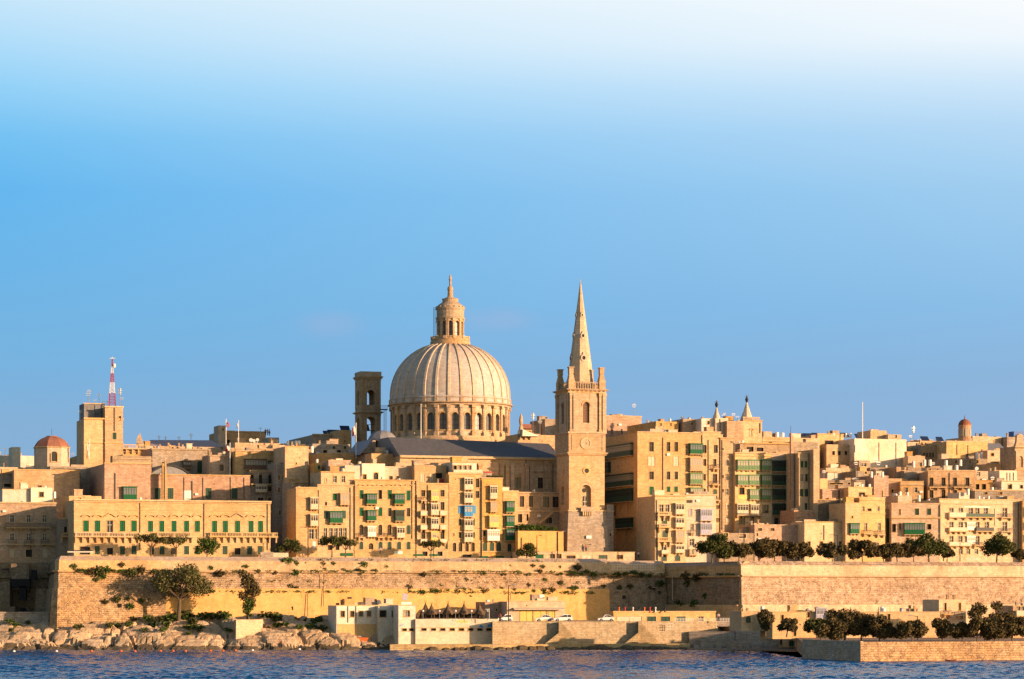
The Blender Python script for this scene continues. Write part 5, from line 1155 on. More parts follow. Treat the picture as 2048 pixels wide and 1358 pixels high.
# ---- barrel roof and tall pillar behind palace
Y0 = Yf(300)+42; o = tag(empty('barrel_roof', tuple(at(300, 950, Y0)), R(18)), 'dark rimmed arched glass roof behind the palace', 'arched roof')
w_ = 82*Y0/FPX; m = MB(); P = [(w_*i/12, 2.1*math.sin(PI*i/12)**.8) for i in range(13)]; m.extr(P+[(w_, -1), (0, -1)], .3, 9); m.build('roof', 'leadroof', o)
m = MB()
for a, b in zip(P, P[1:]): m.extr([a, b, (b[0], b[1]+.35), (a[0], a[1]+.35)], 0, 9.2)
m.build('rim', 'iron', o)
Y0 = Yf(325)+28; o = tag(empty('chimney_pillar', tuple(at(329, 1002, Y0)), R(18)), 'slender sunlit twin pillar chimney rising behind the palace roof', 'chimney')
q = Y0/FPX; m = MB(); m.box(-4*q, 4*q, 0, 1.1, -1, 70*q); m.box(-4.3*q, -.3*q, -.06, 1.15, 70*q, 76*q, 0, (-3*q, -1.3*q, .3, .8)); m.box(.2*q, 4.2*q, -.06, 1.15, 70*q, 78*q, 0, (1.2*q, 2.6*q, .3, .8)); m.box(1.3*q, 2.3*q, .4, .7, 78*q, 86*q); m.build('shaft', 'honey', o)
m = MB(); m.box(-.1, .12, -.12, -.003, -1, 70*q); m.build('drainpipe', 'pipe', o)
# ---- slim chimney right
Y0 = Yf(1586)-3; o = tag(empty('chimney_pillar', tuple(at(1585.5, 1000, Y0)), R(18)), 'slim brick chimney with a thin pole above the dark gallery flats', 'chimney')
q = Y0/FPX; m = MB(); m.box(-4*q, 4.4*q, 0, 1., -8, 128*q, 0, (-3.3*q, 2.3*q, .1, .9)); m.box(-3.6*q, -1*q, .1, .9, 128*q, 134*q); m.build('shaft', 'pink', o)
m = MB(); m.box(-4.9*q, -4.3*q, -.1, .0, 0, 148*q); m.build('pole', 'iron', o)
# ---- two pointed turrets
def turret(u, v0, vb, w, Y0, lab, vfin):
    q = Y0/FPX; o = tag(empty('pointed_turret', tuple(at(u, vb, Y0)), R(18)), lab, 'turret')
    m = MB(); h = (vb-v0)*q; r = w/2*q; m.lathe([(r*1.06, -2), (r*1.06, 0), (r*.98, .25), (r*.5, h*.52), (.16, h)], 8, ph=PI/8); m.build('spire', 'spirest', o)
    m = MB(); m.lathe([(.1, h-.1), (.3, h+.3), (.45, h+.7), (.3, h+1.1), (.08, h+1.4), (.06, h+(v0-vfin)*q)], 8); m.box(-.5, .5, -.05, .05, h+(v0-vfin)*q*.72, h+(v0-vfin)*q*.78); m.build('weather_vane', 'iron', o)
turret(1493.5, 805, 842, 27, Yf(1486)+31, 'large white pointed turret right of the small one', 789)
turret(1433, 815, 838, 16, Yf(1430)+40, 'small white pointed turret left of the large one', 800)
bo = empty('roof_balustrade', tuple(at(1486, 842, Yf(1486)+28)), R(18)); tag(bo, 'stone balustrade around the foot of the large white turret', 'balustrade')
m = MB(); q = .117; m.box(0, 38*q, 0, .3, .9, 1.05); m.box(0, 38*q, 0, .3, .004, .15)
for i in range(14): m.box(.1+4.2*i/13, .25+4.2*i/13, .05, .25, .15, .9)
m.build('railing', 'trim', bo)
# ---- small red domed drum right
Y0 = Yf(1930)+88; q = Y0/FPX; z_ = lambda v: zat(v, Y0)
rd = tag(empty('domed_lantern', (xat(1929.5, Y0), Y0, 0)), 'small red dome on a tall drum above the convent wall', 'dome')
m = MB(); m.lathe([(14.5*q, z_(885)), (14.5*q, z_(877)), (12.6*q, z_(876)), (12.6*q, z_(853)), (13.6*q, z_(852)), (13.6*q, z_(850.5))], 16); m.build('drum_wall', 'pink', rd)
m = MB(); m.lathe([(12.8*q*math.cos(PI*i/16), z_(850.5)+12.3*q*math.sin(PI*i/16)) for i in range(8)]+[(1.2*q, z_(838)), (.8*q, z_(834)), (.1*q, z_(829))], 16, cap=True); m.build('dome_shell', 'reddome', rd)
for k in range(8):
    a0 = -PI/2+R(8)+2*PI*k/8
    if math.sin(a0) > .3: continue
    m = MB(); T = frame(12.7*q, a0); m_box(m, T, -.38, .38, -.02, .2, z_(873), z_(858)); m.build('window', 'glasspale', rd)
# ---- bell gable far right edge
bg = Bld('bell_gable_tower', 'stone bell tower with arched opening and stepped gable at the right edge', 'bell tower', 2030, 2062, 893, 42, 8, 18, 'old', par=.2)
T = lambda x, y, z: (x, y, z)
bg.add('C 893-895 * .4;C 899-901 * .15;C 939-941 * .4'); bg.done()
m = MB(); cx = bg.S(2040.5); m.arch(lambda x, y, z: (x, y-.35, z), .1, cx*2-.1, bg.Z(2040, 938), bg.Z(2040, 901.5), cx, .62, bg.Z(2040, 935), bg.Z(2040, 917), .34); m.build('arch_surround', 'church', bg.root)
m = MB(); m.extr([(.1, bg.H), (.5, bg.H+1.2), (cx-.9, bg.H+2.8), (cx-.25, bg.H+3.2), (cx+.25, bg.H+3.2), (cx+.9, bg.H+2.8), (cx*2-.5, bg.H+1.2), (cx*2-.1, bg.H)], 0, 1.0); m.build('gable', 'church', bg.root)
# grey pitched roof beside it
Y0 = Yf(1990)+75; o = tag(empty('pitched_roof_house', tuple(at(1975, 901, Y0)), R(14)), 'grey pitched roof with a pale gable left of the right edge bell tower', 'house')
w_ = 44*Y0/FPX; h = 17*Y0/FPX; m = MB(); m.v += [(0, 0, 0), (w_, 0, 0), (w_, 10, 0), (0, 10, 0), (.2, 5, h), (w_-.2, 5, h)]
for f in ((0, 1, 5, 4), (1, 2, 5), (2, 3, 4, 5)): m.f.append(f); m.m.append(0)
m.f.append((3, 0, 4)); m.m.append(1); m.build('roof', ['leadroof', 'white'], o); m = MB(); m.box(.2, w_-.2, .2, 9.8, -9, -.01); m.build('wall', 'cream', o)
# ================================================================== TREES AND PLANTS
def leaves(name, clumps, n, size, mat, parent, rs, flat=.8):
    """crown of many small leaf faces spread over the outside of several clumps"""
    rnd = random.Random(rs); V = []; Fc = []
    tot = sum(c[3]**2 for c in clumps)
    for (cx, cy, cz, r) in clumps:
        for _ in range(int(n*r*r/tot)):
            a = rnd.uniform(0, 2*PI); z = rnd.uniform(-1, 1); q = math.sqrt(1-z*z); k = r*(rnd.random()**.38)*rnd.uniform(.75, 1.12)
            p = Vector((cx+k*q*math.cos(a), cy+k*q*math.sin(a), cz+k*z*flat))
            nr = Vector((rnd.gauss(0, 1), rnd.gauss(0, 1), rnd.gauss(0, 1))).normalized()
            u = nr.orthogonal().normalized(); w = nr.cross(u); s = size*rnd.uniform(.6, 1.35); s2 = s*rnd.uniform(.45, .8)
            b = len(V); V += [p-u*s, p-w*s2, p+u*s, p+w*s2]; Fc.append((b, b+1, b+2, b+3))
    me = bpy.data.meshes.new(name); me.from_pydata([tuple(v) for v in V], [], Fc); me.materials.append(MATS[mat]); return link(name, me, parent)
def tree(u, vb, vt, w, Y, label, mat='leaf', kind='round', n=2600, name='tree', seed=None, group=None, lean=0, size=.2, gaps=.0):
    q = Y/FPX; H = (vb-vt)*q; Wd = w*q*(1.35 if group else 1.12); seed = seed or int(u*7+vt); rnd = random.Random(seed)
    if group: H *= rnd.uniform(.9, 1.14)*(1.12 if vb > 1200 else 1); Wd *= (.9 if vb > 1200 else 1); lean = rnd.uniform(-.5, .5); mat = 'leafbrown' if rnd.random() < .6 else mat; size *= 1.25
    t = tag(empty(name, (xat(u, Y), Y, zat(vb, Y))), label, 'tree', group)
    m = MB(); th_ = H*(.38 if kind == 'open' else .30)
    if kind == 'umbrella': th_ = H*.42
    r0 = max(.12, H*.03); top = Vector((lean*.5, 0, th_)); m.tube((0, 0, -.6), top, r0*1.25, r0*.8, 7)
    cl = []
    if kind == 'column':
        for i in range(9): f = i/8; cl.append((rnd.uniform(-.25, .25)*Wd+lean*f*.6, rnd.uniform(-.15, .15)*Wd, H*(.2+.7*f), Wd*(.24+.13*math.sin(PI*f))*(.7 if f < .4 else 1.05)))
    elif kind == 'hang':
        for i in range(12): f = i/11; cl.append((rnd.uniform(-.4, .4)*Wd, rnd.uniform(-.2, .2)*Wd, H*(.2+.7*f)*rnd.uniform(.8, 1.), Wd*.18))
    else:
        N_ = rnd.randint(9, 12)
        for i in range(N_):
            a = 2*PI*i/N_*2.4+rnd.uniform(-.3, .3); rr = Wd*.5*rnd.uniform(.35, .82); r = Wd*rnd.uniform(.18, .27)
            if kind == 'umbrella': z = H*rnd.uniform(.66, .86); r *= .8
            else: z = H*((.66 if kind == 'open' else .58)+.30*rnd.uniform(-1, 1)*(1.15-rr/Wd)); r *= rnd.uniform(.7, 1.1)
            cl.append((rr*math.cos(a)+lean, rr*math.sin(a)*.8, z, min(r, H*.3)))
        cl.append((lean, 0, H*.78, min(Wd*.26, H*.28)))
        if kind == 'umbrella': cl = [(x, y, z, r*.85) for x, y, z, r in cl]
    for (x, y, z, r) in cl[::(1 if kind != 'column' else 2)]:
        mid = top+(Vector((x, y, z))-top)*.5+Vector((0, 0, -.06*H)); m.tube(top-Vector((0, 0, .3)), mid, r0*.6, r0*.35, 5); m.tube(mid, (x, y, z), r0*.35, r0*.12, 4)
    m.build('trunk', 'bark', t)
    leaves('crown', cl, n, size, mat, t, seed, .7 if kind == 'umbrella' else .85)
    return t
pY = lambda u: Yf(u)-9        # on the street behind the parapet
tree(302, 1112, 1066, 60, pY(300), 'sparse flat topped tree in front of the middle of the palace', 'leafolive', 'umbrella', 1500)
tree(352, 1112, 1071, 52, pY(350)-1, 'second sparse tree before the palace, right of the flat topped one', 'leafolive', 'umbrella', 1100)
tree(414, 1114, 1075, 44, pY(415), 'bushy green tree at the foot of the palace balcony', 'leafbush', 'round', 2200)
tree(575, 1112, 1077, 46, pY(575), 'dense green tree in the gap right of the palace', 'leaf', 'round', 2000)
tree(664, 1112, 1072, 66, pY(664), 'spreading umbrella tree before the corner flats', 'leaf', 'umbrella', 2300)
tree(691, 1113, 1076, 48, pY(690)+1, 'smaller thin umbrella tree right of the spreading one', 'leafolive', 'umbrella', 1000)
tree(862, 1116, 1078, 50, pY(862), 'loose green tree before the slim yellow gallery flats', 'leafolive', 'umbrella', 1500)
tree(1053, 1119, 1086, 41, pY(1053)-2, 'neat round clipped dark tree below the orange garden wall', 'leaf', 'round', 3200, size=.16)
for (u, vb, vt, w, lab, mat, o) in ((1424, 1121, 1073, 54, 'first dark tree at the corner of the big bastion', 'leaf', 1), (1449, 1121, 1080, 40, 'dark tree second from the left on the big bastion', 'leafbrown', 3),
        (1478, 1121, 1086, 36, 'small dark tree between two larger ones on the bastion left end', 'leafbrown', 1), (1518, 1121, 1079, 48, 'left tree of the dense clump before the shaded block', 'leaf', 1), (1549, 1121, 1078, 46, 'middle tree of the dense clump before the shaded block', 'leafbrown', 3),
        (1573, 1121, 1080, 44, 'third tree of the dense clump before the shaded block', 'leaf', 1), (1601, 1121, 1083, 46, 'right end tree of the dense clump before the yellow wall', 'leafbrown', 2),
        (1665, 1121, 1088, 60, 'brownish tree under the row of little windows in the yellow wall', 'leafbrown', 1), (1725, 1121, 1084, 54, 'round tree under the small green gallery of the yellow house', 'leaf', 1),
        (1768, 1121, 1088, 36, 'small tree at the dark gap right of the yellow house', 'leafbrown', 1), (1795, 1121, 1083, 62, 'broad brown tree before the wide green gallery flats', 'leafbrown', 2), (1828, 1121, 1088, 44, 'low brown tree merging into the big dark one', 'leafbrown', 1),
        (1858, 1121, 1068, 66, 'big dark tree between the gallery flats and balcony flats', 'leaf', 2), (1894, 1121, 1096, 22, 'very small tree at the corner of the balcony flats', 'leaf', 1), (1993, 1121, 1067, 58, 'big dark tree before the right half of the balcony flats', 'leaf', 1),
        (2041, 1122, 1096, 30, 'dark tree cut by the right border on the bastion', 'leaf', 1)):
    yy = 580+(u-1482)*.046+4+o
    tree(u, vb, vt, w, yy, lab, mat, 'round', int(3400+w*44), group='trees along the bastion top', name='tree', size=.19)
tree(357, 1236, 1130, 112, 561, 'large spreading tree growing against the rubble wall', 'leafolive', 'open', 5200, seed=12, size=.24, lean=.6)
tree(496, 1238, 1138, 40, 560, 'tall narrow tree hanging against the sea wall', 'leafbrown', 'column', 3400, seed=5)
tree(497, 1240, 1196, 26, 559.5, 'bright green young tree at the foot of the narrow one', 'leafbush', 'column', 900, seed=6)
for (u, vb, vt, w, lab, mat, Y, k) in ((1531, 1266, 1228, 28, 'narrow brown tree left of the lower yellow houses', 'leafbrown', 512, 'column'), (1573, 1268, 1238, 32, 'small round tree before the lower yellow houses', 'leafbrown', 508, 'round'),
        (1642, 1280, 1238, 52, 'left dark tree of the lower clump under the lilac gallery', 'leaf', 500, 'round'), (1662, 1286, 1245, 50, 'front dark tree of the lower clump', 'leafbrown', 480, 'round'), (1690, 1284, 1230, 66, 'tallest dark tree of the lower clump', 'leafbrown', 490, 'round'),
        (1722, 1283, 1238, 52, 'dark tree right of the tallest in the lower clump', 'leaf', 488, 'round'), (1758, 1283, 1239, 50, 'right end tree of the lower clump', 'leafbrown', 486, 'round'), (1826, 1283, 1248, 56, 'loose brown tree under the little lower windows', 'leafbrown', 484, 'round'),
        (1884, 1283, 1242, 54, 'round lower tree beneath the two lower iron balconies', 'leaf', 484, 'round'), (1925, 1283, 1247, 34, 'thin brown tree right of the round lower one', 'leafbrown', 484, 'round'), (1954, 1283, 1244, 56, 'wide low brown tree before the dark hanging growth', 'leafbrown', 483, 'round'),
        (1990, 1283, 1246, 44, 'low brown tree second from the lower right corner', 'leafbrown', 483, 'round'), (2024, 1283, 1238, 54, 'dark tree in the lower right corner', 'leaf', 484, 'round')):
    tree(u, vb, vt, w, Y, lab, mat, k, int(3200+w*44), group='trees along the lower water wall', size=.17)
tree(1962, 1278, 1200, 66, 520, 'dark tangled growth hanging on the bastion foot', 'leafbrown', 'hang', 4200, seed=31)
tree(2004, 1278, 1222, 50, 521, 'brown tangled tree right of the hanging growth', 'leafbrown', 'round', 2400, seed=33)
tree(1641, 1310, 1289, 30, 466, 'low dark bushy tree overhanging the shaded parapet', 'leaf', 'round', 1100, size=.15)
# hedge on the garden wall
for (u, w, v, lab) in ((1052, 30, 1046, 'left part of the clipped green hedge on the garden wall'), (1078, 26, 1049, 'middle part of the green hedge on the garden wall'), (1101, 20, 1053, 'right end of the green hedge on the garden wall')):
    Y = Yf(u)-1.5; q = Y/FPX; o = tag(empty('hedge', (xat(u, Y), Y, zat(1062, Y))), lab, 'hedge')
    h = (1062-v)*q; leaves('foliage', [(x*w*q*.42, 0, h*.45, h*.55) for x in (-1, -.5, 0, .5, 1)], 1300, .17, 'leafbush', o, int(u))
    m = MB(); m.box(-w*q*.45, w*q*.45, -.3, .3, -.4, .3); m.build('stem', 'bark', o)
# wall shrubs: each its own thing
def shrub_mesh(seed, mat):
    V = MB(); rnd = random.Random(seed); me = None
    o = leaves('shrub', [(0, -.25, 0, .5), (.3, -.2, -.15, .35), (-.3, -.2, -.1, .36), (.05, -.2, -.4, .3)], 150, .13, mat, None, seed)
    return o
SH = [shrub_mesh(s, mt) for s, mt in ((1, 'leafbush'), (2, 'leaf'), (3, 'leafbush'), (4, 'leafbrown'))]
SHD = [o.data for o in SH]
for o in SH: bpy.data.objects.remove(o)
def wallY(u, v):
    if u < 330: a, b, zt_ = (118, 560), (330, 567.5), 19
    elif u < 1216: a, b, zt_ = (330, 567.5), (1216, 597), 19
    elif u < 1330: a, b, zt_ = (1216, 597), (1330, 602), 18.6
    elif u < 1482: a, b, zt_ = (1330, 602), (1482, 578), 18.2
    else: a, b, zt_ = (1482, 578), (2048, 602), 18.2
    Y = a[1]+(b[1]-a[1])*(u-a[0])/(b[0]-a[0]); z = zat(v, Y); d = zt_-3.4-z
    return Y-(.62 if -.9 < d < .35 else 0)-(0 if d < 0 else .12+d*(.10 if u < 1330 else .06))-.05-(.5 if z < 12.4 and u < 1330 else 0)
shr = [(148, 1131, 1.2), (197, 1139, 2.6), (183, 1141, 1.8), (213, 1137, 2.2), (205, 1150, 1.6), (193, 1158, 1.1), (243, 1128, 1.2), (241, 1141, 1.), (262, 1143, 2.1), (284, 1137, 1.8), (211, 1202, 1.4), (233, 1196, 1.8), (262, 1210, 1.8), (257, 1196, .9), (285, 1200, 1.2), (308, 1141, 1.2), (156, 1140, .9), (168, 1140, .9),
  (422, 1134, 1.1), (441, 1145, 2.0), (491, 1132, 1.2), (516, 1141, 1.0), (551, 1144, .9), (576, 1119, 1.9), (593, 1125, 1.3), (592, 1143, 1.4), (611, 1125, .6), (646, 1126, 1.1), (666, 1126, 1.2), (641, 1134, .7), (649, 1137, 1.1), (686, 1138, 1.0), (695, 1142, .8), (717, 1139, 1.2), (722, 1143, 1.0), (727, 1127, 1.8), (735, 1127, .8),
  (751, 1141, 1.3), (772, 1132, 1.2), (754, 1124, .7), (581, 1171, 1.3), (592, 1175, 1.2), (634, 1173, .7), (645, 1166, .8), (543, 1163, .8), (721, 1173, .7), (657, 1182, .7), (817, 1173, 1.5), (818, 1181, 1.1), (843, 1182, 1.7), (863, 1179, 1.1), (872, 1180, 1.5), (882, 1180, .8), (894, 1180, 1.2), (914, 1181, 1.3), (928, 1178, 1.2), (940, 1179, .9), (961, 1176, 1.1), (967, 1181, 1.3),
  (881, 1170, .9), (913, 1173, .8), (931, 1158, 1.), (936, 1159, .7), (949, 1156, .8), (848, 1147, 1.2), (859, 1151, .7), (876, 1144, .8), (908, 1142, .9), (932, 1143, .8), (940, 1138, .7), (968, 1146, .9), (841, 1163, .7), (941, 1192, .8), (1065, 1130, 1.1), (1085, 1132, 1.2), (1080, 1141, 1.1), (1155, 1133, 1.7), (1173, 1142, 1.2), (1120, 1133, .7), (1139, 1142, .8), (1040, 1145, .8), (1058, 1147, .8),
  (1090, 1158, .9), (1121, 1164, 1.2), (1057, 1169, 1.0), (1067, 1180, 1.0), (1087, 1179, 1.1), (1104, 1178, 1.4), (1145, 1177, 1.7), (1153, 1175, 1.3), (1148, 1147, 1.2), (1188, 1148, 1.3), (1122, 1146, 1.), (1163, 1147, .9), (1234, 1147, 1.5), (1252, 1146, 1.2), (1267, 1144, 1.6), (1283, 1148, 1.3), (1299, 1150, 1.1), (1320, 1165, 1.8), (1239, 1174, 1.2), (1260, 1171, 1.3), (1207, 1171, 1.), (1300, 1174, 1.0),
  (1371, 1150, 2.2), (1374, 1165, 1.7), (1395, 1151, 2.0), (1390, 1156, 1.4), (1391, 1205, 2.0), (1409, 1190, 1.3), (1356, 1203, 1.5), (1366, 1208, 1.2), (1836, 1165, .9), (1010, 1148, .8), (1020, 1131, .7), (1003, 1175, .9), (975, 1179, .9), (1029, 1178, .8)]
shr.sort()
import bisect
zones = [(160, 'far left bastion corner'), (300, 'rubble corner under the left of the palace'), (470, 'wall under the palace centre'), (590, 'wall under the right end of the palace'), (700, 'wall under the corner flats'), (835, 'wall under the long apartment row'), (900, 'wall above the thatched terrace'), (1000, 'wall under the blue shutter flats'), (1130, 'wall above the quay cars'), (1216, 'wall below the spire tower'), (1335, 'shaded recess wall'), (1482, 'shaded bastion flank'), (2048, 'big sunlit bastion')]
ordn = ['', 'first', 'second', 'third', 'fourth', 'fifth', 'sixth', 'seventh', 'eighth', 'ninth', 'tenth', 'eleventh', 'twelfth', 'thirteenth', 'fourteenth', 'fifteenth', 'sixteenth', 'seventeenth', 'eighteenth', 'nineteenth', 'twentieth']
cnt = {}; rnd = random.Random(5)
for i, (u, v, sc) in enumerate(shr):
    zn = zones[bisect.bisect_right([z[0] for z in zones], u)][1]; row = 'upper' if v < 1152 else 'middle' if v < 1190 else 'lower'
    k = (zn, row); cnt[k] = cnt.get(k, 0)+1
    Y = wallY(u, v); o = link('wall_shrub', SHD[i % 4]); o.location = at(u, v, Y); o.rotation_euler = (0, 0, rnd.uniform(-.4, .4)); s = sc*1.0; o.scale = (s*rnd.uniform(.85, 1.2), s*.8, s*rnd.uniform(.8, 1.15))
    tag(o, ordn[cnt[k]]+' '+row+' shrub from left, '+zn, 'shrub', 'shrubs growing from the sea walls')
# uncountable weeds rooted along the mouldings of the sea wall
rnd = random.Random(77); V = []; Fc = []
for (u0, u1, v, n) in ((128, 1200, 1142.5, 900), (330, 1190, 1183.5, 700), (560, 1160, 1119, 120), (1200, 1470, 1146, 260), (400, 1180, 1163, 120)):
    cl = [rnd.uniform(u0, u1) for _ in range(int((u1-u0)/14))]
    for _ in range(n):
        u = rnd.choice(cl)+rnd.gauss(0, 4.5); 
        if not u0 < u < u1: continue
        vv = v+rnd.gauss(0, 1.2)+(u-700)*.004; p = at(u, vv, wallY(u, vv)-.25)
        for k in range(3):
            c = p+Vector((rnd.gauss(0, .16), rnd.gauss(0, .12), rnd.gauss(0, .1))); nr = Vector((rnd.gauss(0, 1), rnd.gauss(0, 1), rnd.gauss(0, 1))).normalized(); a = nr.orthogonal().normalized()*rnd.uniform(.1, .2); w = nr.cross(a)*.6
            b0 = len(V); V += [tuple(c-a), tuple(c-w), tuple(c+a), tuple(c+w)]; Fc.append((b0, b0+1, b0+2, b0+3))
me = bpy.data.meshes.new('wall_weeds'); me.from_pydata(V, [], Fc); me.materials.append(MATS['leafbush'])
tag(link('wall_weeds', me), 'small green weeds rooted along the mouldings of the sea wall', 'weeds', kind='stuff')
# shrubs on the rocks
rs = [(5, 1238, 1.8), (18, 1243, 1.2), (42, 1240, 1.3), (30, 1252, 1.2), (60, 1246, 1.1), (106, 1244, 1.1), (124, 1250, .9), (150, 1247, 1.5), (170, 1240, 1.4), (192, 1237, 1.7), (210, 1233, 1.8), (228, 1246, 1.6), (160, 1257, 1.3), (215, 1259, 1.5), (246, 1236, 1.4), (262, 1253, 1.4), (270, 1240, 1.2), (292, 1238, 1.6), (300, 1248, 1.8), (322, 1243, 1.9), (338, 1251, 1.6), (346, 1237, 1.9), (362, 1230, 2.2), (330, 1262, 1.2), (378, 1236, 1.8), (392, 1244, 2.),
 (405, 1235, 1.7), (422, 1240, 1.9), (436, 1236, 1.8), (448, 1231, 1.8), (456, 1246, 1.6), (400, 1257, 1.6), (376, 1257, 1.4), (460, 1262, 1.2), (530, 1233, 1.9), (545, 1235, 2.), (560, 1242, 1.8), (536, 1248, 1.5), (556, 1252, 1.3), (575, 1254, 1.2), (597, 1256, 1.2), (620, 1259, 1.3), (633, 1246, 1.4), (644, 1240, 1.6), (590, 1240, 1.1), (610, 1241, 1.), (646, 1258, 1.3), (374, 1268, 1.0), (290, 1262, 1.0), (20, 1262, 1.0), (80, 1256, .9)]
cnt = {}
rs.sort()
for i, (u, v, sc) in enumerate(rs):
    zn = 'far left rocks' if u < 120 else 'rocks under the bastion corner' if u < 240 else 'rocks left of the large spreading tree' if u < 345 else 'rocks between spreading tree and block wall' if u < 475 else 'rocks left of the beach building'
    cnt[zn] = cnt.get(zn, 0)+1
    Y = 552.+(1275-v)*.33; 
    for _ in range(4):
        z = rock_h(xat(u, Y), Y); Y += (z-zat(v, Y))*-.0 + (zat(v, Y)-z)*1.2; Y = max(550, min(568, Y))
    o = link('rock_shrub', SHD[(0, 2, 1, 0)[i % 4]]); o.location = (xat(u, Y), Y-.5, rock_h(xat(u, Y), Y)+.45); o.scale = (sc*1.75, sc*1.3, sc*.95); o.rotation_euler = (0, 0, i)
    tag(o, ordn[min(20, cnt[zn])]+' low green shrub from left, '+zn, 'shrub', 'shrubs on the shore rocks')
# ================================================================== SMALL THINGS
def simple(name, label, cat, loc, mb, mat, rz=0., group=None):
    o = mb.build(name, mat); o.location = loc; o.rotation_euler = (0, 0, rz); return tag(o, label, cat, group)
clut = []
def clutter(kind, items, where, oY, vb_off=0):
    for (u, v, h) in items: clut.append((kind, u, v, h, where, oY))
clutter('T', [(682, 921.5, 7)][:0]+[(1554, 874, 10), (1565, 874, 9)], 'roof wall left of the slim chimney', 54)
clutter('T', [(1340, 843, 6)], 'long roof house on the corner block', 38)
clutter('T', [(576, 890, 8), (584, 889, 7), (592, 890, 9), (598, 889, 8)], 'roofs left of the long grey house', 60)
clutter('T', [(624, 900, 8)], 'blank ochre house', 30)
clutter('T', [(634, 925, 7)], 'narrow house with one green shutter', 22)
clutter('T', [(109, 991, 8), (281, 1003, 8)], 'roofs beside the palace cornice', 14)
clutter('T', [(1849, 927, 8), (1860, 927, 8), (1892, 929, 9), (1921, 927, 8), (1913, 939, 9), (1827, 930, 8)], 'roofs above the broad hillside house', 32)
clutter('T', [(1800, 991, 8), (1815, 991, 7), (1838, 998, 8)], 'curved corner flats', 9)
clutter('T', [(1958, 998, 6), (1967, 999, 5), (1977, 998, 6), (1936, 985, 8)], 'large balcony flats', 9)
clutter('T', [(1724, 975, 7), (1739, 975, 7), (1743, 950, 7), (1765, 950, 7)], 'crown shaped roof wall', 13)
clutter('T', [(1954, 913, 8), (1962, 912, 7), (1768, 1000, 7)], 'terrace houses at the right', 56)
clutter('T', [(1485, 888, 7), (1478, 889, 6)], 'pergola terrace', 22)
clutter('T', [(1701, 872, 6), (1692, 872, 6)], 'orange modern house', 66)
clutter('A', [(842, 884, 76)][:0]+[(1268, 833, 26)], 'pink skyline block', 64)
clutter('A', [(1725, 878, 74)], 'blank cream hall', 58)
clutter('A', [(1827, 886, 34), (1821, 886, 16)], 'low skyline house right of the cream hall', 112)
clutter('A', [(1467, 842, 16), (1475, 842, 10)], 'church wall between the turrets', 30)
clutter('A', [(10, 911, 16), (145, 925, 20), (318, 893, 22), (331, 893, 20), (358, 893, 20), (382, 893, 26), (521, 865, 10)], 'left skyline roofs', 118)
clutter('A', [(1066, 862, 36), (1080, 862, 22)], 'roofs between dome and spire tower', 50)
clutter('A', [(1450, 838, 12), (1447, 838, 9)], 'narrow house end left of the turrets', 34)
clutter('A', [(178, 807, 28), (176, 807, 22), (198, 807, 20), (214, 812, 10), (240, 812, 36), (190, 807, 8), (205, 808, 6), (243, 812, 18), (161, 836, 16)], 'square mast tower', 64)
clutter('A', [(1712, 945, 22), (1752, 945, 30), (1755, 975, 24), (1648, 960, 20), (1866, 942, 18), (1985, 975, 22), (1968, 975, 18), (1757, 950, 28)], 'hillside cluster', 26)
clutter('D', [(1897, 942, 9), (1953, 942, 8), (1668, 872, 5)], 'hillside roofs at the right', 24)
clutter('D', [(502, 885, 8), (515, 884, 7), (508, 886, 7)], 'rooftop row below the flagpoles', 80)
clutter('S', [(1605, 873, 12), (1632, 872, 10), (1618, 873, 12), (1850, 879, 12), (1880, 880, 10), (1690, 872, 12), (1720, 874, 14)], 'right hand skyline roofs', 80)
clutter('S', [(668, 866, 18), (690, 858, 14), (655, 868, 12)], 'long grey house roof', 98)
KN = dict(T=('water_tank', 'white water tank', 'water tank'), A=('aerial', 'thin metal aerial', 'aerial'), D=('satellite_dish', 'pale satellite dish', 'satellite dish'), S=('solar_panel', 'dark tilted solar panel', 'solar panel'))
from collections import Counter
tot = Counter((k, w) for k, u, v, h, w, o in clut); seen = Counter()
clut.sort(key=lambda c: (c[0], c[4], c[1]))
for (k, u, v, h, w, oY) in clut:
    seen[(k, w)] += 1; n = tot[(k, w)]; nm, ds, ct = KN[k]
    lab = (ds+' on the '+w) if n == 1 else f'{ordn[seen[(k, w)]]} {ds} from left on the {w}'
    Y = Yf(u)+oY; q = Y/FPX; m = MB(); H = h*q
    if k == 'T': m.lathe([(H*.38, -.6), (H*.38, H*.85), (H*.3, H*.95), (H*.08, H)], 12); mt = 'whitepaint'
    elif k == 'A':
        r = .07 if h < 60 else .14; m.lathe([(r, -1), (r*.8, H)], 5); 
        if h < 60:
            m.box(-.55, .55, -.03, .03, H*.86, H*.9); m.box(-.4, .4, -.03, .03, H*.72, H*.76); m.box(-.3, .3, -.03, .03, H*.94, H*.97)
            if h > 30: m.lathe([(.22, H*.6), (.22, H)], 6)
        mt = 'steel' if h < 60 else 'whitepaint'
    elif k == 'D': m.tube((0, 0, -.6), (0, 0, H*.5), .06, .06, 5); m.lathe([(.02, 0)], 3) if 0 else None; m.tube((0, -.05, H*.55), (-.08, -.3, H*.62), H*.12, H*.48, 14); mt = 'whitepaint'
    else: m.extr([(0, 0), (0, .08), (0, .08)], 0, 0) if 0 else None; m.v += [(-H*.7, -.5, -.3), (H*.7, -.5, -.3), (H*.7, .8, .9), (-H*.7, .8, .9), (-H*.7, -.5, -.4), (H*.7, -.5, -.4), (H*.7, .8, .7), (-H*.7, .8, .7)]; m.f += [(0, 1, 2, 3), (7, 6, 5, 4), (0, 4, 5, 1), (1, 5, 6, 2), (2, 6, 7, 3), (3, 7, 4, 0)]; m.m += [0]*6; mt = 'solar'
    simple(nm, lab, ct, tuple(at(u, v, Y)), m, mt, R(18), ct+'s on the roofs')
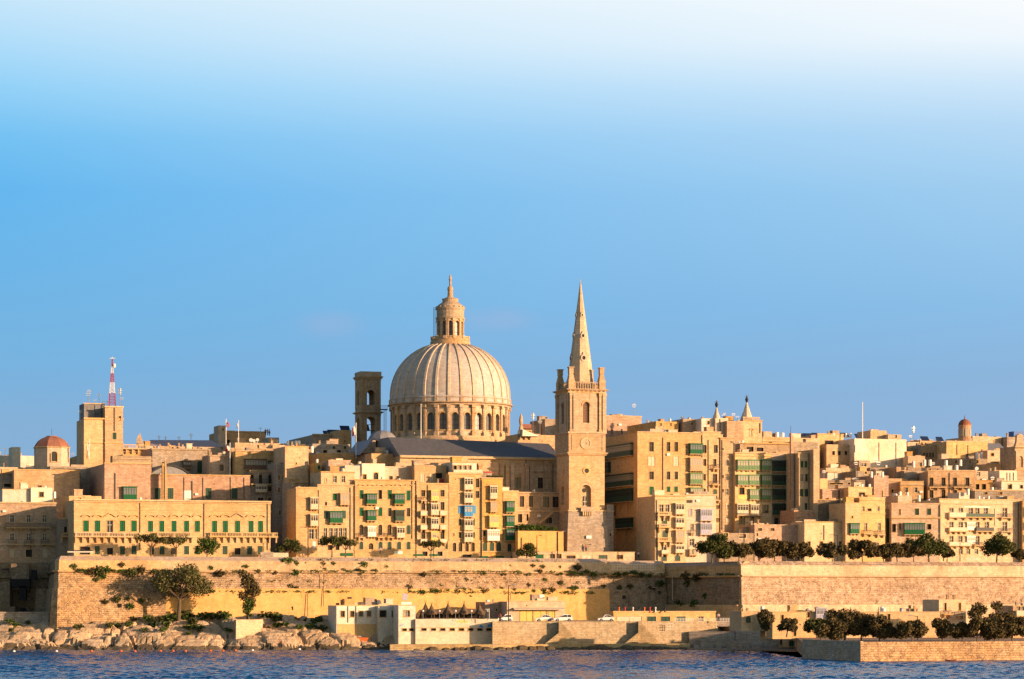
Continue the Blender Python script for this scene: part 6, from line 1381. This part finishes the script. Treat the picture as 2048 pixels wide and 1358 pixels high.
# flagpoles and flags
def flag(u, vb, vt, Y, lab, fl=1, h=14, w=9):
    q = Y/FPX; r = tag(empty('flagpole', tuple(at(u, vb, Y))), lab, 'flagpole'); H = (vb-vt)*q
    m = MB(); m.lathe([(.11, -1), (.07, H), (.12, H), (.12, H+.15)], 6); m.build('pole', 'whitepaint', r)
    if fl:
        m = MB(); n = 6
        for j, (a, b, mi) in enumerate(((0, .5, 0), (.5, 1, 1))):
            for i in range(n):
                f0, f1 = i/n, (i+1)/n; P = lambda f, t: (fl*(.1+w*q*(a+(b-a)*t)), .25*math.sin(f*3+a*5+t*4), H-.4-h*q*f-.35*h*q*(a+(b-a)*t))
                for t0, t1 in ((0, .5), (.5, 1)): m.quad([P(f0, t0), P(f1, t0), P(f1, t1), P(f0, t1)], mi)
        m.build('flag', ['whitepaint', 'red'], r)
flag(452, 889, 839, Yf(452)+92, 'left of two white flagpoles with red and white flags by the rooftop block', 1, 10, 5)
flag(477, 888, 842, Yf(477)+92, 'right flagpole with small furled flag by the rooftop block', -1, 9, 2.5)
flag(460, 942, 887, Yf(460)+36, 'flagpole with red and white flag beside the sunlit box house', -1, 10, 9)
flag(712, 908, 847, Yf(712)+38, 'tall flagpole with red and white flag left of the great dome', -1, 18, 7)
flag(178, 908, 880, Yf(178)+52, 'short pole with a hanging red and white flag before the mast tower', -1, 26, 4)
flag(842, 886, 809, Yf(842)+26, 'bare white pole standing before the drum of the great dome', 0)
flag(1115, 885, 800, Yf(1115)+10, 'bare white pole close to the left edge of the spire tower', 0)
# street lamps
def lamp(u, vb, vt, Y, lab, arm=-1):
    q = Y/FPX; H = (vb-vt)*q; r = tag(empty('street_lamp', tuple(at(u, vb, Y))), lab, 'street lamp', 'street lamps on the waterfront')
    m = MB(); m.lathe([(.12, -.3), (.07, H)], 6); m.tube((0, 0, H-.1), (arm*1.3, 0, H+.1), .05, .04, 5); m.build('post', 'iron', r)
    m = MB(); m.box(min(arm*1.0, arm*1.7), max(arm*1.0, arm*1.7), -.12, .12, H+.02, H+.16); m.build('lamp_head', 'steel', r)
lamp(616, 1112, 1055, pY(616), 'tall street lamp before the narrow ochre flats'); lamp(963, 1116, 1057, pY(963), 'tall street lamp before the blue shutter flats'); lamp(1115.5, 1106, 1063, Yf(1115)-8, 'street lamp before the orange garden wall', 1)
lamp(1675, 1119, 1070, 594, 'curved street lamp before the bright yellow wall'); lamp(1887, 1120, 1078, 606, 'street lamp left of the balcony flats'); lamp(1920, 1120, 1085, 608, 'street lamp before the balcony flats', 1)
lamp(1017, 1243, 1170, 560, 'tall dark street lamp on the quay beside the shed', 1); lamp(1835, 1283, 1232, 500, 'street lamp before the lower yellow houses'); lamp(1315, 1122, 1062, Yf(1315)-14, 'street lamp before the arched loggias', 1)
lamp(1488, 1087, 1045, Yf(1488)-20, 'street lamp above the dark trees left of the clump', 1)
# parapet railings at the recess and on the deck
def rail(u0, u1, vt, vb, Y, lab):
    q = Y/FPX; L_ = (u1-u0)*q; H = (vb-vt)*q; m = MB(); n = int(L_/.55)
    for z in (H-.08, H*.55, H*.1): m.box(0, L_, -.03, .03, z, z+.07)
    for i in range(n+1): x = L_*i/n; m.box(x-.03, x+.03, -.035, .035, 0, H)
    simple('railing', lab, 'railing', tuple(at(u0, vb, Y)), m, 'whitepaint', R(4), 'white metal railings')
rail(1224, 1268, 1128, 1141, 594.5, 'left white railing platform at the top of the recess wall'); rail(1270, 1312, 1129, 1141, 595, 'right white railing platform at the top of the recess wall')
rail(1350, 1415, 1236, 1243, 563, 'left white railing on the grey deck'); rail(1420, 1512, 1236, 1243, 563.2, 'right white railing on the grey deck'); rail(1334, 1346, 1247, 1260, 559, 'short white railing beside the pale garage'); rail(1935, 1960, 1117, 1121, 600, 'low white barrier on the big bastion')
# ---- thatched parasols
for i, (u, vt_, lab) in enumerate(((851, 1203, 'first thatched parasol from the left, partly behind another'), (863, 1206, 'second thatched parasol from the left on the white terrace'), (896, 1204, 'middle thatched parasol on the white terrace'), (928, 1204, 'fourth thatched parasol from the left on the terrace'), (959, 1206, 'rightmost thatched parasol on the white terrace'))):
    Y = 554.5 if i else 557; q = Y/FPX; zb_ = zat(1238, Y); r = tag(empty('thatched_parasol', (xat(u, Y), Y, zb_)), lab, 'parasol', 'thatched parasols on the terrace')
    m = MB(); H = (1238-vt_)*q; m.lathe([(.07, -.8), (.07, H*.8)], 6); m.build('pole', 'bark', r)
    m = MB(); rnd = random.Random(i); n = 26
    for k in range(n):
        a = 2*PI*k/n; r1 = 1.15*rnd.uniform(.85, 1.1); z1 = H*rnd.uniform(.22, .34); a2 = 2*PI*(k+1.25)/n
        m.v += [(.06*math.cos(a), .06*math.sin(a), H*.93), (.5*math.cos(a), .5*math.sin(a), H*.62), (r1*math.cos(a), r1*math.sin(a), z1), (r1*math.cos(a2), r1*math.sin(a2), z1+.1), (.5*math.cos(a2), .5*math.sin(a2), H*.62)]
        b0 = len(m.v)-5; m.f += [(b0, b0+1, b0+4), (b0+1, b0+2, b0+3, b0+4)]; m.m += [0, 0]
    for k in range(5): a = k*1.3; m.tube((0, 0, H*.85), (.28*math.cos(a), .28*math.sin(a), H*1.08), .05, .02, 4)
    m.build('thatch', 'thatch', r)
Y = 560; q = Y/FPX; r = tag(empty('straw_shelter', tuple(at(832, 1238, Y)), R(4)), 'long brown straw roofed shelter behind the thatched parasols', 'shelter')
m = MB(); L_ = 140*q
prof = [(0, 0), (.15, 1.1), (.8, 1.9), (L_*.3, 2.0), (L_*.32, 1.7), (L_*.45, 2.1), (L_*.6, 2.0), (L_*.75, 2.15), (L_*.95, 2.0), (L_, 1.6), (L_, 1.1), (.9, 1.1), (.6, .4)]
m.extr(prof, 0, 2.6); m.build('roof', 'thatch', r)
m = MB(); m.box(.5, L_, 2.3, 2.5, 0, 1.1); m.build('back_wall', 'darkroom', r)
for i in range(6): m = MB(); x = 1.2+(L_-1.6)*i/5; m.lathe([(.08, 0), (.08, 1.12)], 6, x, .2); m.build('post', 'bark', r)
for i, (u, lab) in enumerate(((846, 'first'), (879, 'second'), (911, 'third'), (943, 'fourth'), (975, 'fifth'))):
    Y = 552.9; q = Y/FPX; r = tag(empty('globe_lamp', tuple(at(u, 1238, Y))), lab+' white globe lamp from the left along the terrace wall', 'lamp', 'globe lamps on the terrace')
    m = MB(); H = 15*q; m.lathe([(.05, -.4), (.04, H)], 6); m.build('post', 'steel', r); m = MB(); m.blob((0, 0, H+.12), .22, 0, 10); m.build('globe', 'whitepaint', r)
Y = 552.6; m = MB(); q = Y/FPX; m.box(0, .1, 0, .1, -.3, 21*q); m.box(-7*q, 0, 0, .1, 19*q, 20*q); simple('white_post', 'slim white post frame at the right end of the white terrace', 'post', tuple(at(978, 1238, Y)), m, 'whitepaint')
# beach building extras: blue paint marks belong to the terrace wall
tr = BL['W4']; rnd = random.Random(9)
m = MB(); 
for (u0, u1, v0, v1) in ((975, 996, 1249, 1254), (981, 994, 1246, 1249), (985, 987, 1241, 1246), (988, 996, 1244, 1246), (958, 967, 1252, 1255), (960, 964, 1250, 1252)):
    m.box(tr.S(u0), tr.S(u1), -.012, -.004, tr.Z(u0, v1), tr.Z(u0, v0))
m.build('blue_paint', 'blue', tr.root)
w3 = BL['W3']; m = MB()
for (u0, u1, v0, v1) in ((799, 807, 1249, 1250), (799, 800.5, 1249, 1254), (804, 805, 1250, 1252), (801, 803, 1251, 1252)): m.box(w3.S(u0), w3.S(u1), -.012, -.004, w3.Z(u0, v1), w3.Z(u0, v0))
m.build('blue_lettering', 'blue', w3.root)
w1 = BL['W1']
w1.root.rotation_euler[2] = R(18)
def roofbox(u, v, w, h, Y, name, lab, mat, cat, d=1.0):
    q = Y/FPX; m = MB(); m.box(-w*q/2, w*q/2, 0, d, -.3, h*q); simple(name, lab, cat, tuple(at(u, v, Y)), m, mat, R(14))
roofbox(700, 1210, 12, 6, 559, 'roof_unit', 'white ventilation box on the beach building roof', 'whitepaint', 'roof unit'); roofbox(676, 1210, 6, 4, 559, 'roof_unit', 'small dark box at the left of the beach building roof', 'iron', 'roof unit')
roofbox(700, 1203, 7, 9, 560, 'roof_cowl', 'dark chimney cowl above the white ventilation box', 'iron', 'chimney cowl'); roofbox(748, 1209, 11, 11, 561, 'roof_unit', 'large dark unit at the right of the beach building roof', 'iron', 'roof unit'); roofbox(757, 1209, 6, 9, 561.5, 'roof_unit', 'pale drum beside the large dark roof unit', 'whitepaint', 'roof unit')
roofbox(728, 1210, 9, 4, 560, 'roof_unit', 'low white tank in the middle of the beach building roof', 'whitepaint', 'roof unit')
roofbox(813, 1210, 21, 6, 554, 'roof_sign', 'blank white sign board on the square beach block', 'whitepaint', 'sign board', .3); roofbox(810, 1198, 10, 11, 560, 'billboard', 'grey square panel on a post above the sign board', 'lilac', 'panel', .2)
roofbox(1072, 1201, 9, 10, 573, 'roof_unit', 'dark tank stand on the quay shed roof', 'iron', 'roof unit'); roofbox(1084, 1201, 10, 12, 574, 'roof_unit', 'pale tank on the quay shed roof', 'whitepaint', 'roof unit', 1.4); roofbox(1082, 1202, 16, 5, 571.5, 'roof_unit', 'low cream box before the tanks on the shed', 'creampaint', 'roof unit')
# awning of the shed
m = MB(); w5 = BL['W5']; m.v += [(w5.S(1026), -.004, w5.Z(1060, 1215)), (w5.S(1128), -.004, w5.Z(1060, 1215)), (w5.S(1128), -1.4, w5.Z(1060, 1218.5)), (w5.S(1026), -1.4, w5.Z(1060, 1218.5)), (w5.S(1026), -.004, w5.Z(1060, 1216)), (w5.S(1128), -.004, w5.Z(1060, 1216)), (w5.S(1128), -1.4, w5.Z(1060, 1219.5)), (w5.S(1026), -1.4, w5.Z(1060, 1219.5))]
m.f += [(3, 2, 1, 0), (4, 5, 6, 7), (3, 7, 6, 2), (0, 4, 7, 3), (1, 2, 6, 5)]; m.m += [0]*5; m.build('awning', 'creampaint', w5.root)
# red awning on the flats
c11 = BL['C11']; o = tag(empty('roof_awning', tuple(at(967, 957, c11.Y+2)), R(18)), 'red parasol awning with plants on the roof right of the penthouse', 'awning')
m = MB(); q = .113; m.v += [(0, 0, 12*q), (2.5, 0, 13*q), (2.5, 1.8, 15*q), (0, 1.8, 15*q), (0, 0, 11*q), (2.5, 0, 12*q)]; m.f += [(0, 1, 2, 3), (4, 5, 1, 0)]; m.m += [0, 0]; m.build('canopy', 'red', o); m = MB(); m.box(.1, .2, .1, .2, 0, 12*q); m.box(2.3, 2.4, .1, .2, 0, 12*q); m.build('post', 'iron', o)
leaves('potted_plants', [(1+.6*i, .3, .5, .4) for i in range(7)], 500, .12, 'leaf', o, 3)
# ---- cars
def car(u, vb, Y, L_, rz, lab, hb=True):
    r = tag(empty('parked_car', tuple(at(u, vb, Y)), rz), lab, 'car', 'cars parked on the quay'); h = 1.5
    S_ = [(-.5, .28), (-.5, .62), (-.44, .70), (-.26, .76), (-.12, 1.0*h/1.45), (.02, h), (.28, h-.02), (.42, h*.86), (.49, .8), (.5, .3)]
    if not hb: S_ = [(-.5, .28), (-.5, .58), (-.40, .72), (-.22, .78), (-.06, h*.93), (.14, h*.93), (.32, .85), (.49, .8), (.5, .3)]
    def loft(sc, y0, y1, lo, m, mi=0):
        P = [(x*L_, z) for x, z in S_ if z >= lo]; m.extr(P, y0, y1, mi)
    m = MB(); low = [(x*L_, min(z, .86)) for x, z in S_]; m.extr(low, -.82, .82)
    P = [(x*L_*.98, z) for x, z in S_ if z > .74]; P = [(P[0][0], .86)]+[p for p in P if p[1] > .86]+[(P[-1][0], .86)]
    n = len(P); b0 = len(m.v)
    for y, k in ((-.80, 0), (.80, 1)):
        for x, z in P: m.v.append((x, y*(1-.16*(z-.86)/.64), z))
    for i in range(n-1): m.f.append((b0+i, b0+i+1, b0+n+i+1, b0+n+i)); m.m.append(0)
    m.f.append(tuple(b0+i for i in reversed(range(n)))); m.f.append(tuple(b0+n+i for i in range(n))); m.m += [0, 0]
    m.build('body', 'carwhite', r)
    g = MB(); xs_ = sorted(P, key=lambda p: p[0]); xa, xb = P[0][0], P[-1][0]; tx = [p for p in P if p[1] > h*.85]
    t0, t1 = min(p[0] for p in tx), max(p[0] for p in tx)
    for (a, b, c, d) in ((xa+.25, (t0+t1)/2-.05, t0+.15, (t0+t1)/2-.05), ((t0+t1)/2+.05, xb-.2, (t0+t1)/2+.05, t1-.1)):
        y1_, y2_ = -.815, -.71; g.quad([(a, y1_, .92), (b, y1_, .92), (d, y2_, h*.9), (c, y2_, h*.9)])
    g.quad([(xa+.02, -.66, .9), (xa+.02, .66, .9), (t0-.06, .55, h*.95), (t0-.06, -.55, h*.95)])
    g.build('window', 'glass', r)
    for x in (-.31, .31):
        for y in (-.84, .66): w = MB(); w.tube((x*L_, y, .31), (x*L_, y+.18, .31), .31, .31, 14); o = w.build('wheel', 'rubber', r); w = MB(); w.tube((x*L_, y-.012, .31), (x*L_, y+.02, .31), .17, .17, 10); w.build('rim', 'steel', o)
    for x in (-.495, .485): w = MB(); w.box(x*L_-.03, x*L_+.03, -.78, -.5, .6, .74); w.build('headlight' if x < 0 else 'tail_light', 'whitepaint' if x < 0 else 'red', r)
car(1088, 1243, 562.5, 3.6, R(6), 'low white saloon car before the yellow shutters', False); car(1126, 1243, 561.5, 3.9, R(4), 'rounded white hatchback car at the top of the quay stair'); car(1212, 1243, 561.5, 3.3, R(3), 'small white car beside the low garages', False)
car(1010, 1243, 563.5, 3.0, R(8), 'small pale car half hidden behind the terrace end', True)
# shelter / white van left on the palace terrace
m = MB(); Y = Yf(160)-8; q = Y/FPX; m.box(-28*q, 26*q, -1, 1, 5*q, 6.5*q); m.box(-24*q, 24*q, -.8, .8, 2*q, 5*q, 1); simple('bus_shelter', 'white shelter with dark flat roof at the left end of the palace', 'shelter', tuple(at(160, 1107, Y)), m, ['iron', 'whitepaint'])
m = MB(); Y = Yf(548)-9; q = Y/FPX; m.box(-26*q, 0, 0, 2.2, -1, 9*q, 0); m.box(.01, 30*q, 0.1, 2.2, -1, 7.5*q, 1); simple('ticket_hut', 'low grey and cream hut at the right end of the palace', 'hut', tuple(at(547, 1113, Y)), m, ['greyst', 'creampaint'], R(10))
# stone on the grey patch wall / street furniture, people
def person(u, vb, Y, lab, top='cloth', hgt=1.72, pose=0, legs='darkcloth', facing=0.):
    r = tag(empty('person', tuple(at(u, vb, Y)), facing), lab, 'person', None); s = hgt/1.75
    J = [(0, 0, .95, .15), (0, 0, 1.2, .15), (0, 0, 1.42, .17), (0, 0, 1.53, .06), (0, -.02, 1.66, .10), (0, -.01, 1.76, .085),
         (-.09, 0, .9, .10), (-.11, -.04+.25*pose, .5, .075), (-.11, .05+.0*pose, .08, .05), (-.11, -.1, .04, .045),
         (.09, 0, .9, .10), (.11, -.02-.15*pose, .5, .075), (.11, .03, .08, .05), (.11, -.12, .04, .045),
         (-.21, 0, 1.42, .065), (-.27, -.03, 1.13, .05), (-.25, -.14, .9, .04), (-.25, -.17, .8, .04),
         (.21, 0, 1.42, .065), (.27, .02, 1.13, .05), (.26, -.1, .9, .04), (.26, -.13, .8, .04)]
    Eg = [(0, 1), (1, 2), (2, 3), (3, 4), (4, 5), (0, 6), (6, 7), (7, 8), (8, 9), (0, 10), (10, 11), (11, 12), (12, 13), (2, 14), (14, 15), (15, 16), (16, 17), (2, 18), (18, 19), (19, 20), (20, 21)]
    def fig(name, idx, grow, mat, root):
        mp_ = {k: i for i, k in enumerate(idx)}; me = bpy.data.meshes.new(name); me.from_pydata([tuple(c*s for c in J[i][:3]) for i in idx], [(mp_[a], mp_[b]) for a, b in Eg if a in mp_ and b in mp_], []); me.materials.append(MATS[mat]); o = link(name, me, r)
        md = o.modifiers.new('skin', 'SKIN')
        for i, k in enumerate(idx): me.skin_vertices[0].data[i].radius = ((J[k][3]+grow)*s,)*2; me.skin_vertices[0].data[i].use_root = (k == root)
        sb = o.modifiers.new('sub', 'SUBSURF'); sb.levels = 1; sb.render_levels = 1; return o
    fig('body', list(range(22)), 0, 'skin', 0)
    fig('shirt', [1, 2, 14, 15, 18, 19], .018, top, 1); fig('trousers', [0, 6, 7, 8, 10, 11, 12], .018, legs, 0)
    h = MB(); h.blob((0, .01, 1.73*s), .105*s, 0, 10, .95); h.build('hair', 'iron', r)
Yp = Yf(535)+95
person(531, 871, Yp+22, 'left figure standing on the rooftop block skyline', 'darkcloth'); person(535.5, 871, Yp+22, 'middle dark figure standing on the rooftop block skyline', 'darkcloth', facing=1); person(539, 872, Yp+21, 'right figure standing on the rooftop block skyline', 'darkcloth', facing=2)
person(1277, 1118, Yf(1277)-6, 'person in a white shirt standing before the arched loggias'); person(1437, 1243, 561, 'person in a white shirt at the end of the low garages')
person(558, 1296, 549.6, 'swimmer with dark trunks climbing the shore rocks', 'skin', pose=1, facing=.6); person(563, 1297, 549.4, 'second swimmer standing at the edge of the rocks', 'skin', legs='darkcloth', facing=-.5)
person(1000, 1243, 561, 'person in red at the end of the white terrace', 'red'); person(888, 1238, 555.5, 'person in white sitting among the thatched parasols', 'cloth'); person(761, 1110, pY(761), 'pedestrian in a pale shirt before the long apartment row', 'cloth'); person(1172, 1103, Yf(1172)-1.5, 'person in orange at the foot of the spire tower', 'orange')
# scooter row / planters: small posts along the garage roof
for i, (u, v, Y) in enumerate([(1238, 1223, 566), (1250, 1223, 566), (1266, 1223, 566), (1279, 1223, 566), (1289, 1223, 566), (1300, 1223, 566), (1311, 1223, 566), (1330, 1223, 566)]):
    m = MB(); m.lathe([(.16, -.2), (.16, .25), (.1, .3), (.1, .5), (.22, .75), (.05, .95)], 8); simple('roof_finial', ordn[i+1]+' little coloured finial from the left along the low garage roof', 'finial', tuple(at(u, v, Y)), m, ('orange', 'red', 'whitepaint', 'iron')[i % 4], 0, 'finials on the garage roof')
# orange buoys
bu = [(28, 1304), (113, 1304), (183, 1303.5), (242, 1303.5), (270, 1304), (321, 1303.5), (346, 1303.5), (371, 1303.5), (421, 1303), (446, 1303), (471, 1302.5), (505, 1302), (599, 1300)]
for i, (u, v) in enumerate(bu):
    Y = CH*FPX/(v-HZ); m = MB(); m.lathe([(.04, -.1), (.26, .02), (.3, .16), (.2, .32), (.05, .38)], 10); simple('buoy', ordn[i+1]+' small swimming buoy from the left near the rocks', 'buoy', (xat(u, Y), Y, 0), m, 'orange' if i not in (0, 1, 11, 12) else 'whitepaint', 0, 'buoys along the swimming line')
# small boat at the lower right
Y = 447; r = tag(empty('rowing_boat', (xat(1902, Y), Y, 0), R(5)), 'small dark reddish boat floating before the lower right wall', 'boat')
m = MB(); P = [(-1, .0, .45), (-.85, .32, .35), (-.3, .5, .3), (.4, .5, .3), (.9, .36, .34)]; b0 = 0
for x, w, z in P: m.v += [(x, -w, z), (x*.9, -w*.5, -.1), (x*.9, w*.5, -.1), (x, w, z)]
for i in range(4):
    for k in range(3): m.f.append((i*4+k, i*4+k+1, (i+1)*4+k+1, (i+1)*4+k)); m.m.append(0)
m.f.append((0, 1, 2, 3)); m.f.append((19, 18, 17, 16)); m.m += [0, 0]; m.build('hull', 'redbrown', r); m = MB(); m.box(-.1, .15, -.45, .45, .18, .22); m.build('seat', 'brown', r)
# upturned orange boat on the rocks
Y = 555.; r = tag(empty('beached_boat', tuple(at(721, 1283, Y)), R(10)), 'orange boat pulled up under the white beach building', 'boat')
m = MB(); m.box(-1.1, 1.1, -.5, .5, 0, .8, 0, (-1.6, 1.6, -.75, .75)); m.build('hull', 'orange', r); m = MB(); m.box(-1.55, 1.55, -.7, .7, .8, .88); m.build('cover', 'iron', r)
# tarpaulins
m = MB(); Y = Yf(2030)+102; m.box(-1.9, 1.9, 0, 3, 0, 1.4); simple('roof_tarpaulin', 'bright blue tarpaulin on the roof at the right skyline', 'tarpaulin', tuple(at(2040, 873, Y)), m, 'bluetarp', R(18))
m = MB(); Y = Yf(2020)+12; m.box(-1., .9, 0, 1.2, 0, .9); m.box(.9, 1.6, 0, 1.2, 0, .85, 1); simple('roof_box', 'red and cream box on the grey parapet row', 'box', tuple(at(2020, 990, Y)), m, ['red', 'creampaint'], R(18))
# dome neighbours: roofs between dome and spire tower
B('X1', 'stone_house', 'ochre house roof end between the great dome and the spire tower', 1036, 1062, 868, 42, 10, 'ochre', 'S 1050 24 860-868')
B('X2', 'stone_house', 'pale box house between dome and spire tower', 1062, 1110, 870, 50, 10, 'peach', '')
B('X3', 'stone_house', 'grey clustered roof rooms left of the spire tower', 1090, 1120, 838, 72, 12, 'greyst', '')
B('X4', 'roof_house', 'grey stepped roof room at the skyline left of the spire tower', 1072, 1092, 850, 75, 10, 'old', '')
m = MB(); Y = Yf(1053)+60; m.box(-1.2, 1.2, 0, 1.5, 0, 1.1); simple('roof_box', 'dark red roof box right of the great dome', 'box', tuple(at(1054, 857, Y)), m, 'redbrown', R(18))
m = MB(); Y = Yf(1042)+45; q = Y/FPX; m.lathe([(.5, -1), (.5, 8*q), (.3, 10*q), (.5, 20*q), (.35, 28*q), (.1, 34*q)], 10); simple('stone_pinnacle', 'pale stone pinnacle between the great dome and spire', 'pinnacle', tuple(at(1042, 862, Y)), m, 'church')
o = tag(empty('pitched_roof_shed', tuple(at(1045, 872, Yf(1045)+40)), R(18)), 'small white edged pitched roof right of the great dome', 'roof'); m = MB(); m.extr([(0, 0), (.1, 1.6), (4.5, 0)], 0, 4); m.build('roof', 'white', o)

# drain lines running down the sea wall, little quay furniture
for (u, v0, v1, lab) in ((647, 1146, 1212, 'thin dark drain line down the sea wall left of the beach building'), (615, 1187, 1232, 'short dark pipe on the ochre plaster wall left of the beach building'), (1021, 1186, 1240, 'thin pipe on the plaster wall behind the quay shed'), (1345, 1150, 1200, 'slanting pale spout in the shaded recess')):
    Y = wallY(u, (v0+v1)/2)-.75; q = Y/FPX; m = MB(); m.tube((0, .55, 0), (0, -.1, (v0-v1)*q), .07, .07, 5); simple('drainpipe_line', lab, 'pipe', tuple(at(u, v0, Y)), m, 'pipe' if u != 1345 else 'creampaint')
for i, (u, v) in enumerate(((905, 1186), (915, 1187), (1248, 1194), (583, 1217), (240, 1211), (1308, 1179), (1318, 1185))):
    Y = wallY(u, v)-.02; m = MB(); m.box(-.35, .35, -.03, .06, -.4, .4); m.box(-.5, .5, -.06, .05, .4, .5, 1); simple('hatch', ordn[i+1]+' small dark opening in the sea wall, counted along the list of hatches' if 0 else ('small dark square opening in the sea wall at '+('the thatched terrace', 'the thatched terrace, right of its twin', 'the shaded plaster foot', 'the plaster left of the beach building', 'the rubble corner foot', 'the recess, left of a pair', 'the recess, right of a pair')[i]), 'hatch', tuple(at(u, v, Y)), m, ['darkroom', 'trim'])  # near-black plates paint the dark of plain wall openings
